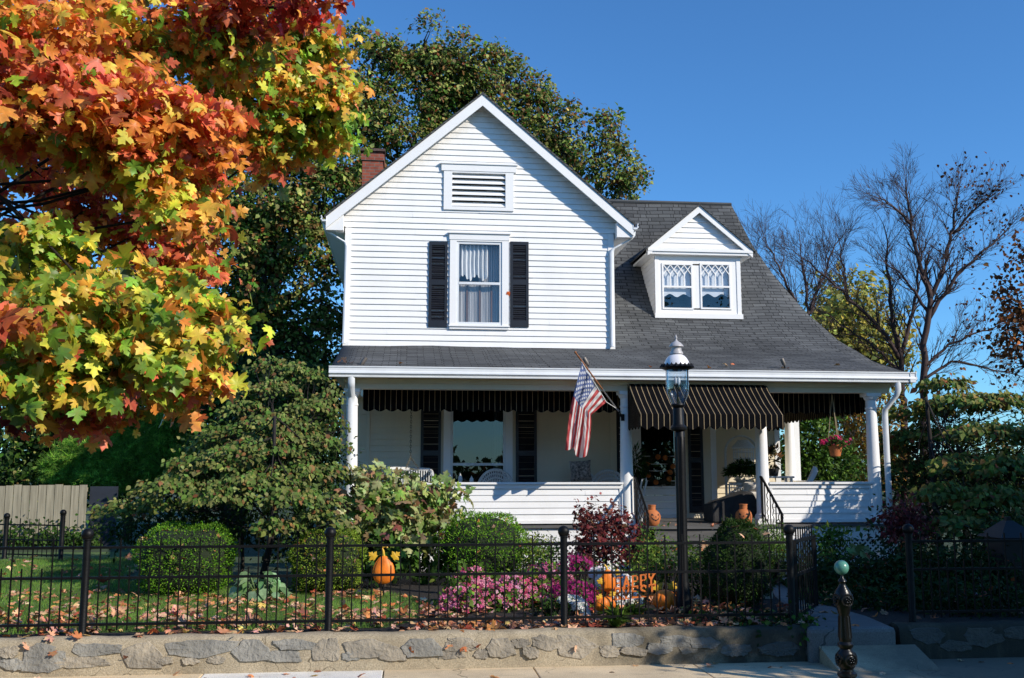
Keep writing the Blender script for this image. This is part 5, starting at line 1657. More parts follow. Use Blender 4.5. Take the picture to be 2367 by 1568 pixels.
def word(name, txt, pa, pb, ha, hb, wfrac=.86):
    """letters along the slanting base line pa-pb; ha, hb are the heights at either end"""
    pa, pb = Vector(pa), Vector(pb); w = part('lettering', sg)
    mb = MB(); n = len(txt)
    for k, ch in enumerate(txt):
        o_ = pa.lerp(pb, k / n); cw = (pb - pa) / n * wfrac; h = ha + (hb - ha) * k / n
        def T(a): return o_ + cw * a[0] + Vector((0, 0, h * a[1]))
        for ln in GL[ch]:
            for i_, (a, b) in enumerate(zip(ln, ln[1:])):
                p0, p1_ = T(a), T(b); e = (p1_ - p0).normalized() * .006; dy = Vector((0, random.uniform(-.003, .003), 0)); p0 += dy; p1_ += dy
                mb.bar(p0 - e, p1_ + e, .021 if (a[0] == b[0] or ch in 'AVYRS') else .014, .010, (0, 1, 0))
        for a in SERIF[ch]:
            c = T(a) + Vector((0, random.uniform(.004, .006), 0)); mb.bar(c - cw.normalized() * .026, c + cw.normalized() * .026, .013, .0106, (0, 1, 0))
    mb.bar(pa - Vector((.02, 0, .012)), pb - Vector((0, 0, .012)), .009, .009, (0, 1, 0))
    return mb.build('letters', RUSTO, w)
word('happy', 'HAPPY', at(1421, 1362, YH), at(1516, 1351, YH), .120, .122)
word('harvest', 'HARVEST', at(1378, 1390, YH - .02), at(1519, 1374, YH - .02), .118, .112)
mb = MB(); q = at(1405, 1342, YH - .05); pumpkin(mb, (q[0], YH - .05, q[2]), .082, .125, 7, .45, .40); mb.build('gourd', ORANGE, sg, True)
mb = MB(); q = at(1403, 1318, YH - .05); mb.tube([(q[0], YH - .05, q[2] - .02), (q[0] - .005, YH - .05, q[2] + .03), (q[0] - .03, YH - .05, q[2] + .06)], .012, 6); mb.build('gourd_stem', YELLOW, sg, True)
mb = MB(); q = at(1398, 1398, YH - .08); pumpkin(mb, (q[0], YH - .08, q[2]), .125, .088, 9, .5); mb.build('sign_pumpkin', ORANGE, sg, True)
mb = MB()
for px, py, s in ((1388, 1344, .07), (1428, 1324, .065), (1416, 1373, .07), (1386, 1382, .075)): q = at(px, py, YH - .10); maple_flat(mb, q, s, random.uniform(-.6, .6))
mb.build('metal_leaves', YELLOW, sg)
mb = MB(); mb.tube([(at(1424, 1400, YH)[0], YH, GZ - .05), (at(1424, 1330, YH)[0], YH, atz(1424, 1326, YH))], .008, 6); mb.tube([(at(1492, 1400, YH)[0], YH, GZ - .05), (at(1492, 1330, YH)[0], YH, atz(1492, 1370, YH))], .008, 6); mb.each('stake', IRON, sg)
# real pumpkin in the shade
q = at(1537, 1398, Z=GZ); c = (q[0], 11.9, GZ + .11); c = (atx(1537, 1390, 11.9), 11.9, GZ + .12)
pu = thing('pumpkin', 'round orange pumpkin with yellow leaves in the shade by the lamp post', 'pumpkin', (c[0], c[1], GZ))
mb = MB(); pumpkin(mb, c, .15, .125, 11); mb.build('pumpkin_body', ORANGE, pu, True)
mb = MB(); maple_flat(mb, (c[0] - .1, c[1] - .05, c[2] + .17), .12, .5); maple_flat(mb, (c[0] + .08, c[1] - .05, c[2] + .17), .11, -.4); mb.build('leaf_topping', YELLOW, pu)
# spot light in the lawn
q = at(828, 1362, Z=GZ)
sl = thing('garden_spotlight', 'small black garden spotlight beside the right hand round boxwood', 'spotlight', (q[0], q[1], GZ))
mb = MB(); b = Vector((q[0], q[1], GZ)); mb.tube([b, b + Vector((0, 0, .07))], .015, 6); mb.build('stake', IRON, sl)
mb = MB(); mb.tube([b + Vector((-.09, -.04, .05)), b + Vector((-.02, 0, .09)), b + Vector((.03, .03, .16))], [.075, .07, .045], 14); mb.build('lamp_head', IRON, sl, True)
# white urn and stone blocks near the steps
q = at(1772, 1320, 15.3); zu = q[2]
ur = MB(); ur.lathe([(.10, GZ), (.12, GZ + .02), (.06, GZ + .07), (.08, GZ + .12), (.17, GZ + .28), (.19, GZ + .36), (.21, GZ + .37), (.21, GZ + .40), (.17, GZ + .40)], (q[0], 15.3, 0), 24)
o = ur.build('garden_urn', pm('white_mottled_urn', (.6, .6, .58), .7, .35, 14, .4, 30), None, True); tag(o, 'white mottled garden urn among ferny plants by the steps', 'urn')
q = at(1802, 1350, 12.4)
mb = MB(); mb.box(q[0] - .09, q[0] + .10, 12.9, 13.15, GZ - .02, GZ + .19); o = mb.build('stone_block', pm('tan_stone', (.42, .36, .27), .9, .25, 6, .6, 30), None, bevel=.02); tag(o, 'tan stone block standing at the edge of the garden path', 'block')
# shaded lidded box at the right behind the fence
xq = atx(2335, 1300, 12.2)
bxn = thing('lidded_cabinet', 'dark cabinet with a pyramid lid in deep shade behind the right fence', 'cabinet', (xq, 12.2, GZ))
zl = atz(2335, 1232, 12.2); zt_ = atz(2335, 1200, 12.2)
DKB = pm('dark_blue_grey_paint', (.005, .0055, .007), .6, .2, 6, .2, 40)
MB().box(xq - .21, xq + .21, 11.99, 12.41, GZ, zl - .05).build('cabinet_body', DKB, bxn, bevel=.015)
mb = MB(); vs = [(xq - .27, 11.93, zl - .05), (xq + .27, 11.93, zl - .05), (xq + .27, 12.47, zl - .05), (xq - .27, 12.47, zl - .05), (xq - .05, 12.15, zt_ - .02), (xq + .05, 12.15, zt_ - .02), (xq + .05, 12.25, zt_ - .02), (xq - .05, 12.25, zt_ - .02)]
mb.add(vs, [(3, 2, 1, 0), (0, 1, 5, 4), (1, 2, 6, 5), (2, 3, 7, 6), (3, 0, 4, 7), (4, 5, 6, 7)]); mb.box(xq - .03, xq + .03, 12.17, 12.23, zt_ - .021, zt_ + .03); mb.build('pyramid_lid', DKB, bxn)
# hanging basket
YHB = 17.62
q = at(1931, 1040, YHB)
hb = thing('hanging_basket', 'ribbed terracotta pot with pink flowers hanging in the right porch opening', 'hanging basket', q)
zb1_, zt1_ = atz(1931, 1055, YHB), atz(1931, 1028, YHB)
n = 48; vs, fs = [], []
prof = [(.085, zb1_), (.09, zb1_ + .02), (.125, zt1_ - .03), (.14, zt1_ - .028), (.142, zt1_), (.12, zt1_)]
for r_, z in prof:
    for k in range(n):
        t = 2 * PI * k / n; rr = r_ * (1 - .02 * (k % 2 if r_ < .13 else 0)); vs.append((q[0] + rr * math.cos(t), YHB + rr * math.sin(t), z))
for i in range(len(prof) - 1):
    for k in range(n): k2 = (k + 1) % n; fs.append((i * n + k, i * n + k2, (i + 1) * n + k2, (i + 1) * n + k))
fs.append(tuple(range(n))[::-1]); fs.append(tuple(range(len(vs) - n, len(vs))))
MB().add(vs, fs).build('pot', TERRA, hb)
mb = MB()
for a in (.5, 2.6, 4.7): mb.tube([(q[0] + .13 * math.cos(a), YHB + .13 * math.sin(a), zt1_), (q[0] - .02, YHB, ZBM - .0)], .008, 5)
mb.build('hanger', pm('tan_rope', (.35, .28, .16), .9), hb)
# ================================================================ VEGETATION
R = RNG
T_OVAL = ([(0, 0, 0), (.25, .38, .07), (0, 1, -.10), (-.25, .38, .07)], [(0, 1, 2), (0, 2, 3)])
T_BROAD = ([(0, 0, 0), (.30, .18, .05), (.36, .5, .06), (0, 1, -.16), (-.36, .5, .06), (-.30, .18, .05), (0, .45, 0)], [(0, 1, 6), (1, 2, 6), (2, 3, 6), (3, 4, 6), (4, 5, 6), (5, 0, 6)])
T_NARROW = ([(0, 0, 0), (.11, .4, .03), (0, 1, -.12), (-.11, .4, .03)], [(0, 1, 2), (0, 2, 3)])
T_BLADE = ([(-.05, 0, 0), (.05, 0, 0), (0, 1, .12)], [(0, 1, 2)])


def maple_t(curl, fold, lobes=1.0):
    half = [(0, .0), (.20, -.04), (.41, .0), (.33, .13), (.31, .22), (.50, .25), (.67, .40), (.55, .46), (.57, .60), (.41, .57), (.21, .54), (.24, .68), (.34, .81), (.17, .86), (0, 1.08)]
    pts = half + [(-a, b) for a, b in half[-2:0:-1]]
    def z(a, b): return -curl * (a * a + (b - .38) ** 2) + fold * abs(a)
    vs = [(0, .38, 0)] + [(a * lobes, b, z(a, b)) for a, b in pts]
    n = len(pts)
    return vs, [(0, 1 + k, 1 + (k + 1) % n) for k in range(n)]
MAPLES = [maple_t(.25, .05), maple_t(.7, .1), maple_t(.1, .35), maple_t(.9, -.25)]
def needle_t():
    vs, fs = [], []
    for k in range(6):
        a = 2 * PI * k / 6 + .3; c, s_ = math.cos(a), math.sin(a); n0 = len(vs)
        ex = (c * .55, .85 - .2 * (k % 2), s_ * .55)
        vs += [(c * .02 - s_ * .03, .0, s_ * .02 + c * .03), (c * .02 + s_ * .03, .0, s_ * .02 - c * .03), ex]; fs.append((n0, n0 + 1, n0 + 2))
    return vs, fs
T_NEEDLE = needle_t()
def petal_t(n=5, w=.42):
    vs, fs = [(0, 0, 0)], []
    for k in range(n):
        a = 2 * PI * k / n; n0 = len(vs)
        for da, r_, z in ((-w, .42, .05), (0, .5, .10), (w, .42, .05)): vs.append((r_ * math.cos(a + da), r_ * math.sin(a + da), z))
        fs += [(0, n0, n0 + 1), (0, n0 + 1, n0 + 2)]
    return vs, fs
T_FLOWER = petal_t()


def nrmz(a):
    return a / np.maximum(np.linalg.norm(a, axis=1, keepdims=True), 1e-9)


def leaf_obj(name, batches, mat, parent=None):
    """batches: (template, P, tip, normal, size, colour) -> one mesh of single leaves"""
    V_, LI, LT, CC = [], [], [], []
    base = 0
    for (tv, tf), P, tip, nr, size, col in batches:
        N = len(P)
        if N == 0: continue
        tv = np.array(tv, dtype=np.float64); k = len(tv)
        t = nrmz(tip); n = nrmz(nr - (nr * t).sum(1, keepdims=True) * t); b = np.cross(t, n)
        s = np.asarray(size).reshape(-1, 1, 1) * np.ones((N, 1, 1))
        W = P[:, None, :] + s * (tv[None, :, 0:1] * b[:, None, :] + tv[None, :, 1:2] * t[:, None, :] + tv[None, :, 2:3] * n[:, None, :])
        V_.append(W.reshape(-1, 3))
        tf_ = np.array(tf); m = len(tf_)
        idx = (tf_[None] + (np.arange(N) * k)[:, None, None]).reshape(-1) + base
        LI.append(idx); LT.append(np.full(N * m, tf_.shape[1])); cv = np.repeat(col, k, axis=0)
        if k > 12: cv = cv * np.exp(R.normal(0, .13, (len(cv), 1))) * np.exp(R.normal(0, .12, cv.shape))      # blotches within a leaf
        CC.append(cv); base += N * k
    V_ = np.concatenate(V_); LI = np.concatenate(LI); LT = np.concatenate(LT); CC = np.concatenate(CC)
    me = bpy.data.meshes.new(name)
    me.vertices.add(len(V_)); me.vertices.foreach_set('co', V_.astype(np.float32).ravel())
    me.loops.add(len(LI)); me.loops.foreach_set('vertex_index', LI.astype(np.int32))
    me.polygons.add(len(LT)); me.polygons.foreach_set('loop_start', np.concatenate([[0], np.cumsum(LT)[:-1]]).astype(np.int32)); me.polygons.foreach_set('loop_total', LT.astype(np.int32))
    a = me.color_attributes.new('Col', 'FLOAT_COLOR', 'POINT')
    c4 = np.ones((len(V_), 4), dtype=np.float32); c4[:, :3] = np.clip(CC, 0, 1); a.data.foreach_set('color', c4.ravel())
    me.materials.append(mat); me.update(calc_edges=True)
    return link(bpy.data.objects.new(name, me), parent)


def pick(pal, n, jit=.18, bias=None):
    """palette [(colour, weight)] -> n colours with value and hue wander"""
    w = np.array([p[1] for p in pal], float); w /= w.sum()
    i = R.choice(len(pal), n, p=w); c = np.array([p[0] for p in pal])[i]
    return c * np.exp(R.normal(0, jit, (n, 1))) * np.exp(R.normal(0, jit * .4, (n, 3)))


def PB(px, py, rx, ry, Y, ryd=None):
    """ellipsoid: picture centre and radii on the plane Y -> (centre, radii) in metres"""
    c = at(px, py, Y); k = float((c - EYE) @ FW) / FPX
    return np.array(c), np.array([rx * k, ryd if ryd else rx * k * .8, ry * k])


def in_blob(c, r, n, shell=.35):
    d = nrmz(R.normal(size=(n, 3))); u = R.random((n, 1)) ** (1 / 3); u = shell + (1 - shell) * u
    return c + d * u * r, d


def foliage(blobs, ncl, per, sig, size, pal, tmpl=T_OVAL, shell=.45, droop=.35, jit=.2, sun=.5, cljit=.25, flat=1.0, out=.6, sj=.25, nz=.5, bunch=0, brad=.5):
    """leaf sprays round twig ends scattered through the blobs; returns batches and the spray centres"""
    vol = np.array([np.prod(r) ** .75 for c, r in blobs]); cnt = np.maximum(1, (ncl * vol / vol.sum()).astype(int))
    D, CENT = [], []
    for (c, r), n in zip(blobs, cnt):
        if bunch:                       # sprays gathered round bough ends: lit on the outside, dark between
            ns = max(2, n // bunch); sc, sd = in_blob(c, r, ns, shell)
            i = R.integers(0, ns, n); d2 = nrmz(R.normal(size=(n, 3)) + sd[i] * .6 + [0, 0, .35])
            q = sc[i] + d2 * brad * (.55 + .45 * R.random((n, 1))) * np.array([1.15, 1.15, .8]); d = d2
        else: q, d = in_blob(c, r, n, shell)
        CENT.append(q); D.append(d)
    CENT = np.concatenate(CENT); D = np.concatenate(D); n = len(CENT)
    clc = np.exp(R.normal(0, cljit, (n, 1)))
    pidx = np.repeat(np.arange(n), per)
    off = R.normal(size=(len(pidx), 3)) * sig; off[:, 2] *= flat
    Pt = CENT[pidx] + off
    o = D[pidx]
    tip = o * out + R.normal(size=o.shape) * .6 + np.array([0, 0, -droop])
    nr = o * .5 + np.array([.5, -.5, .65]) * sun * 1.6 + R.normal(size=o.shape) * nz
    col = pick(pal, len(pidx), jit) * clc[pidx]
    sz = size * np.exp(R.normal(0, sj, len(pidx)))
    tms = tmpl if isinstance(tmpl, list) else [tmpl]
    which = R.integers(0, len(tms), len(pidx))
    return [(t, Pt[which == i], tip[which == i], nr[which == i], sz[which == i], col[which == i]) for i, t in enumerate(tms)], CENT


def limb(mb, p0, p1, r0, r1, wob=.12, n=7, sides=6, sag=0):
    p0, p1 = np.array(p0, float), np.array(p1, float); L = np.linalg.norm(p1 - p0)
    pts = []
    a, b = R.normal(size=3) * wob * L * .4, R.normal(size=3) * wob * L * .25
    for i in range(n + 1):
        t = i / n; pts.append(p0 + (p1 - p0) * t + a * math.sin(PI * t) + b * math.sin(2 * PI * t) + np.array([0, 0, -sag * math.sin(PI * t)]))
    mb.tube(pts, [r0 + (r1 - r0) * (i / n) ** .8 for i in range(n + 1)], sides)
    return pts


def tree(name, label, cat, base, trunk_top, r0, blobs, ncl, per, sig, size, pal, mat=LEAF, bark=BARK, group=None, twigs=120, limbr=.35, **kw):
    t = thing(name, label, cat, base, group)
    mb = MB(); tp = limb(mb, base, trunk_top, r0, r0 * .6, .05, 8, 10)
    bt, cent = foliage(blobs, ncl, per, sig, size, pal, **kw)
    ends = []
    for c, r in blobs:
        s = tp[R.integers(4, len(tp))]; pts = limb(mb, s, c, r0 * limbr, r0 * .10, .18, 7, 6); ends += pts[3:]
    E_ = np.array(ends)
    sel = R.choice(len(cent), min(twigs, len(cent)), replace=False)
    for i in sel:
        j = np.argmin(((E_ - cent[i]) ** 2).sum(1)); limb(mb, E_[j], cent[i], r0 * .07 + .004, .003, .15, 4, 4)
    mb.build('trunk', bark, t, True, auto=180)
    leaf_obj('crown', bt, mat, t)
    return t


# ---- palettes (linear)
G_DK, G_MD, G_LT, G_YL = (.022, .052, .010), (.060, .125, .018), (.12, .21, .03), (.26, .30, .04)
OLV, BRN, RUST = (.30, .31, .085), (.16, .085, .03), (.26, .065, .02)
M_RED, M_ORG, M_YEL, M_YG, M_GR, M_DKR = (.78, .17, .075), (.86, .31, .055), (.85, .56, .08), (.46, .52, .05), (.19, .32, .04), (.42, .05, .03)

# ---- the street maple whose boughs hang into the picture
mp_base = (-4.3, 5.6, -.02)
mt = thing('maple_tree', 'street maple with big red, orange and yellow-green leaves hanging at the left', 'tree', mp_base)
mb = MB(); tp = limb(mb, mp_base, (-4.0, 5.7, 5.2), .22, .13, .03, 9, 12)
RO = [(M_RED, 4), (M_ORG, 5.5), (M_YEL, .9), (M_YG, .6), (M_GR, .4)]; OY = [(M_ORG, 5), (M_YEL, 2.2), (M_YG, 2), (M_RED, 1.6), (M_GR, 1.2)]
GO = [(M_YG, 3), (M_GR, 4.5), (M_YEL, 1.6), (M_ORG, 1.8)]; YGP = [(M_YG, 4.5), (M_YEL, 2.2), (M_GR, 3.6), (M_ORG, .8), (M_RED, .2)]; DR = [(M_DKR, 4), (M_RED, 2), (M_ORG, 1)]
RR = [(M_RED, 5), (M_ORG, 4), (M_YEL, .6)]
MIX = RO + OY; LOW = YGP + [(M_ORG, 1.2), (M_YEL, 1), (M_GR, 1)]
# boughs: picture centre and radii, distance, palette, sprays
MBL = [((110, 110, 230, 90), 5.0, RO, 46), ((60, 215, 140, 55), 4.7, RR + OY, 22), ((300, 60, 200, 55), 5.3, OY, 26), ((440, 130, 150, 55), 5.4, OY + GO, 26), ((210, 215, 150, 50), 4.6, RR, 20), ((120, 300, 150, 50), 4.7, RO, 22), ((330, 230, 120, 45), 4.8, RR + RO, 18), ((300, 310, 140, 45), 4.8, RO, 22), ((450, 300, 80, 45), 4.9, RR, 14), ((420, 360, 90, 40), 4.9, RO, 14), ((400, 425, 80, 40), 5.0, OY, 13), ((420, 500, 50, 45), 5.0, OY, 9), ((290, 400, 90, 45), 5.0, MIX, 13),
 ((120, 400, 200, 70), 6.4, DR + RO, 22), ((240, 500, 190, 60), 6.6, DR + RO, 20), ((330, 590, 130, 55), 6.6, DR + RO, 13), ((90, 540, 90, 45), 6.8, DR + RO, 7), ((450, 610, 70, 50), 6.6, RO, 7),
 ((560, 130, 80, 50), 6.0, OY, 12), ((560, 220, 110, 50), 5.9, OY + GO, 16), ((520, 290, 80, 40), 6.2, GO + OY, 10), ((680, 60, 80, 38), 6.3, GO + OY, 12), ((730, 130, 75, 45), 6.4, GO, 14), ((640, 150, 80, 45), 6.4, GO, 14), ((720, 215, 85, 45), 6.4, GO, 16), ((760, 280, 55, 38), 6.4, GO + YGP, 9), ((680, 300, 90, 38), 6.5, GO, 12), ((640, 360, 70, 26), 6.6, GO + OY, 7), ((590, 380, 60, 26), 6.6, OY, 5), ((600, 290, 70, 40), 6.6, GO, 8), ((790, 200, 26, 50), 6.4, OY, 4),
 ((620, 14, 120, 16), 5.2, DR, 8), ((770, 6, 40, 10), 5.2, DR, 2), ((510, 40, 70, 30), 5.2, DR + RR, 9),
 ((80, 560, 110, 40), 4.9, LOW, 12), ((70, 620, 120, 40), 4.9, YGP, 12), ((60, 715, 110, 40), 4.5, LOW, 12), ((230, 690, 120, 36), 4.7, LOW, 14), ((360, 680, 110, 36), 4.8, LOW, 13), ((300, 750, 130, 36), 4.6, LOW, 16), ((450, 720, 75, 36), 4.8, LOW, 9), ((480, 790, 70, 36), 4.9, LOW, 8), ((150, 790, 150, 40), 4.5, YGP, 18), ((350, 830, 110, 36), 4.7, LOW, 13), ((60, 870, 110, 40), 4.5, LOW, 13), ((220, 880, 130, 36), 4.6, LOW, 14), ((420, 870, 70, 30), 4.9, OY, 6), ((340, 915, 90, 26), 5.1, OY, 6), ((140, 945, 120, 24), 5.0, RO + DR, 7), ((240, 965, 80, 20), 5.2, RO + DR, 4), ((85, 755, 60, 22), 4.4, RR, 5), ((500, 750, 40, 20), 4.9, OY, 3),
 ((150, 700, 220, 110), 5.6, LOW + DR, 16), ((330, 800, 150, 80), 5.6, LOW + DR, 10),
 ((-250, 300, 300, 300), 5.4, RO, 30), ((100, -160, 420, 130), 5.3, RO, 34), ((-250, 800, 200, 200), 5.2, YGP, 16), ((500, -150, 300, 90), 5.4, DR, 14)]
allb = []
for (px, py, rx, ry), Y, pal, n in MBL:
    c, r = PB(px, py, rx, ry, Y, .34)
    ncl = max(2, int(n * 1.25))
    bt, cent = foliage([(c, r)], ncl, 21, .075, .060, pal, MAPLES, shell=.1, droop=.8, jit=.22, sun=.45, nz=.75, cljit=.28, out=.5, sj=.24, flat=.55)
    allb += bt
    s = tp[R.integers(4, len(tp))]; pts = limb(mb, s, c, .015, .006, .10, 9, 6, .05)
    for q in cent[::2]:
        j = np.argmin(((np.array(pts) - q) ** 2).sum(1)); limb(mb, pts[j], q, .005, .002, .15, 4, 4)
mb.build('trunk', BARKD, mt, True, auto=180)
leaf_obj('crown', allb, LEAFT, mt)

# ---- tall trees behind the house
PAL_OAK = [(OLV, 4.5), (G_MD, 2.2), (G_LT, 2.4), ((.20, .11, .04), 2), (RUST, .5)]
bl = [PB(*a) for a in ((1000, 200, 90, 90, 30), (1080, 160, 95, 70, 30), (980, 110, 50, 50, 30), (1170, 210, 90, 80, 30), (1250, 290, 80, 70, 30), (920, 300, 90, 80, 30), (1060, 280, 110, 90, 31), (1330, 340, 65, 60, 30), (1380, 400, 70, 60, 30), (1430, 330, 40, 45, 30), (1440, 420, 40, 45, 30), (1270, 390, 80, 70, 31), (870, 130, 60, 70, 30), (850, 230, 60, 70, 30), (820, 320, 60, 60, 30))]
tree('oak_tree', 'tall olive and brown tree rising behind the front gable', 'tree', (1.5, 31, GZ - .1), (2.2, 31, 9.5), .42, bl, 3000, 13, .12, .115, PAL_OAK, twigs=500, tmpl=T_BROAD, shell=.25, cljit=.25, sun=.8, bunch=13, brad=.55)
PAL_DK = [(G_MD, 3), (OLV, 4), (G_LT, 1.6), (G_DK, .8), ((.22, .12, .04), 1.8), (RUST, .4)]
bl = [PB(*a) for a in ((620, 480, 120, 70, 26), (740, 480, 90, 70, 26), (560, 570, 100, 70, 26), (700, 590, 100, 70, 26), (770, 400, 60, 60, 26), (600, 660, 100, 50, 26), (740, 690, 60, 60, 26), (660, 400, 90, 50, 26), (520, 470, 80, 60, 26.5), (560, 770, 60, 40, 26), (850, 400, 50, 60, 27), (720, 790, 50, 50, 26), (640, 540, 80, 70, 26), (480, 640, 90, 70, 27), (520, 740, 90, 60, 27), (640, 790, 80, 60, 27), (760, 780, 40, 90, 27.5), (620, 860, 90, 60, 27.5), (740, 870, 60, 50, 28), (500, 840, 80, 50, 27.5), (800, 500, 30, 90, 27.5))]
tree('oak_tree', 'dark branching tree with blue sky gaps between the maple and the house', 'tree', (-4.4, 26.3, GZ - .1), (-4.2, 26.3, 7.2), .34, bl, 3000, 13, .12, .11, PAL_DK, twigs=380, tmpl=T_BROAD, shell=.2, cljit=.3, sun=.75, bunch=12, brad=.5)
# dense evergreens low behind the maple
bl = [PB(*a) for a in ((60, 960, 130, 90, 28), (180, 1010, 120, 90, 28), (330, 940, 110, 80, 28), (60, 1070, 130, 60, 28), (250, 1090, 150, 60, 28.5), (430, 900, 90, 80, 28.5), (520, 870, 80, 60, 28.5), (700, 900, 80, 60, 28))]
tree('broadleaf_tree', 'dark green bushy tree beyond the plank fence under the maple boughs', 'tree', (-11, 28.5, GZ - .1), (-10.5, 28.5, 3.0), .2, bl, 900, 18, .2, .12, [(G_DK, 4), (G_MD, 3), (OLV, 1)], twigs=100, tmpl=T_BROAD, shell=.3)
bl = [PB(*a) for a in ((300, 1065, 90, 40, 26), (220, 1050, 70, 40, 26), (390, 1020, 70, 45, 26), (330, 1000, 70, 40, 26), (170, 1085, 60, 30, 26), (430, 1075, 60, 35, 25.6), (270, 1100, 80, 25, 25.8), (380, 1090, 60, 28, 25.6), (420, 970, 50, 35, 26))]
tree('pine_tree', 'soft bright green pine with feathery needles beyond the end of the plank fence', 'tree', (at(300, 1100, 26.6)[0], 26.6, GZ - .1), (at(300, 1100, 26.4)[0], 26.4, 2.6), .13, bl, 1000, 26, .15, .17, [((.17, .34, .04), 4), ((.25, .44, .06), 3), ((.09, .20, .03), 2)], twigs=120, tmpl=T_NEEDLE, shell=.35, droop=-.2, sun=.5, cljit=.3, flat=.6)
bl = [PB(*a) for a in ((760, 1000, 45, 90, 22), (700, 940, 70, 80, 22.4), (620, 930, 90, 70, 22.8), (520, 950, 80, 70, 23), (560, 880, 80, 60, 23.4), (460, 900, 60, 60, 23.6), (770, 880, 30, 90, 22.6), (680, 1060, 80, 60, 22), (560, 1050, 90, 60, 22.4))]
tree('broadleaf_tree', 'shadowy green tree filling the gap left of the porch roof', 'tree', (at(700, 1100, 23)[0], 23, GZ - .1), (at(690, 1000, 23)[0], 23, 3.4), .16, bl, 1300, 14, .16, .11, [(G_MD, 3), (G_DK, 3), (OLV, 1.2)], twigs=160, tmpl=T_BROAD, shell=.2, bunch=10, brad=.4, sun=.6)
# ivy strip at the foot of the plank fence
P = np.stack([R.uniform(-10.5, -6.7, 2600), R.uniform(22.9, 23.5, 2600), GZ + np.abs(R.normal(0, .22, 2600))], 1)
o = leaf_obj('ivy_strip', [(T_BROAD, P, R.normal(size=P.shape) + [0, -.6, .1], R.normal(size=P.shape) * .5 + [.2, -.8, .6], R.uniform(.05, .10, len(P)), pick([(G_DK, 2), (G_MD, 3)], len(P)))], LEAF); tag(o, 'low dark green ivy along the foot of the plank fence', 'ivy', None, 'stuff')

# ---- dogwood in front of the porch's left end: layered sprays
def layered(name, label, cat, base, top, r0, sprays, per_m2, size, pal, mat=LEAF, twigs=160, droop=.55, group=None, tmpl=T_BROAD, thick=.05, dome=.5):
    """flat drooping tiers: sprays (px, py, rx, ry, Y)"""
    t = thing(name, label, cat, base, group); mb = MB(); tp = limb(mb, base, top, r0, r0 * .4, .06, 8, 8)
    Ps, Cs, Ds = [], [], []
    for a in sprays:
        c, r = PB(*a[:5]); ryd = r[0] * .85
        n = int(per_m2 * PI * r[0] * ryd)
        th = R.random(n) * 2 * PI; rr = np.sqrt(R.random(n))
        lumps = .5 + .5 * np.sin(th * 5 + c[0] * 7) * np.sin(rr * 7 + c[2] * 5)
        x = r[0] * rr * np.cos(th) * (1 + .18 * np.sin(th * 3 + c[1])); y = ryd * rr * np.sin(th); z = r[2] * .8 * (dome * (1 - rr ** 2) * 2 - .6) + R.normal(0, thick, n) + .10 * lumps
        p = c + np.stack([x, y, z], 1); Ps.append(p); d = np.stack([np.cos(th) * rr, np.sin(th) * rr, np.zeros(n)], 1); Ds.append(d)
        Cs.append(pick(pal, n, .22) * (.75 + .5 * lumps[:, None]))
        pts = limb(mb, tp[R.integers(2, len(tp))], c - np.array([0, 0, .05]), r0 * .22, r0 * .08, .06, 6, 5, .06)
        for q in p[R.choice(n, min(n, max(3, twigs // len(sprays))), replace=False)]: limb(mb, pts[R.integers(3, 7)], q, .007, .003, .1, 4, 4)
    P, C, D = np.concatenate(Ps), np.concatenate(Cs), np.concatenate(Ds); n = len(P)
    tip = D * .8 + R.normal(size=P.shape) * .35 + np.array([0, 0, -droop]); nr = D * .35 + np.array([.4, -.45, .75]) + R.normal(size=P.shape) * .38
    mb.build('trunk', BARKD, t, True, auto=180); leaf_obj('crown', [(tmpl, P, tip, nr, size * np.exp(R.normal(0, .2, n)), C)], mat, t); return t
DOG = [((.17, .20, .05), 4), ((.09, .16, .03), 3.5), ((.23, .24, .075), 1.6), ((.24, .12, .045), .7)]
SP = [(640, 985, 95, 30, 16), (540, 1005, 70, 24, 16.2), (720, 950, 70, 30, 16.2), (630, 905, 75, 30, 16.8), (745, 1030, 60, 26, 15.6), (600, 1050, 120, 26, 15.4), (480, 1075, 90, 22, 15.4), (700, 1095, 90, 26, 15.2), (410, 1132, 100, 24, 14.8), (575, 1122, 90, 30, 14.6), (690, 1160, 95, 28, 14.3), (745, 1200, 60, 22, 14.2), (500, 1158, 80, 18, 14.2), (640, 1222, 60, 16, 14), (380, 1172, 60, 16, 14.8), (680, 865, 60, 34, 17.3), (765, 920, 35, 40, 16.4), (290, 1182, 70, 15, 15.4), (570, 950, 60, 26, 16.6), (775, 1100, 40, 24, 15.2),
 (730, 880, 50, 30, 17.2), (620, 850, 50, 30, 17.4), (500, 1035, 60, 22, 16.4), (660, 1020, 100, 26, 15.8), (780, 985, 30, 26, 16.2), (540, 1085, 80, 22, 15.2), (640, 1125, 80, 24, 14.8), (440, 1105, 60, 20, 15.4)]
bq = at(598, 1330, 14.9)
layered('dogwood_tree', 'olive dogwood with layered drooping leaves in front of the left porch end', 'tree', (bq[0], 14.9, GZ - .05), (bq[0] + .1, 15.3, 2.8), .06, SP, 600, .072, DOG, twigs=260, dome=.6, thick=.035)
# dark shrubbery mass beneath and behind it
bl = [PB(*a) for a in ((560, 1190, 150, 60, 16.4, .6), (700, 1230, 90, 60, 15.8, .5), (420, 1210, 90, 50, 16, .5), (300, 1215, 60, 40, 16.5, .5), (760, 1100, 45, 130, 17.2, .3), (640, 1000, 110, 90, 17.6, .5))]
tree('evergreen_shrub', 'deep green shrub in the shadow under the dogwood', 'shrub', (at(560, 1250, 16.4)[0], 16.4, GZ - .1), (at(560, 1250, 16.4)[0], 16.4, 1.2), .04, bl, 520, 16, .13, .075, [(G_DK, 5), ((.03, .06, .014), 3)], twigs=60, shell=.25)

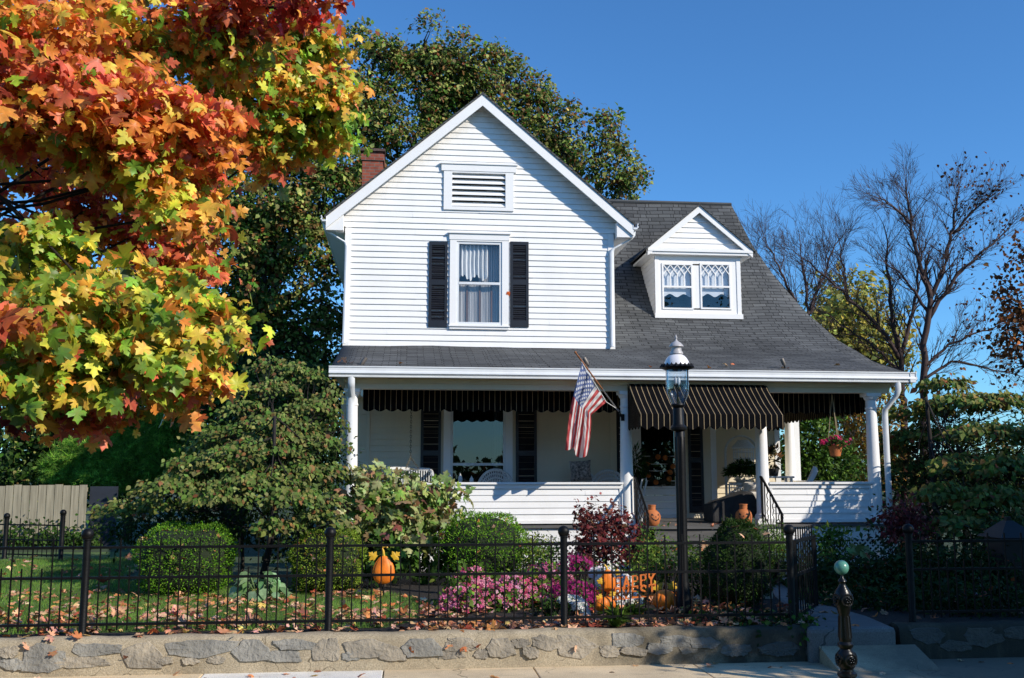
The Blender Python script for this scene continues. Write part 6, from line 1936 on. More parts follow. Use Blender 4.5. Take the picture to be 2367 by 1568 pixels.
# ---- clipped boxwoods
def clipped(name, label, px, pw, ytop, ybot, Y, power=2.6, n=9000, pal=None, group=None, size=.028, cat='shrub', taper=0, mat=LEAFW, core=.9):
    zt = atz(px, ytop, Y); x = atx(px, (ytop + ybot) / 2, Y); k = float((at(px, ytop, Y) - EYE) @ FW) / FPX
    rx = pw / 2 * k; zb = GZ - .02; rz = (zt - zb) / 2; zc = (zt + zb) / 2
    t = thing(name, label, cat, (x, Y, GZ), group)
    d = nrmz(R.normal(size=(n, 3)))
    rad = (np.abs(d[:, 0]) ** power + np.abs(d[:, 1]) ** power + np.abs(d[:, 2]) ** power) ** (-1 / power)
    lump = 1 + .05 * (R.random(n) < .03) * R.random(n) * 2.6 + .085 * np.sin(d[:, 0] * 7 + 1) * np.sin(d[:, 2] * 6) + .04 * np.sin(d[:, 1] * 11 + d[:, 2] * 13 + px) + .015 * np.sin(d[:, 0] * 31 + d[:, 2] * 27)
    q = d * (rad * lump * (1 - np.abs(R.normal(0, .05, n))))[:, None]
    tp_ = 1 - taper * (q[:, 2] * .5 + .5)
    P = np.stack([x + q[:, 0] * rx * tp_, Y + q[:, 1] * rx * tp_, zc + q[:, 2] * rz], 1)
    pal = pal or [((.10, .24, .014), 4), ((.17, .34, .025), 3), ((.04, .10, .012), 2)]
    col = pick(pal, n, .25)
    nr = d * .9 + R.normal(size=(n, 3)) * .55 + np.array([.35, -.35, .4]); tip = d + R.normal(size=(n, 3)) * .7 + np.array([0, 0, .4])
    # inner shade: a solid dark body just under the leaves
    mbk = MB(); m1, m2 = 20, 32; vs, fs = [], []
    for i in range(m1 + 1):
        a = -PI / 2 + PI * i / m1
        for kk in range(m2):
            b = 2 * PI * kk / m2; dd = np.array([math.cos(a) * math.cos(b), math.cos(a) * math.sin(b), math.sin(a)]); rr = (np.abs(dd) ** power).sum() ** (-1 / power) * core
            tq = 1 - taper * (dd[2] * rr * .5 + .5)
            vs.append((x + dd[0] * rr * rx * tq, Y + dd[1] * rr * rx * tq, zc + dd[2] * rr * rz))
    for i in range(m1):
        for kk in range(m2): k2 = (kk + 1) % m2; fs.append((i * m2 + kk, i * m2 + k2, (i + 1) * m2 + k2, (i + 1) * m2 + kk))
    mbk.add(vs, fs).build('inner_shade_core', COREG, t, True)
    leaf_obj('foliage', [(T_OVAL, P, tip, nr, size * np.exp(R.normal(0, .2, n)), col)], mat, t)
    return x, Y, zt, rx
BOX = []
BOX.append(clipped('boxwood', 'broad clipped boxwood on the left lawn, glossy dark green', 432, 205, 1214, 1385, 14.3, 3.2, 13000))
BOX.append(clipped('boxwood', 'rounded clipped boxwood strewn with fallen leaves left of the metal pumpkin', 757, 160, 1228, 1380, 14.3, 3.0, 11000, [((.17, .26, .024), 4), ((.25, .34, .04), 3), ((.07, .12, .015), 2)]))
BOX.append(clipped('boxwood', 'largest dome clipped boxwood before the porch steps, bright green', 1112, 208, 1186, 1345, 15.2, 2.3, 14000, [((.13, .30, .016), 4), ((.21, .40, .03), 3), ((.05, .13, .012), 2)]))
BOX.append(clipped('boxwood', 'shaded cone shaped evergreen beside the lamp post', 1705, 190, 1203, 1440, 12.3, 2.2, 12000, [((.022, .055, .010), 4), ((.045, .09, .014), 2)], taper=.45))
# ---- oakleaf hydrangea
bl = [PB(*a) for a in ((850, 1130, 55, 45, 15.3, .4), (940, 1140, 80, 40, 15.4, .45), (1020, 1150, 45, 35, 15.5, .35), (900, 1200, 90, 50, 15.2, .5), (990, 1200, 70, 40, 15.4, .4), (860, 1240, 60, 50, 15.1, .4), (960, 1245, 50, 35, 15.3, .3), (840, 1160, 30, 40, 15.2, .3))]
bq = at(910, 1320, 15.4)
HYD = [((.30, .34, .11), 4), ((.42, .45, .19), 3), ((.32, .20, .10), 1.8), ((.16, .27, .05), 3), ((.20, .08, .06), .6)]
tree('hydrangea_shrub', 'large leaved hydrangea with mottled green and bronze leaves against the porch wall', 'shrub', (bq[0], 15.4, GZ - .05), (bq[0], 15.4, 1.0), .035, bl, 300, 5, .09, .125, HYD, twigs=170, tmpl=MAPLES, shell=.35, droop=.5, sun=.7, jit=.2, limbr=.6)
bl = [PB(*a) for a in ((880, 1285, 70, 40, 14.8, .4), (960, 1290, 60, 35, 15.2, .35), (830, 1290, 40, 40, 15, .3))]
tree('hydrangea_shrub', 'low dark green leafy plant growing behind the metal pumpkin', 'shrub', (at(890, 1320, 14.9)[0], 14.9, GZ - .05), (at(890, 1320, 14.9)[0], 14.9, .7), .02, bl, 70, 6, .09, .13, [(G_MD, 3), (G_DK, 3), (G_LT, 1)], twigs=40, tmpl=MAPLES, droop=.3, sun=.5)


# ---- low plants
def herb(name, label, cat, blobs, ncl, per, sig, size, pal, mat=LEAF, flowers=None, parent_base=None, group=None, **kw):
    c0 = blobs[0][0]; t = thing(name, label, cat, (c0[0], c0[1], GZ), group)
    bt, cent = foliage(blobs, ncl, per, sig, size, pal, **kw)
    mb = MB()
    for q in cent[:: max(1, len(cent) // 40)]: limb(mb, (c0[0] + (q[0] - c0[0]) * .5, c0[1] + (q[1] - c0[1]) * .5, GZ - .02), q, .006, .003, .1, 4, 4)
    mb.build('stems', BARKD, t); leaf_obj('leaves', bt, mat, t)
    if flowers:
        n, sz, pal2, bl2 = flowers
        P, D = [], []
        w = np.array([np.prod(r) ** .67 for c, r in bl2]); w /= w.sum()
        for (c, r), k in zip(bl2, (n * w).astype(int)):
            p, d = in_blob(c, r, k * 3, .88); ok = np.where((d[:, 2] > -.35))[0][:k]
            P.append(p[ok]); D.append(d[ok])
        P = np.concatenate(P); D = np.concatenate(D); m = len(P)
        nr = D * .7 + np.array([.55, -.65, .5]) + R.normal(size=D.shape) * .35; tip = R.normal(size=D.shape)
        leaf_obj('flowers', [(T_FLOWER, P, tip, nr, sz * np.exp(R.normal(0, .2, m)), pick(pal2, m, .15))], PETAL, t)
    return t
PINK = [((.72, .16, .30), 4), ((.78, .33, .45), 3), ((.55, .06, .16), 1)]; MAG = [((.34, .015, .14), 4), ((.45, .04, .22), 2)]; WHT = [((.88, .86, .80), 4), ((.78, .75, .72), 1)]
BG = [(G_MD, 3), (G_LT, 2), (G_YL, .6)]
bl = [PB(*a) for a in ((1120, 1385, 95, 42, 12.4, .45), (1070, 1395, 55, 38, 12.2, .35), (1090, 1345, 45, 32, 12.7, .3), (1180, 1375, 60, 45, 12.5, .35))]
herb('begonia_plant', 'big mound of pink begonias behind the iron fence', 'flowers', bl, 150, 12, .07, .055, BG, LEAFW, (800, .062, PINK, bl), shell=.3, sun=.4, droop=.1, tmpl=T_BROAD)
bl = [PB(*a) for a in ((1270, 1345, 55, 38, 12.9, .35), (1250, 1375, 40, 35, 12.6, .3))]
herb('begonia_plant', 'smaller pink begonia clump just left of the fence post', 'flowers', bl, 60, 12, .07, .055, BG, LEAFW, (300, .062, PINK, bl), shell=.3, sun=.4, droop=.1, tmpl=T_BROAD)
bl = [PB(*a) for a in ((1330, 1375, 55, 30, 12.3, .3), (1360, 1395, 30, 28, 12.1, .25), (1290, 1370, 40, 25, 12.5, .25))]
herb('chrysanthemum', 'low mound of dark magenta mums beside the harvest sign', 'flowers', bl, 50, 10, .06, .045, BG, LEAF, (900, .045, MAG, bl), shell=.3, tmpl=T_OVAL)
bl = [PB(*a) for a in ((1330, 1310, 40, 25, 13.6, .3), (1260, 1320, 40, 18, 13.8, .3))]
herb('chrysanthemum', 'purple mums further back under the red leaved maple', 'flowers', bl, 50, 10, .06, .05, [((.08, .02, .04), 2), (G_DK, 2)], LEAF, (330, .05, MAG, bl), shell=.3)
bl = [PB(*a) for a in ((1395, 1328, 34, 16, 12.6, .25), (1420, 1350, 44, 30, 12.4, .25), (1445, 1385, 40, 16, 12.2, .22))]
herb('white_chrysanthemum', 'bright white mums directly behind the harvest sign', 'flowers', bl, 40, 10, .05, .04, BG, LEAF, (1100, .05, WHT, bl), shell=.3)
bl = [PB(*a) for a in ((1318, 1388, 28, 10, 11.6, .15), (1340, 1402, 18, 16, 11.5, .15), (1352, 1422, 10, 18, 11.4, .12))]
herb('white_alyssum', 'trailing curve of small white flowers right of the fence post', 'flowers', bl, 30, 8, .04, .03, BG, LEAF, (520, .04, WHT, bl), shell=.3)
bl = [PB(*a) for a in ((1285, 1405, 40, 25, 11.7, .2), (1250, 1415, 25, 18, 11.7, .2))]
herb('low_shrub', 'small dark green leafy clump between the begonias and white flowers', 'plant', bl, 50, 12, .06, .05, [(G_DK, 3), (G_MD, 2)], LEAF, shell=.3)
# spreading liriope tufts before the sign
def tuft(label, px, py, Y, n, L, pal, spread=.5, name='grass_tuft', w=T_NARROW):
    q = at(px, py, Y); t0 = np.array([q[0], Y, GZ]); a = R.random(n) * 2 * PI; e = np.abs(R.normal(0, spread, n))
    tip = np.stack([np.cos(a) * e, np.sin(a) * e, np.ones(n) * .8], 1); P = t0 + np.stack([np.cos(a) * .05 * R.random(n), np.sin(a) * .05 * R.random(n), np.zeros(n)], 1)
    # each blade bends: lower half and upper half
    up = np.stack([-np.cos(a) * 1., -np.sin(a) * 1., e], 1); Ls = L * np.exp(R.normal(0, .2, n)); C = pick(pal, n)
    P2 = P + nrmz(tip) * Ls[:, None] * .5; tip2 = tip * [1, 1, .35] + [0, 0, -.15]
    o = leaf_obj(name, [(T_NARROW, P, tip, up, Ls * .75, C), (T_NARROW, P2, tip2, up, Ls * .6, C)], LEAF); tag(o, label, 'grass tuft'); return o
tuft('arching green grass tuft under the small sign pumpkin', 1412, 1418, 11.15, 110, .17, [(G_MD, 3), (G_LT, 2)])
tuft('arching green grass tuft below the harvest lettering', 1462, 1412, 11.25, 120, .17, [(G_MD, 3), (G_LT, 2)])
tuft('small grass tuft poking out over the wall by the leaf litter', 1425, 1440, 10.72, 70, .2, [(G_LT, 3), (G_MD, 2)])
# hosta
q = at(600, 1382, Z=GZ); hs = thing('hosta', 'pale blue-green hosta with broad leaves between the two boxwoods', 'plant', (q[0], q[1], GZ))
n = 58; a = R.random(n) * 2 * PI; rr = R.random(n) ** .8 * .34; hgt = (.32 * (1 - (rr / .37) ** 2) + .03) * R.uniform(.6, 1.15, n)
P = np.stack([q[0] + rr * np.cos(a), q[1] + rr * np.sin(a), GZ + hgt], 1); tip = np.stack([np.cos(a), np.sin(a), -.35 - rr * 1.5], 1) + R.normal(size=(n, 3)) * .15; nr = np.stack([np.cos(a) * .5, np.sin(a) * .5 - .3, np.ones(n)], 1)
leaf_obj('leaves', [(T_BROAD, P, tip + R.normal(size=(n, 3)) * .25, nr + R.normal(size=(n, 3)) * .35, R.uniform(.12, .19, n), pick([((.26, .40, .20), 3), ((.15, .29, .11), 2), ((.34, .46, .26), 1)], n, .2))], LEAFW, hs)
mb = MB()
for i in range(0, n, 2): mb.tube([(q[0] + .02 * math.cos(a[i]), q[1] + .02 * math.sin(a[i]), GZ), P[i]], .006, 4)
mb.build('stems', pm('pale_stems', (.14, .22, .08), .6), hs)
# red japanese maple
bl = [PB(*a) for a in ((1400, 1205, 60, 30, 14.6, .4), (1440, 1230, 45, 30, 14.6, .4), (1370, 1240, 45, 30, 14.4, .4), (1410, 1270, 60, 35, 14.3, .4), (1360, 1180, 22, 25, 14.6, .2), (1350, 1290, 35, 25, 14.2, .3))]
bq = at(1400, 1320, 14.5)
tree('japanese_maple', 'small dark red leaved maple shrub left of the porch steps', 'tree', (bq[0], 14.5, GZ - .05), (bq[0], 14.5, 1.1), .03, bl, 190, 8, .08, .055, [((.16, .028, .030), 4), ((.24, .065, .05), 2), ((.08, .018, .018), 3), ((.20, .13, .06), .8)], bark=BARKD, twigs=140, tmpl=[maple_t(.3, .1, .8)], shell=.2, sun=.5, limbr=.7)
# green fillers
bl = [PB(*a) for a in ((1250, 1262, 40, 24, 15.0, .35), (1245, 1290, 40, 28, 14.6, .35))]
herb('low_shrub', 'pale speckled green shrub behind the fence right of the dome boxwood', 'shrub', bl, 120, 14, .07, .045, [(G_LT, 3), (G_YL, 2), (G_MD, 2)], LEAF, shell=.3)
bl = [PB(*a) for a in ((1520, 1262, 48, 28, 13.6, .35), (1500, 1300, 50, 35, 13.4, .35), (1560, 1300, 50, 40, 13.2, .35), (1480, 1330, 45, 25, 13.0, .3))]
herb('low_shrub', 'feathery green shrub behind the fence left of the lamp post', 'shrub', bl, 190, 14, .07, .045, [(G_LT, 3), (G_MD, 3), (G_YL, .7), (RUST, .3)], LEAF, shell=.25)
bl = [PB(*a) for a in ((1640, 1330, 60, 50, 13.0, .4), (1620, 1285, 25, 40, 13.4, .2))]
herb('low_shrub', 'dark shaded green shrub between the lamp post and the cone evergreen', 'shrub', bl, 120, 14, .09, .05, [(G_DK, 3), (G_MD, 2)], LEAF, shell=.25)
bl = [PB(*a) for a in ((1770, 1240, 50, 28, 14.6, .3), (1790, 1275, 35, 35, 14.4, .3))]
herb('fern_plant', 'light ferny green plant in front of the steps beside the right hand rail', 'plant', bl, 130, 16, .07, .05, [(G_LT, 3), (G_MD, 3)], LEAF, tmpl=T_NARROW, shell=.2)
bl = [PB(*a) for a in ((1910, 1250, 28, 22, 15.0, .2), (1945, 1240, 22, 22, 15.0, .2), (1925, 1285, 35, 25, 14.8, .25))]
herb('leafy_shrub', 'upright glossy green shrub in the sun below the right porch wall', 'shrub', bl, 46, 12, .07, .085, [(G_LT, 4), (G_MD, 3), (G_YL, 1)], LEAFW, shell=.3, sun=.5)
bl = [PB(*a) for a in ((1985, 1282, 28, 14, 13.4, .2), (2005, 1300, 20, 10, 13.4, .15))]
herb('leafy_shrub', 'big leaved green and red plant catching the sun right of the open gate', 'plant', bl, 5, 6, .07, .17, [((.25, .34, .12), 4), ((.3, .12, .06), 1)], LEAFW, tmpl=T_BROAD, shell=.2, sun=.9)
bl = [PB(*a) for a in ((1860, 1330, 60, 40, 14.3, .4), (1960, 1350, 90, 45, 13.6, .5), (2060, 1340, 80, 50, 13, .5), (2160, 1330, 100, 60, 12.6, .5), (2280, 1350, 100, 60, 12.2, .4), (2330, 1260, 60, 50, 13.4, .5), (2010, 1385, 80, 28, 12.0, .4), (2180, 1395, 90, 36, 11.5, .35), (2300, 1405, 90, 40, 11.3, .35))]
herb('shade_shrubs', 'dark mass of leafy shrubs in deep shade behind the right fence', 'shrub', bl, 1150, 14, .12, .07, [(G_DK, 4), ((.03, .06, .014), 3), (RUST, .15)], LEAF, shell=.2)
bl = [PB(*a) for a in ((1900, 1400, 70, 18, 12.6, .4), (1700, 1440, 130, 16, 11.0, .25), (1830, 1450, 60, 20, 10.72, .2), (1740, 1452, 60, 14, 10.62, .12), (1860, 1470, 30, 16, 10.5, .1))]
herb('ivy_patch', 'dark ivy spilling over the wall top left of the garden path', 'ivy', bl, 170, 12, .07, .05, [(G_DK, 3), (G_MD, 2)], LEAF, shell=.1, tmpl=T_BROAD)
bl = [PB(*a) for a in ((2250, 1385, 40, 22, 11.6, .2),)]
herb('begonia_plant', 'dim pink flowers in the shade behind the right fence', 'flowers', bl, 30, 10, .06, .05, BG, LEAF, (60, .06, PINK + WHT, bl), shell=.2)
# fern on the stand, plants on the porch
q = at(1716, 1088, YS - .05)
fnp = thing('potted_fern', 'bushy green fern in the wicker plant stand by the front door', 'plant', (q[0], YS, q[2] - .2))
n = 1500; d = nrmz(R.normal(size=(n, 3))); d[:, 2] = np.abs(d[:, 2]) * .8 - .25
P = np.array([q[0], YS - .1, q[2]]) + d * np.array([.36, .32, .34]) * R.random((n, 1)) ** .5
leaf_obj('fronds', [(T_NARROW, P, d + R.normal(size=(n, 3)) * .4 + [0, 0, -.3], R.normal(size=(n, 3)) + [0, -.3, 1], R.uniform(.08, .14, n), pick([(G_MD, 3), (G_DK, 3)], n))], LEAF, fnp)
MB().lathe([(.11, q[2] - .42), (.15, q[2] - .2), (.16, q[2] - .18)], (q[0], YS - .1, 0), 20).build('pot', pm('wicker_pot', (.4, .38, .33), .8, .2, 30), fnp, True)
q = at(1787, 1078, YQ)
cr_ = thing('potted_croton', 'dark leafy pot plant standing on the white porch table', 'plant', (q[0], YQ, ztt))
n = 70; d = nrmz(R.normal(size=(n, 3))); P = np.array([q[0], YQ, ztt + .38]) + d * np.array([.12, .12, .22]) * R.random((n, 1)) ** .4
leaf_obj('leaves', [(T_OVAL, P, d + [0, 0, .5], R.normal(size=(n, 3)) + [.2, -.5, .5], R.uniform(.10, .16, n), pick([((.03, .03, .02), 3), ((.09, .08, .03), 1), (BRN, 1)], n))], LEAF, cr_)
MB().lathe([(.09, ztt), (.12, ztt + .15), (.12, ztt + .16)], (q[0], YQ, 0), 18).build('pot', DARKV, cr_, True)
q = at(1470, 1100, 19.4)
fn2 = thing('hanging_fern', 'dark fern behind the column left of the front door', 'plant', (q[0], 19.4, q[2]))
n = 700; d = nrmz(R.normal(size=(n, 3))); P = np.array([q[0], 19.4, q[2] + .2]) + d * np.array([.24, .22, .40]) * R.random((n, 1)) ** .5
leaf_obj('fronds', [(T_NARROW, P, d + [0, 0, -.5], R.normal(size=(n, 3)), R.uniform(.08, .14, n), pick([(G_DK, 3), (G_MD, 1)], n))], LEAF, fn2)
MB().lathe([(.10, q[2] - .25), (.14, q[2] + .0), (.14, q[2] + .01)], (q[0], 19.4, 0), 18).build('pot', DARKV, fn2, True)
# basket flowers
q = at(1931, 1022, YHB)
n = 420; d = nrmz(R.normal(size=(n, 3))); d[:, 2] = np.abs(d[:, 2]) - .3
P = np.array([q[0], YHB, q[2] - .02]) + d * np.array([.26, .22, .17]) * R.random((n, 1)) ** .5
leaf_obj('leaves', [(T_BROAD, P, d + R.normal(size=(n, 3)) * .5, d + [0, -.5, .5], R.uniform(.035, .06, n), pick([(G_MD, 3), (G_DK, 2)], n))], LEAF, hb)
c = np.array([q[0], YHB - .05, q[2] + .03])
for P in (c + R.normal(size=(75, 3)) * [.09, .07, .045], c + [.17, 0, -.05] + R.normal(size=(40, 3)) * [.05, .05, .035], c + [-.27, 0, -.03] + R.normal(size=(26, 3)) * [.03, .03, .025]):
    leaf_obj('flower_cluster', [(T_FLOWER, P, R.normal(size=P.shape), R.normal(size=P.shape) * .5 + [.2, -.7, .6], R.uniform(.04, .06, len(P)), pick([((.62, .02, .14), 3), ((.72, .06, .22), 2)], len(P)))], PETAL, hb)
# ---- beyond the porch: green and amber hedges
bl = [PB(*a) for a in ((1870, 1040, 45, 90, 25, .7), (1920, 1080, 60, 50, 25, .7), (1880, 960, 40, 40, 25.3, .6), (1840, 1090, 40, 40, 25, .6))]
tree('broadleaf_shrub', 'tall green shrub seen through the right porch opening', 'shrub', (at(1880, 1100, 25.2)[0], 25.2, GZ - .1), (at(1880, 1100, 25.2)[0], 25.2, 1.5), .05, bl, 420, 14, .16, .13, [(G_MD, 4), (G_LT, 2), (G_DK, 2)], twigs=80, tmpl=T_OVAL, mat=LEAFW, shell=.3)
AMB = [((.36, .18, .03), 3), ((.46, .26, .04), 2), ((.20, .09, .025), 2), (OLV, 1.5)]
bl = [PB(*a) for a in ((1960, 990, 60, 50, 27, .8), (1990, 1080, 40, 60, 26.4, .6), (2030, 960, 50, 60, 27, .8), (1940, 950, 60, 40, 27, .8), (2060, 1060, 50, 60, 26.4, .6), (1975, 1040, 40, 40, 26.6, .6))]
tree('beech_tree', 'amber leaved shrub tree behind the right porch columns', 'tree', (at(1985, 1100, 27)[0], 27, GZ - .1), (at(1985, 1100, 27)[0], 27, 2.4), .08, bl, 420, 13, .16, .12, AMB, twigs=140, tmpl=T_OVAL, shell=.2)
# ---- dogwood at the right, top in the sun
DOGR = [((.15, .19, .04), 4), ((.22, .21, .05), 3), ((.08, .15, .03), 3), ((.28, .16, .04), 1.2), ((.24, .08, .03), .4)]
SP = [(2130, 955, 80, 30, 18.2), (2220, 930, 90, 34, 17.6), (2320, 930, 90, 38, 16.8), (2150, 1010, 100, 30, 18), (2290, 1000, 110, 34, 16), (2100, 1085, 80, 30, 18), (2080, 1040, 40, 20, 18.2), (2240, 1075, 100, 34, 15.6), (2330, 1080, 90, 40, 15), (2190, 1140, 90, 30, 15), (2300, 1150, 100, 40, 14.6), (2240, 1210, 100, 35, 14.4), (2340, 1210, 60, 35, 14.4), (2190, 890, 60, 26, 18), (2420, 1000, 80, 60, 15.8), (2420, 1130, 80, 60, 15)]
bq = at(2232, 1330, 15.3)
layered('dogwood_tree', 'dogwood at the right side of the porch, sunlit top and dark below', 'tree', (bq[0], 16.0, GZ - .05), (bq[0], 16.2, 3.2), .07, SP, 450, .10, DOGR, twigs=260)
bl = [PB(*a) for a in ((2160, 1150, 120, 90, 17.6, .7), (2290, 1150, 120, 100, 17.4, .7), (2220, 1040, 120, 70, 18.2, .7), (2380, 1080, 80, 120, 17.6, .6), (2100, 1230, 70, 50, 16, .5))]
tree('evergreen_shrub', 'dark evergreen mass in shade behind the right dogwood', 'shrub', (at(2230, 1260, 17.6)[0], 17.6, GZ - .1), (at(2230, 1260, 17.6)[0], 17.6, 1.6), .06, bl, 800, 15, .16, .09, [(G_DK, 4), ((.03, .06, .014), 2), (BRN, .6)], twigs=60, shell=.25)
bl = [PB(*a) for a in ((2090, 1185, 40, 28, 14.6, .3), (2060, 1210, 35, 25, 14.5, .25), (2110, 1230, 45, 30, 14.4, .3))]
herb('barberry_shrub', 'red leaved shrub at the right corner of the porch', 'shrub', bl, 130, 10, .08, .07, [((.20, .03, .03), 4), ((.28, .09, .08), 2), ((.08, .02, .02), 2)], LEAF, shell=.2, tmpl=T_OVAL)


# ---- bare trees to the right
def grow(mb, p, d, L, r, depth, ends, up=.25, kids=(3, 5), spread=.6, nseg=5):
    pts = [np.array(p)]; dd = np.array(d) / np.linalg.norm(d); rad = [r]
    for i in range(nseg):
        dd = dd + R.normal(size=3) * .10 + np.array([0, 0, up * .18]); dd /= np.linalg.norm(dd)
        pts.append(pts[-1] + dd * L / nseg); rad.append(max(.003, r * (1 - .75 * (i + 1) / nseg)))
    mb.tube(pts, rad, 5 if r > .02 else 3, False)
    ends.append(pts[-1])
    if depth <= 0: return
    for _ in range(R.integers(*kids)):
        t = R.uniform(.25, .95) * nseg; i = int(t); q = pts[i] + (pts[min(i + 1, nseg)] - pts[i]) * (t - i)
        base = pts[min(i + 1, nseg)] - pts[i]; base /= np.linalg.norm(base)
        s = R.normal(size=3); s -= (s @ base) * base; s /= np.linalg.norm(s)
        grow(mb, q, base + s * spread, L * R.uniform(.45, .65), max(.004, rad[min(i, nseg)] * .62), depth - 1, ends, up, kids, spread, 4)


def bare_tree(label, limbs, Y, r0, depth=3, leaves=None, name='bare_tree', kids=(3, 6), tip=1.3):
    """limbs: pixel polylines; each carries side shoots"""
    b = at(*limbs[0][0], Y); t = thing(name, label, 'tree', (b[0], Y, GZ), None)
    mb = MB(); ends = []
    first = True
    for li, poly in enumerate(limbs):
        yy = Y + (0 if first else R.uniform(-.8, .8)); w = r0 if first else r0 * (.55 if li < 4 else .38)
        pts = [at(px, py, Y + (yy - Y) * k / max(1, len(poly) - 1)) for k, (px, py) in enumerate(poly)]
        if first: pts = [np.array([pts[0][0], Y, GZ - .1])] + pts
        # resample smoothly
        q = np.array(pts); s = np.linspace(0, len(q) - 1, 4 * (len(q) - 1) + 1); q = np.stack([np.interp(s, np.arange(len(q)), q[:, k]) for k in range(3)], 1)
        for _ in range(2): q[1:-1] = .25 * q[:-2] + .5 * q[1:-1] + .25 * q[2:]
        q[1:-1] += R.normal(size=q[1:-1].shape) * .03
        n = len(q); rad = [w * (1 - (.45 if first else .8) * i / n) for i in range(n)]
        mb.tube(q, rad, 7, True)
        Lt = np.linalg.norm(q[-1] - q[0])
        for i in range(2 if not first else n // 2, n):
            for _ in range(2 if not first else 1):
                base = q[min(i, n - 1)] - q[i - 1]; base /= np.linalg.norm(base) + 1e-9
                s_ = R.normal(size=3); s_ -= (s_ @ base) * base; s_ /= np.linalg.norm(s_)
                grow(mb, q[i - 1] + (q[i] - q[i - 1]) * R.random(), base + s_ * .75 + np.array([0, 0, .2]), tip * R.uniform(.7, 1.3), max(.008, rad[i - 1] * .4), depth - 1, ends, .3, kids)
        grow(mb, q[-1], q[-1] - q[-2], tip, rad[-1], depth - 1, ends, .3, kids)
        first = False
    mb.build('branches', TWIG, t, True, auto=180)
    if leaves:
        n, pal, sz, fil = leaves
        E_ = np.array(ends); E_ = E_[[i for i in range(len(E_)) if fil(E_[i])]]
        if len(E_):
            P = E_[R.integers(0, len(E_), n)] + R.normal(size=(n, 3)) * .10
            leaf_obj('crown', [(T_BROAD, P, R.normal(size=P.shape) + [0, 0, -1], R.normal(size=P.shape) + [.2, -.5, .3], sz * np.exp(R.normal(0, .2, n)), pick(pal, n))], LEAF, t)
    return t
DRYL = [((.13, .045, .02), 3), ((.24, .09, .025), 2), ((.06, .025, .015), 3)]
bare_tree('bare tree with the leftmost of the two dark trunks right of the house', [[(2085, 960), (2088, 900), (2075, 800)], [(2078, 830), (2040, 760), (1960, 690), (1900, 630), (1860, 600)], [(2076, 810), (2060, 720), (2050, 620), (2048, 540)], [(2082, 830), (2110, 720), (2125, 620), (2140, 560)], [(2080, 860), (2020, 800), (1960, 760), (1900, 720)], [(1960, 690), (1950, 620), (1940, 560)]], 27, .12, 3, tip=.9, kids=(3, 7))
xr_ = atx(2210, 700, 26)
bare_tree('tall bare tree with forked trunk and a few brown leaves against the sky', [[(2135, 980), (2135, 900), (2142, 760), (2150, 680)], [(2150, 690), (2125, 600), (2108, 520), (2098, 465), (2093, 430)], [(2150, 690), (2180, 620), (2200, 540), (2210, 480), (2216, 445)], [(2145, 740), (2200, 650), (2260, 590), (2320, 540)], [(2137, 850), (2190, 800), (2250, 770), (2330, 745)], [(2136, 880), (2200, 830), (2280, 850), (2360, 870)], [(2200, 540), (2240, 500), (2275, 465)], [(2108, 520), (2065, 480), (2035, 460)], [(2145, 720), (2090, 640), (2040, 600)]], 26, .125, 3, (650, DRYL, .09, lambda e: e[0] > xr_), tip=.8, kids=(3, 7))
bare_tree('distant bare tree with fine upright twigs just beyond the roof edge', [[(1840, 880), (1850, 800), (1870, 720)], [(1865, 740), (1820, 660), (1790, 600), (1770, 560)], [(1870, 720), (1860, 640), (1850, 570)], [(1868, 730), (1900, 650), (1920, 590), (1935, 560)], [(1850, 800), (1800, 730), (1770, 680), (1750, 600)]], 33, .11, 3, tip=1.2, kids=(3, 7))
bl = [PB(*a) for a in ((1960, 700, 80, 60, 42, 2), (1880, 760, 80, 60, 42, 2), (2000, 770, 90, 60, 42, 2), (1900, 840, 90, 50, 42, 2), (2020, 840, 70, 60, 42, 2), (1960, 800, 90, 60, 42, 2))]
tree('yellow_tree', 'yellow autumn tree far behind the bare branches', 'tree', (at(1960, 900, 42)[0], 42, GZ - .1), (at(1960, 900, 42)[0], 42, 4), .25, bl, 700, 13, .32, .2, [((.40, .33, .06), 3), ((.28, .28, .06), 3), ((.48, .40, .08), 1.5), (OLV, 3)], twigs=160, tmpl=T_BROAD, shell=.2)
bl = [PB(*a) for a in ((2350, 680, 40, 80, 23, .8), (2365, 800, 50, 90, 23, .8), (2380, 580, 40, 50, 23, .8), (2330, 760, 30, 50, 23, .6), (2420, 700, 60, 160, 23, 1))]
tree('oak_tree', 'rusty brown leaved oak at the right edge of the picture', 'tree', (at(2440, 1000, 23)[0], 23, GZ - .1), (at(2430, 900, 23)[0], 23, 5.0), .16, bl, 190, 10, .2, .11, [((.17, .065, .025), 3), ((.30, .11, .03), 2), ((.08, .04, .018), 2)], twigs=160, tmpl=T_BROAD, shell=.1)

# ---- unseen hedge, added past the right edge to keep that corner of the garden dark
bl = [(np.array(c, float), np.array(r, float)) for c, r in (((10.6, 10.9, 1.3), (.8, .7, 1.1)), ((11.8, 11.0, 1.6), (1.0, .8, 1.4)), ((12.2, 12.6, 1.8), (1.0, 1.0, 1.6)), ((13.2, 10.8, 1.6), (1.0, .8, 1.4)), ((14.0, 12.5, 1.9), (1.2, 1.0, 1.6)))]
tree('shade_hedge', 'unseen dense hedge added past the right end of the iron fence for its shade', 'hedge', (12, 11.4, GZ - .1), (12, 11.4, 1.6), .06, bl, 700, 14, .16, .08, [(G_DK, 4), (G_MD, 1)], twigs=40, tmpl=T_OVAL, shell=.4)

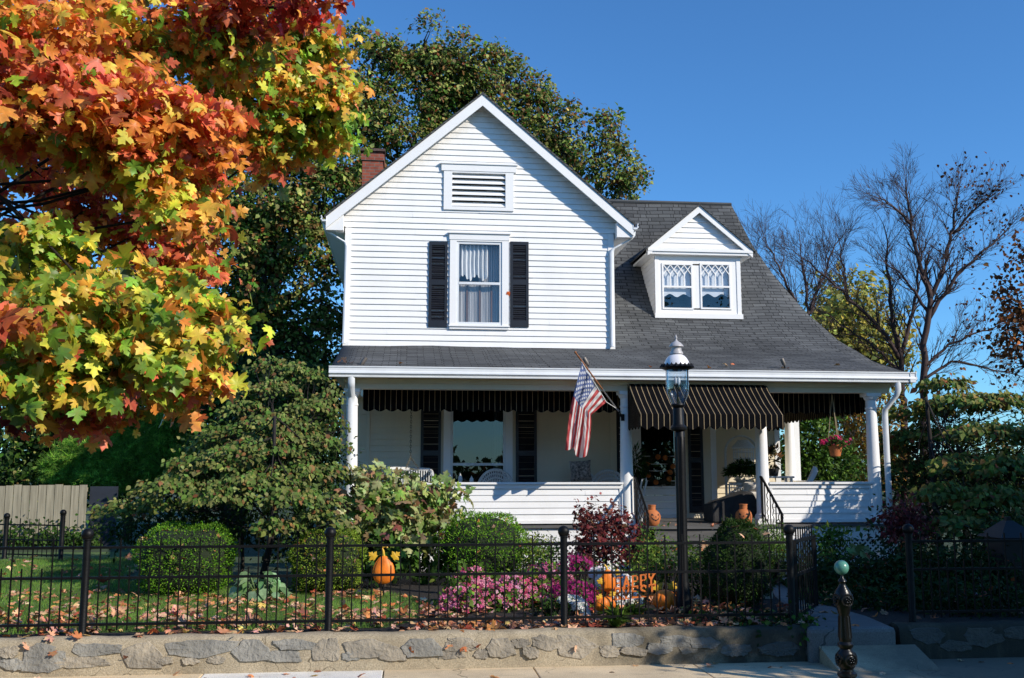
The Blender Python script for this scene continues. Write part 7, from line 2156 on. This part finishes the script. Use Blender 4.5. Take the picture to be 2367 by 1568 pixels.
# ---- far wood that closes the horizon
n = 16000; x = R.uniform(-75, 80, n); hgt = 2.8 + 1.0 * np.sin(x * .31) + .7 * np.sin(x * .83 + 1) + .4 * np.sin(x * 2.1)
P = np.stack([x, 62 + R.uniform(-3, 3, n), GZ + R.random(n) ** .7 * hgt], 1)
o = leaf_obj('treeline', [(T_BROAD, P, R.normal(size=P.shape), R.normal(size=P.shape) * .5 + [.5, -.5, .65], R.uniform(.35, .6, n), pick([(G_MD, 3), (OLV, 2), (BRN, 1), (G_DK, 2)], n))], LEAF); tag(o, 'low far wood along the horizon behind the gardens', 'wood', None, 'stuff')

n = 9000; x = R.uniform(-60, 70, n); hgt = 3.2 + 1.6 * np.sin(x * .37 + .6) + 1.3 * np.sin(x * .9) + .7 * np.sin(x * 2.3)
P = np.stack([x, -46 + R.uniform(-3, 3, n), R.random(n) ** .7 * hgt], 1)
o = leaf_obj('far_wood', [(T_BROAD, P, R.normal(size=P.shape), R.normal(size=P.shape) + [0, .6, .3], R.uniform(.4, .7, n), pick([(G_MD, 3), (G_DK, 3), (BRN, 1)], n))], LEAF); tag(o, 'uneven wood far behind the road, mirrored in the porch window', 'wood', None, 'stuff')

# ---- street tree off to the right whose shade falls over the gate
bl = [(np.array(c, float), np.array(r, float)) for c, r in (((13.0, 6.9, 5.0), (2.2, 1.3, 1.1)), ((15.0, 6.3, 5.8), (2.0, 1.3, 1.2)), ((10.9, 7.5, 4.2), (1.3, 1.0, .8)), ((16.2, 7.8, 6.0), (2.0, 1.6, 1.4)), ((14.6, 8.8, 5.4), (2.0, 1.4, 1.2)), ((16.8, 9.4, 5.6), (2.0, 1.2, 1.1)), ((12.6, 8.2, 4.4), (1.6, 1.2, .9)), ((9.6, 6.6, 3.9), (1.0, .5, .4)), ((12.3, 3.8, 4.8), (1.6, .8, .6)), ((15.2, 3.5, 5.4), (2.0, .9, .8)), ((17.5, 4.0, 6.4), (2.0, 1.0, .9)), ((11.5, 7.0, 3.4), (1.2, .9, .6)), ((17.5, 6.0, 7.0), (2.0, 1.5, 1.3)), ((9.4, 6.0, 4.2), (1.2, .55, .5)), ((11.2, 5.5, 4.7), (1.4, .75, .6)), ((13.3, 4.5, 5.2), (1.6, .8, .7)), ((16.6, 10.4, 6.2), (1.8, 1.2, 1.0)))]
tree('linden_tree', 'leafy street tree past the right edge that shades the gate and path', 'tree', (14.8, 8.0, -.1), (14.8, 8.0, 4.4), .2, bl, 3900, 14, .22, .15, [(G_MD, 3), (G_LT, 2), (OLV, 2)], twigs=120, tmpl=T_BROAD, shell=.2)

# ---- trees over the road: they stand in the window reflections and hold back the low sky
def copy_tree(o, dx, dy, rz):
    c = o.copy(); COL.objects.link(c); c.location = Vector(o.location) + Vector((dx, dy, 0)); c.rotation_euler.z = rz
    for ch in o.children:
        d = ch.copy(); COL.objects.link(d); d.parent = c; d.matrix_parent_inverse = ch.matrix_parent_inverse.copy()
    return c
bl = [(np.array((dx, -12 + dy, 6.4 + dz), float), np.array((2.6, 2.4, 2.3))) for dx, dy, dz in ((0, 0, 2.6), (-2.6, .4, .4), (2.6, -.3, .6), (.2, 1.2, -1.4), (0, -1, .6), (-2.0, -.8, -2.4), (2.2, .8, -2.2), (1.0, .4, 3.8))]
t0 = tree('roadside_tree', 'tall leafy tree straight over the road from the front gable', 'tree', (0, -12, -.1), (0, -12, 6), .26, bl, 900, 14, .34, .26, [(G_MD, 3), (G_DK, 3), (OLV, 1)], twigs=40, tmpl=T_BROAD, shell=.3, group='trees across the road')
for dx, dy, rz, lab in ((-7, -1.5, 1.0, 'tall leafy tree over the road opposite the left lawn'), (-14, .5, 2.2, 'tall leafy tree over the road opposite the plank fence'), (7, -.8, 3.1, 'tall leafy tree over the road opposite the gate'), (14, .4, 4.0, 'tall leafy tree over the road opposite the right hedge'), (21.5, -1, 5.2, 'tall leafy tree over the road farthest down the street'), (-21, -1, .4, 'tall leafy tree over the road farthest up the street')):
    copy_tree(t0, dx + (6 if dx > 0 else 0), dy, rz)['label'] = lab
t0.location.x -= 4.6

# ---- lawn and fallen leaves
n = 90000
gx_, gy_ = R.uniform(-7.5, .4, n * 2), 10.75 + (R.random(n * 2) ** 1.25) * 9.5
def inside(x, y, poly):
    c = np.zeros(len(x), bool); j = len(poly) - 1
    for i in range(len(poly)):
        xi, yi = poly[i]; xj, yj = poly[j]
        c ^= ((yi > y) != (yj > y)) & (x < (xj - xi) * (y - yi) / (yj - yi + 1e-12) + xi); j = i
    return c
ok = inside(gx_, gy_, LAWN); gx_, gy_ = gx_[ok][:n], gy_[ok][:n]; m = len(gx_)
P = np.stack([gx_, gy_, np.full(m, GZ - .006)], 1); tip = R.normal(size=(m, 3)) * .38 + [0, 0, 1]
patch = .8 + .3 * np.sin(gx_ * 2.3 + gy_) * np.sin(gy_ * 1.9)
o = leaf_obj('lawn_grass', [(T_BLADE, P, tip, R.normal(size=(m, 3)) * .6 + [.5, -.6, .6], R.uniform(.035, .065, m), pick([((.14, .28, .04), 4), ((.21, .38, .06), 3), ((.32, .36, .12), .9)], m, .2) * patch[:, None])], LEAF); tag(o, 'short green lawn grass behind the iron fence', 'grass', None, 'stuff')
n = 5000; P = np.stack([R.uniform(-6, 9, n), R.uniform(8.55, 9.0, n), np.full(n, -.02)], 1); tip = R.normal(size=(n, 3)) * .4 + [0, 0, 1]
o = leaf_obj('verge_grass', [(T_BLADE, P, tip, R.normal(size=(n, 3)), R.uniform(.05, .11, n), pick([((.05, .10, .015), 3), ((.09, .15, .03), 2)], n))], LEAF); tag(o, 'tufted grass along the near edge of the pavement', 'grass', None, 'stuff')

FALL = [((.62, .31, .17), 4), ((.68, .40, .25), 3), ((.56, .20, .07), 2.2), ((.70, .44, .14), .8), ((.34, .08, .04), 1.2), ((.28, .14, .07), 1.6)]
L_ = []
def lie(P, s, tiltv=.35, pal=FALL):
    n = len(P); tip = np.concatenate([R.normal(size=(n, 2)), R.normal(0, tiltv * .8, (n, 1))], 1); nr = np.concatenate([R.normal(size=(n, 2)) * tiltv, np.ones((n, 1))], 1)
    flip = R.random(n) < .4; nr[flip] *= -1
    w = R.integers(0, 4, n); sz = s * np.exp(R.normal(0, .25, n)); c = pick(pal, n, .18)
    for i, t in enumerate(MAPLES):
        k = w == i; L_.append((t, P[k], tip[k], nr[k], sz[k], c[k]))
def strewn(n, x0, x1, y0, y1, z, zj=.02, s=.085, dens=None, poly=None, pw=1.0):
    x, y = R.uniform(x0, x1, n), y0 + (y1 - y0) * R.random(n) ** pw
    keep = np.ones(n, bool) if poly is None else inside(x, y, poly)
    if dens is not None: keep &= R.random(n) < dens(x, y)
    x, y = x[keep], y[keep]; lie(np.stack([x, y, z + np.abs(R.normal(0, zj, len(x)))], 1), s)
lumpy = lambda x, y: np.clip(.30 + .55 * np.sin(x * 2.1 + y * .7) * np.sin(y * 2.9 + x) + .35 * np.sin(x * 5.3 - y * 3.1) * np.sin(y * 6.1 + x * 1.7) + .4 * (y < 12.2), .18, 1)
strewn(3000, -7, .35, 10.8, 14.5, GZ + .025, .015, .075, lumpy, LAWN, 1.35)
strewn(420, -9, -4.2, 14, 20, GZ + .025, .015, .085, lumpy, LAWN)
strewn(900, -7, 4.0, YWALL + .18, 10.98, GZ + .012, .02, .075, lambda x, y: np.clip(.25 + .6 * (x > .3) + .25 * np.sin(x * 5), .1, 1))
strewn(900, .2, 4.6, 10.75, 12.6, GZ + .01, .025, .08, lambda x, y: np.clip(.5 + .3 * np.sin(x * 4), 0, 1) * (x > .15))
strewn(160, 3.4, 9, 10.7, 13.5, GZ + .01, .02, .08)
strewn(34, -4.5, 8.5, 9.95, YWALL - .05, .006, .005, .07); strewn(16, -3.5, 8, 9.0, 9.95, .006, .004, .075); strewn(22, -4, 5.5, YWALL + .03, YWALL + .17, .362, .004, .075)
# leaves that landed in numbers on the wall ledges, clipped shrubs, the roof and porch
for px, py in ((60, 1500), (128, 1584 - 70), (295, 1520), (1040, 1490), (1075, 1492), (1100, 1496), (955, 1512), (560, 1458), (1330, 1492), (310, 1535)):
    q = at(px, py, YWALL - .03); lie(np.array([[q[0], q[1] - .01, max(.02, q[2])]]), .075, .9)
for (x, y, zt, rx), n in zip(BOX, (26, 60, 22, 10)):
    a = R.random(n) * 2 * PI; r_ = np.sqrt(R.random(n)) * rx * .85; zz = zt - .02 - (r_ / rx) ** 2 * .22
    lie(np.stack([x + r_ * np.cos(a), y + r_ * np.sin(a), zz], 1), .06, .5)
    a = R.uniform(PI, 2 * PI, n // 2); lie(np.stack([x + rx * np.cos(a), y + rx * np.sin(a), R.uniform(zt - .6, zt - .15, n // 2)], 1), .055, 1.2)
def roofz(y): return float(np.interp(y, [f[0] for f in fine], [f[1] for f in fine]))
for px, py in ((760 + 20, 848), (800, 850), (812, 852), (1690, 835), (1684, 845), (1940, 833), (1806, 850), (1822, 851), (1355, 852), (1500, 850), (1640, 851), (930, 850)):
    y = YG + .12 + (855 - py) * .03; x = atx(px, py, y); lie(np.array([[x, y, roofz(y) + .03]]), .085, .4)
x = R.uniform(COLX[1], COLX[2], 14); lie(np.stack([x, R.uniform(YC - .5, YC + 1, 14), np.full(14, FLZ + .012)], 1), .07, .2)
o = leaf_obj('fallen_leaves', L_, LEAFD); tag(o, 'tan and orange fallen maple leaves strewn over lawn, wall and pavement', 'leaves', None, 'stuff')
# two or three leaves caught on the front wall and in flight
q1_ = at(1175, 674, YW - .06)
P = np.array([q1_, at(883, 500, YW - .04), at(1002, 350, YW - .04)])
o = leaf_obj('caught_leaf', [(MAPLES[1], P[:1], np.array([[.3, 0, -1.]]), np.array([[.2, -1, .2]]), np.array([.09]), np.array([[.5, .10, .02]]))], LEAFD); tag(o, 'single orange leaf caught on the upper window shutter', 'leaf')
# ================================================================ CAMERA, SKY, SUN
cam = bpy.data.cameras.new('camera'); cam.lens = 35; cam.sensor_width = 36; cam.sensor_fit = 'HORIZONTAL'; cam.clip_start = .05; cam.clip_end = 2500
co = bpy.data.objects.new('camera', cam); COL.objects.link(co); co.location = EYE; co.rotation_euler = (PI / 2 + TH, 0, -PSI); S.camera = co
SUNV = Vector((1.2, -1.0, .90)).normalized()
EL = math.asin(SUNV.z); AZ = math.atan2(SUNV.x, SUNV.y)
w = bpy.data.worlds.new('World'); S.world = w; w.use_nodes = True
nt = w.node_tree; nt.nodes.clear()
out = nt.nodes.new('ShaderNodeOutputWorld'); bg = nt.nodes.new('ShaderNodeBackground'); sky = nt.nodes.new('ShaderNodeTexSky')
sky.sky_type = 'NISHITA'; sky.sun_disc = False; sky.sun_elevation = EL; sky.sun_rotation = AZ
sky.air_density = 1.0; sky.dust_density = 0; sky.ozone_density = 4; sky.altitude = 200
nt.links.new(mixc(nt, 1., sky.outputs[0], (.54, .95, 1.26), 'MULTIPLY'), bg.inputs[0]); bg.inputs[1].default_value = .142
nt.links.new(bg.outputs[0], out.inputs[0])
sun = bpy.data.lights.new('sun', 'SUN'); sun.energy = 5.0; sun.angle = math.radians(.53); sun.color = (1, .925, .81)
so_ = bpy.data.objects.new('sun', sun); COL.objects.link(so_); so_.rotation_euler = (-SUNV).to_track_quat('-Z', 'Y').to_euler(); so_.location = (20, -10, 20)
S.view_settings.view_transform = 'Standard'; S.view_settings.look = 'None'; S.view_settings.exposure = 0; S.view_settings.gamma = 1
S.render.engine = 'CYCLES'
S.cycles.max_bounces = 8; S.cycles.transparent_max_bounces = 16; S.cycles.diffuse_bounces = 3; S.cycles.glossy_bounces = 3
S.cycles.use_denoising = True
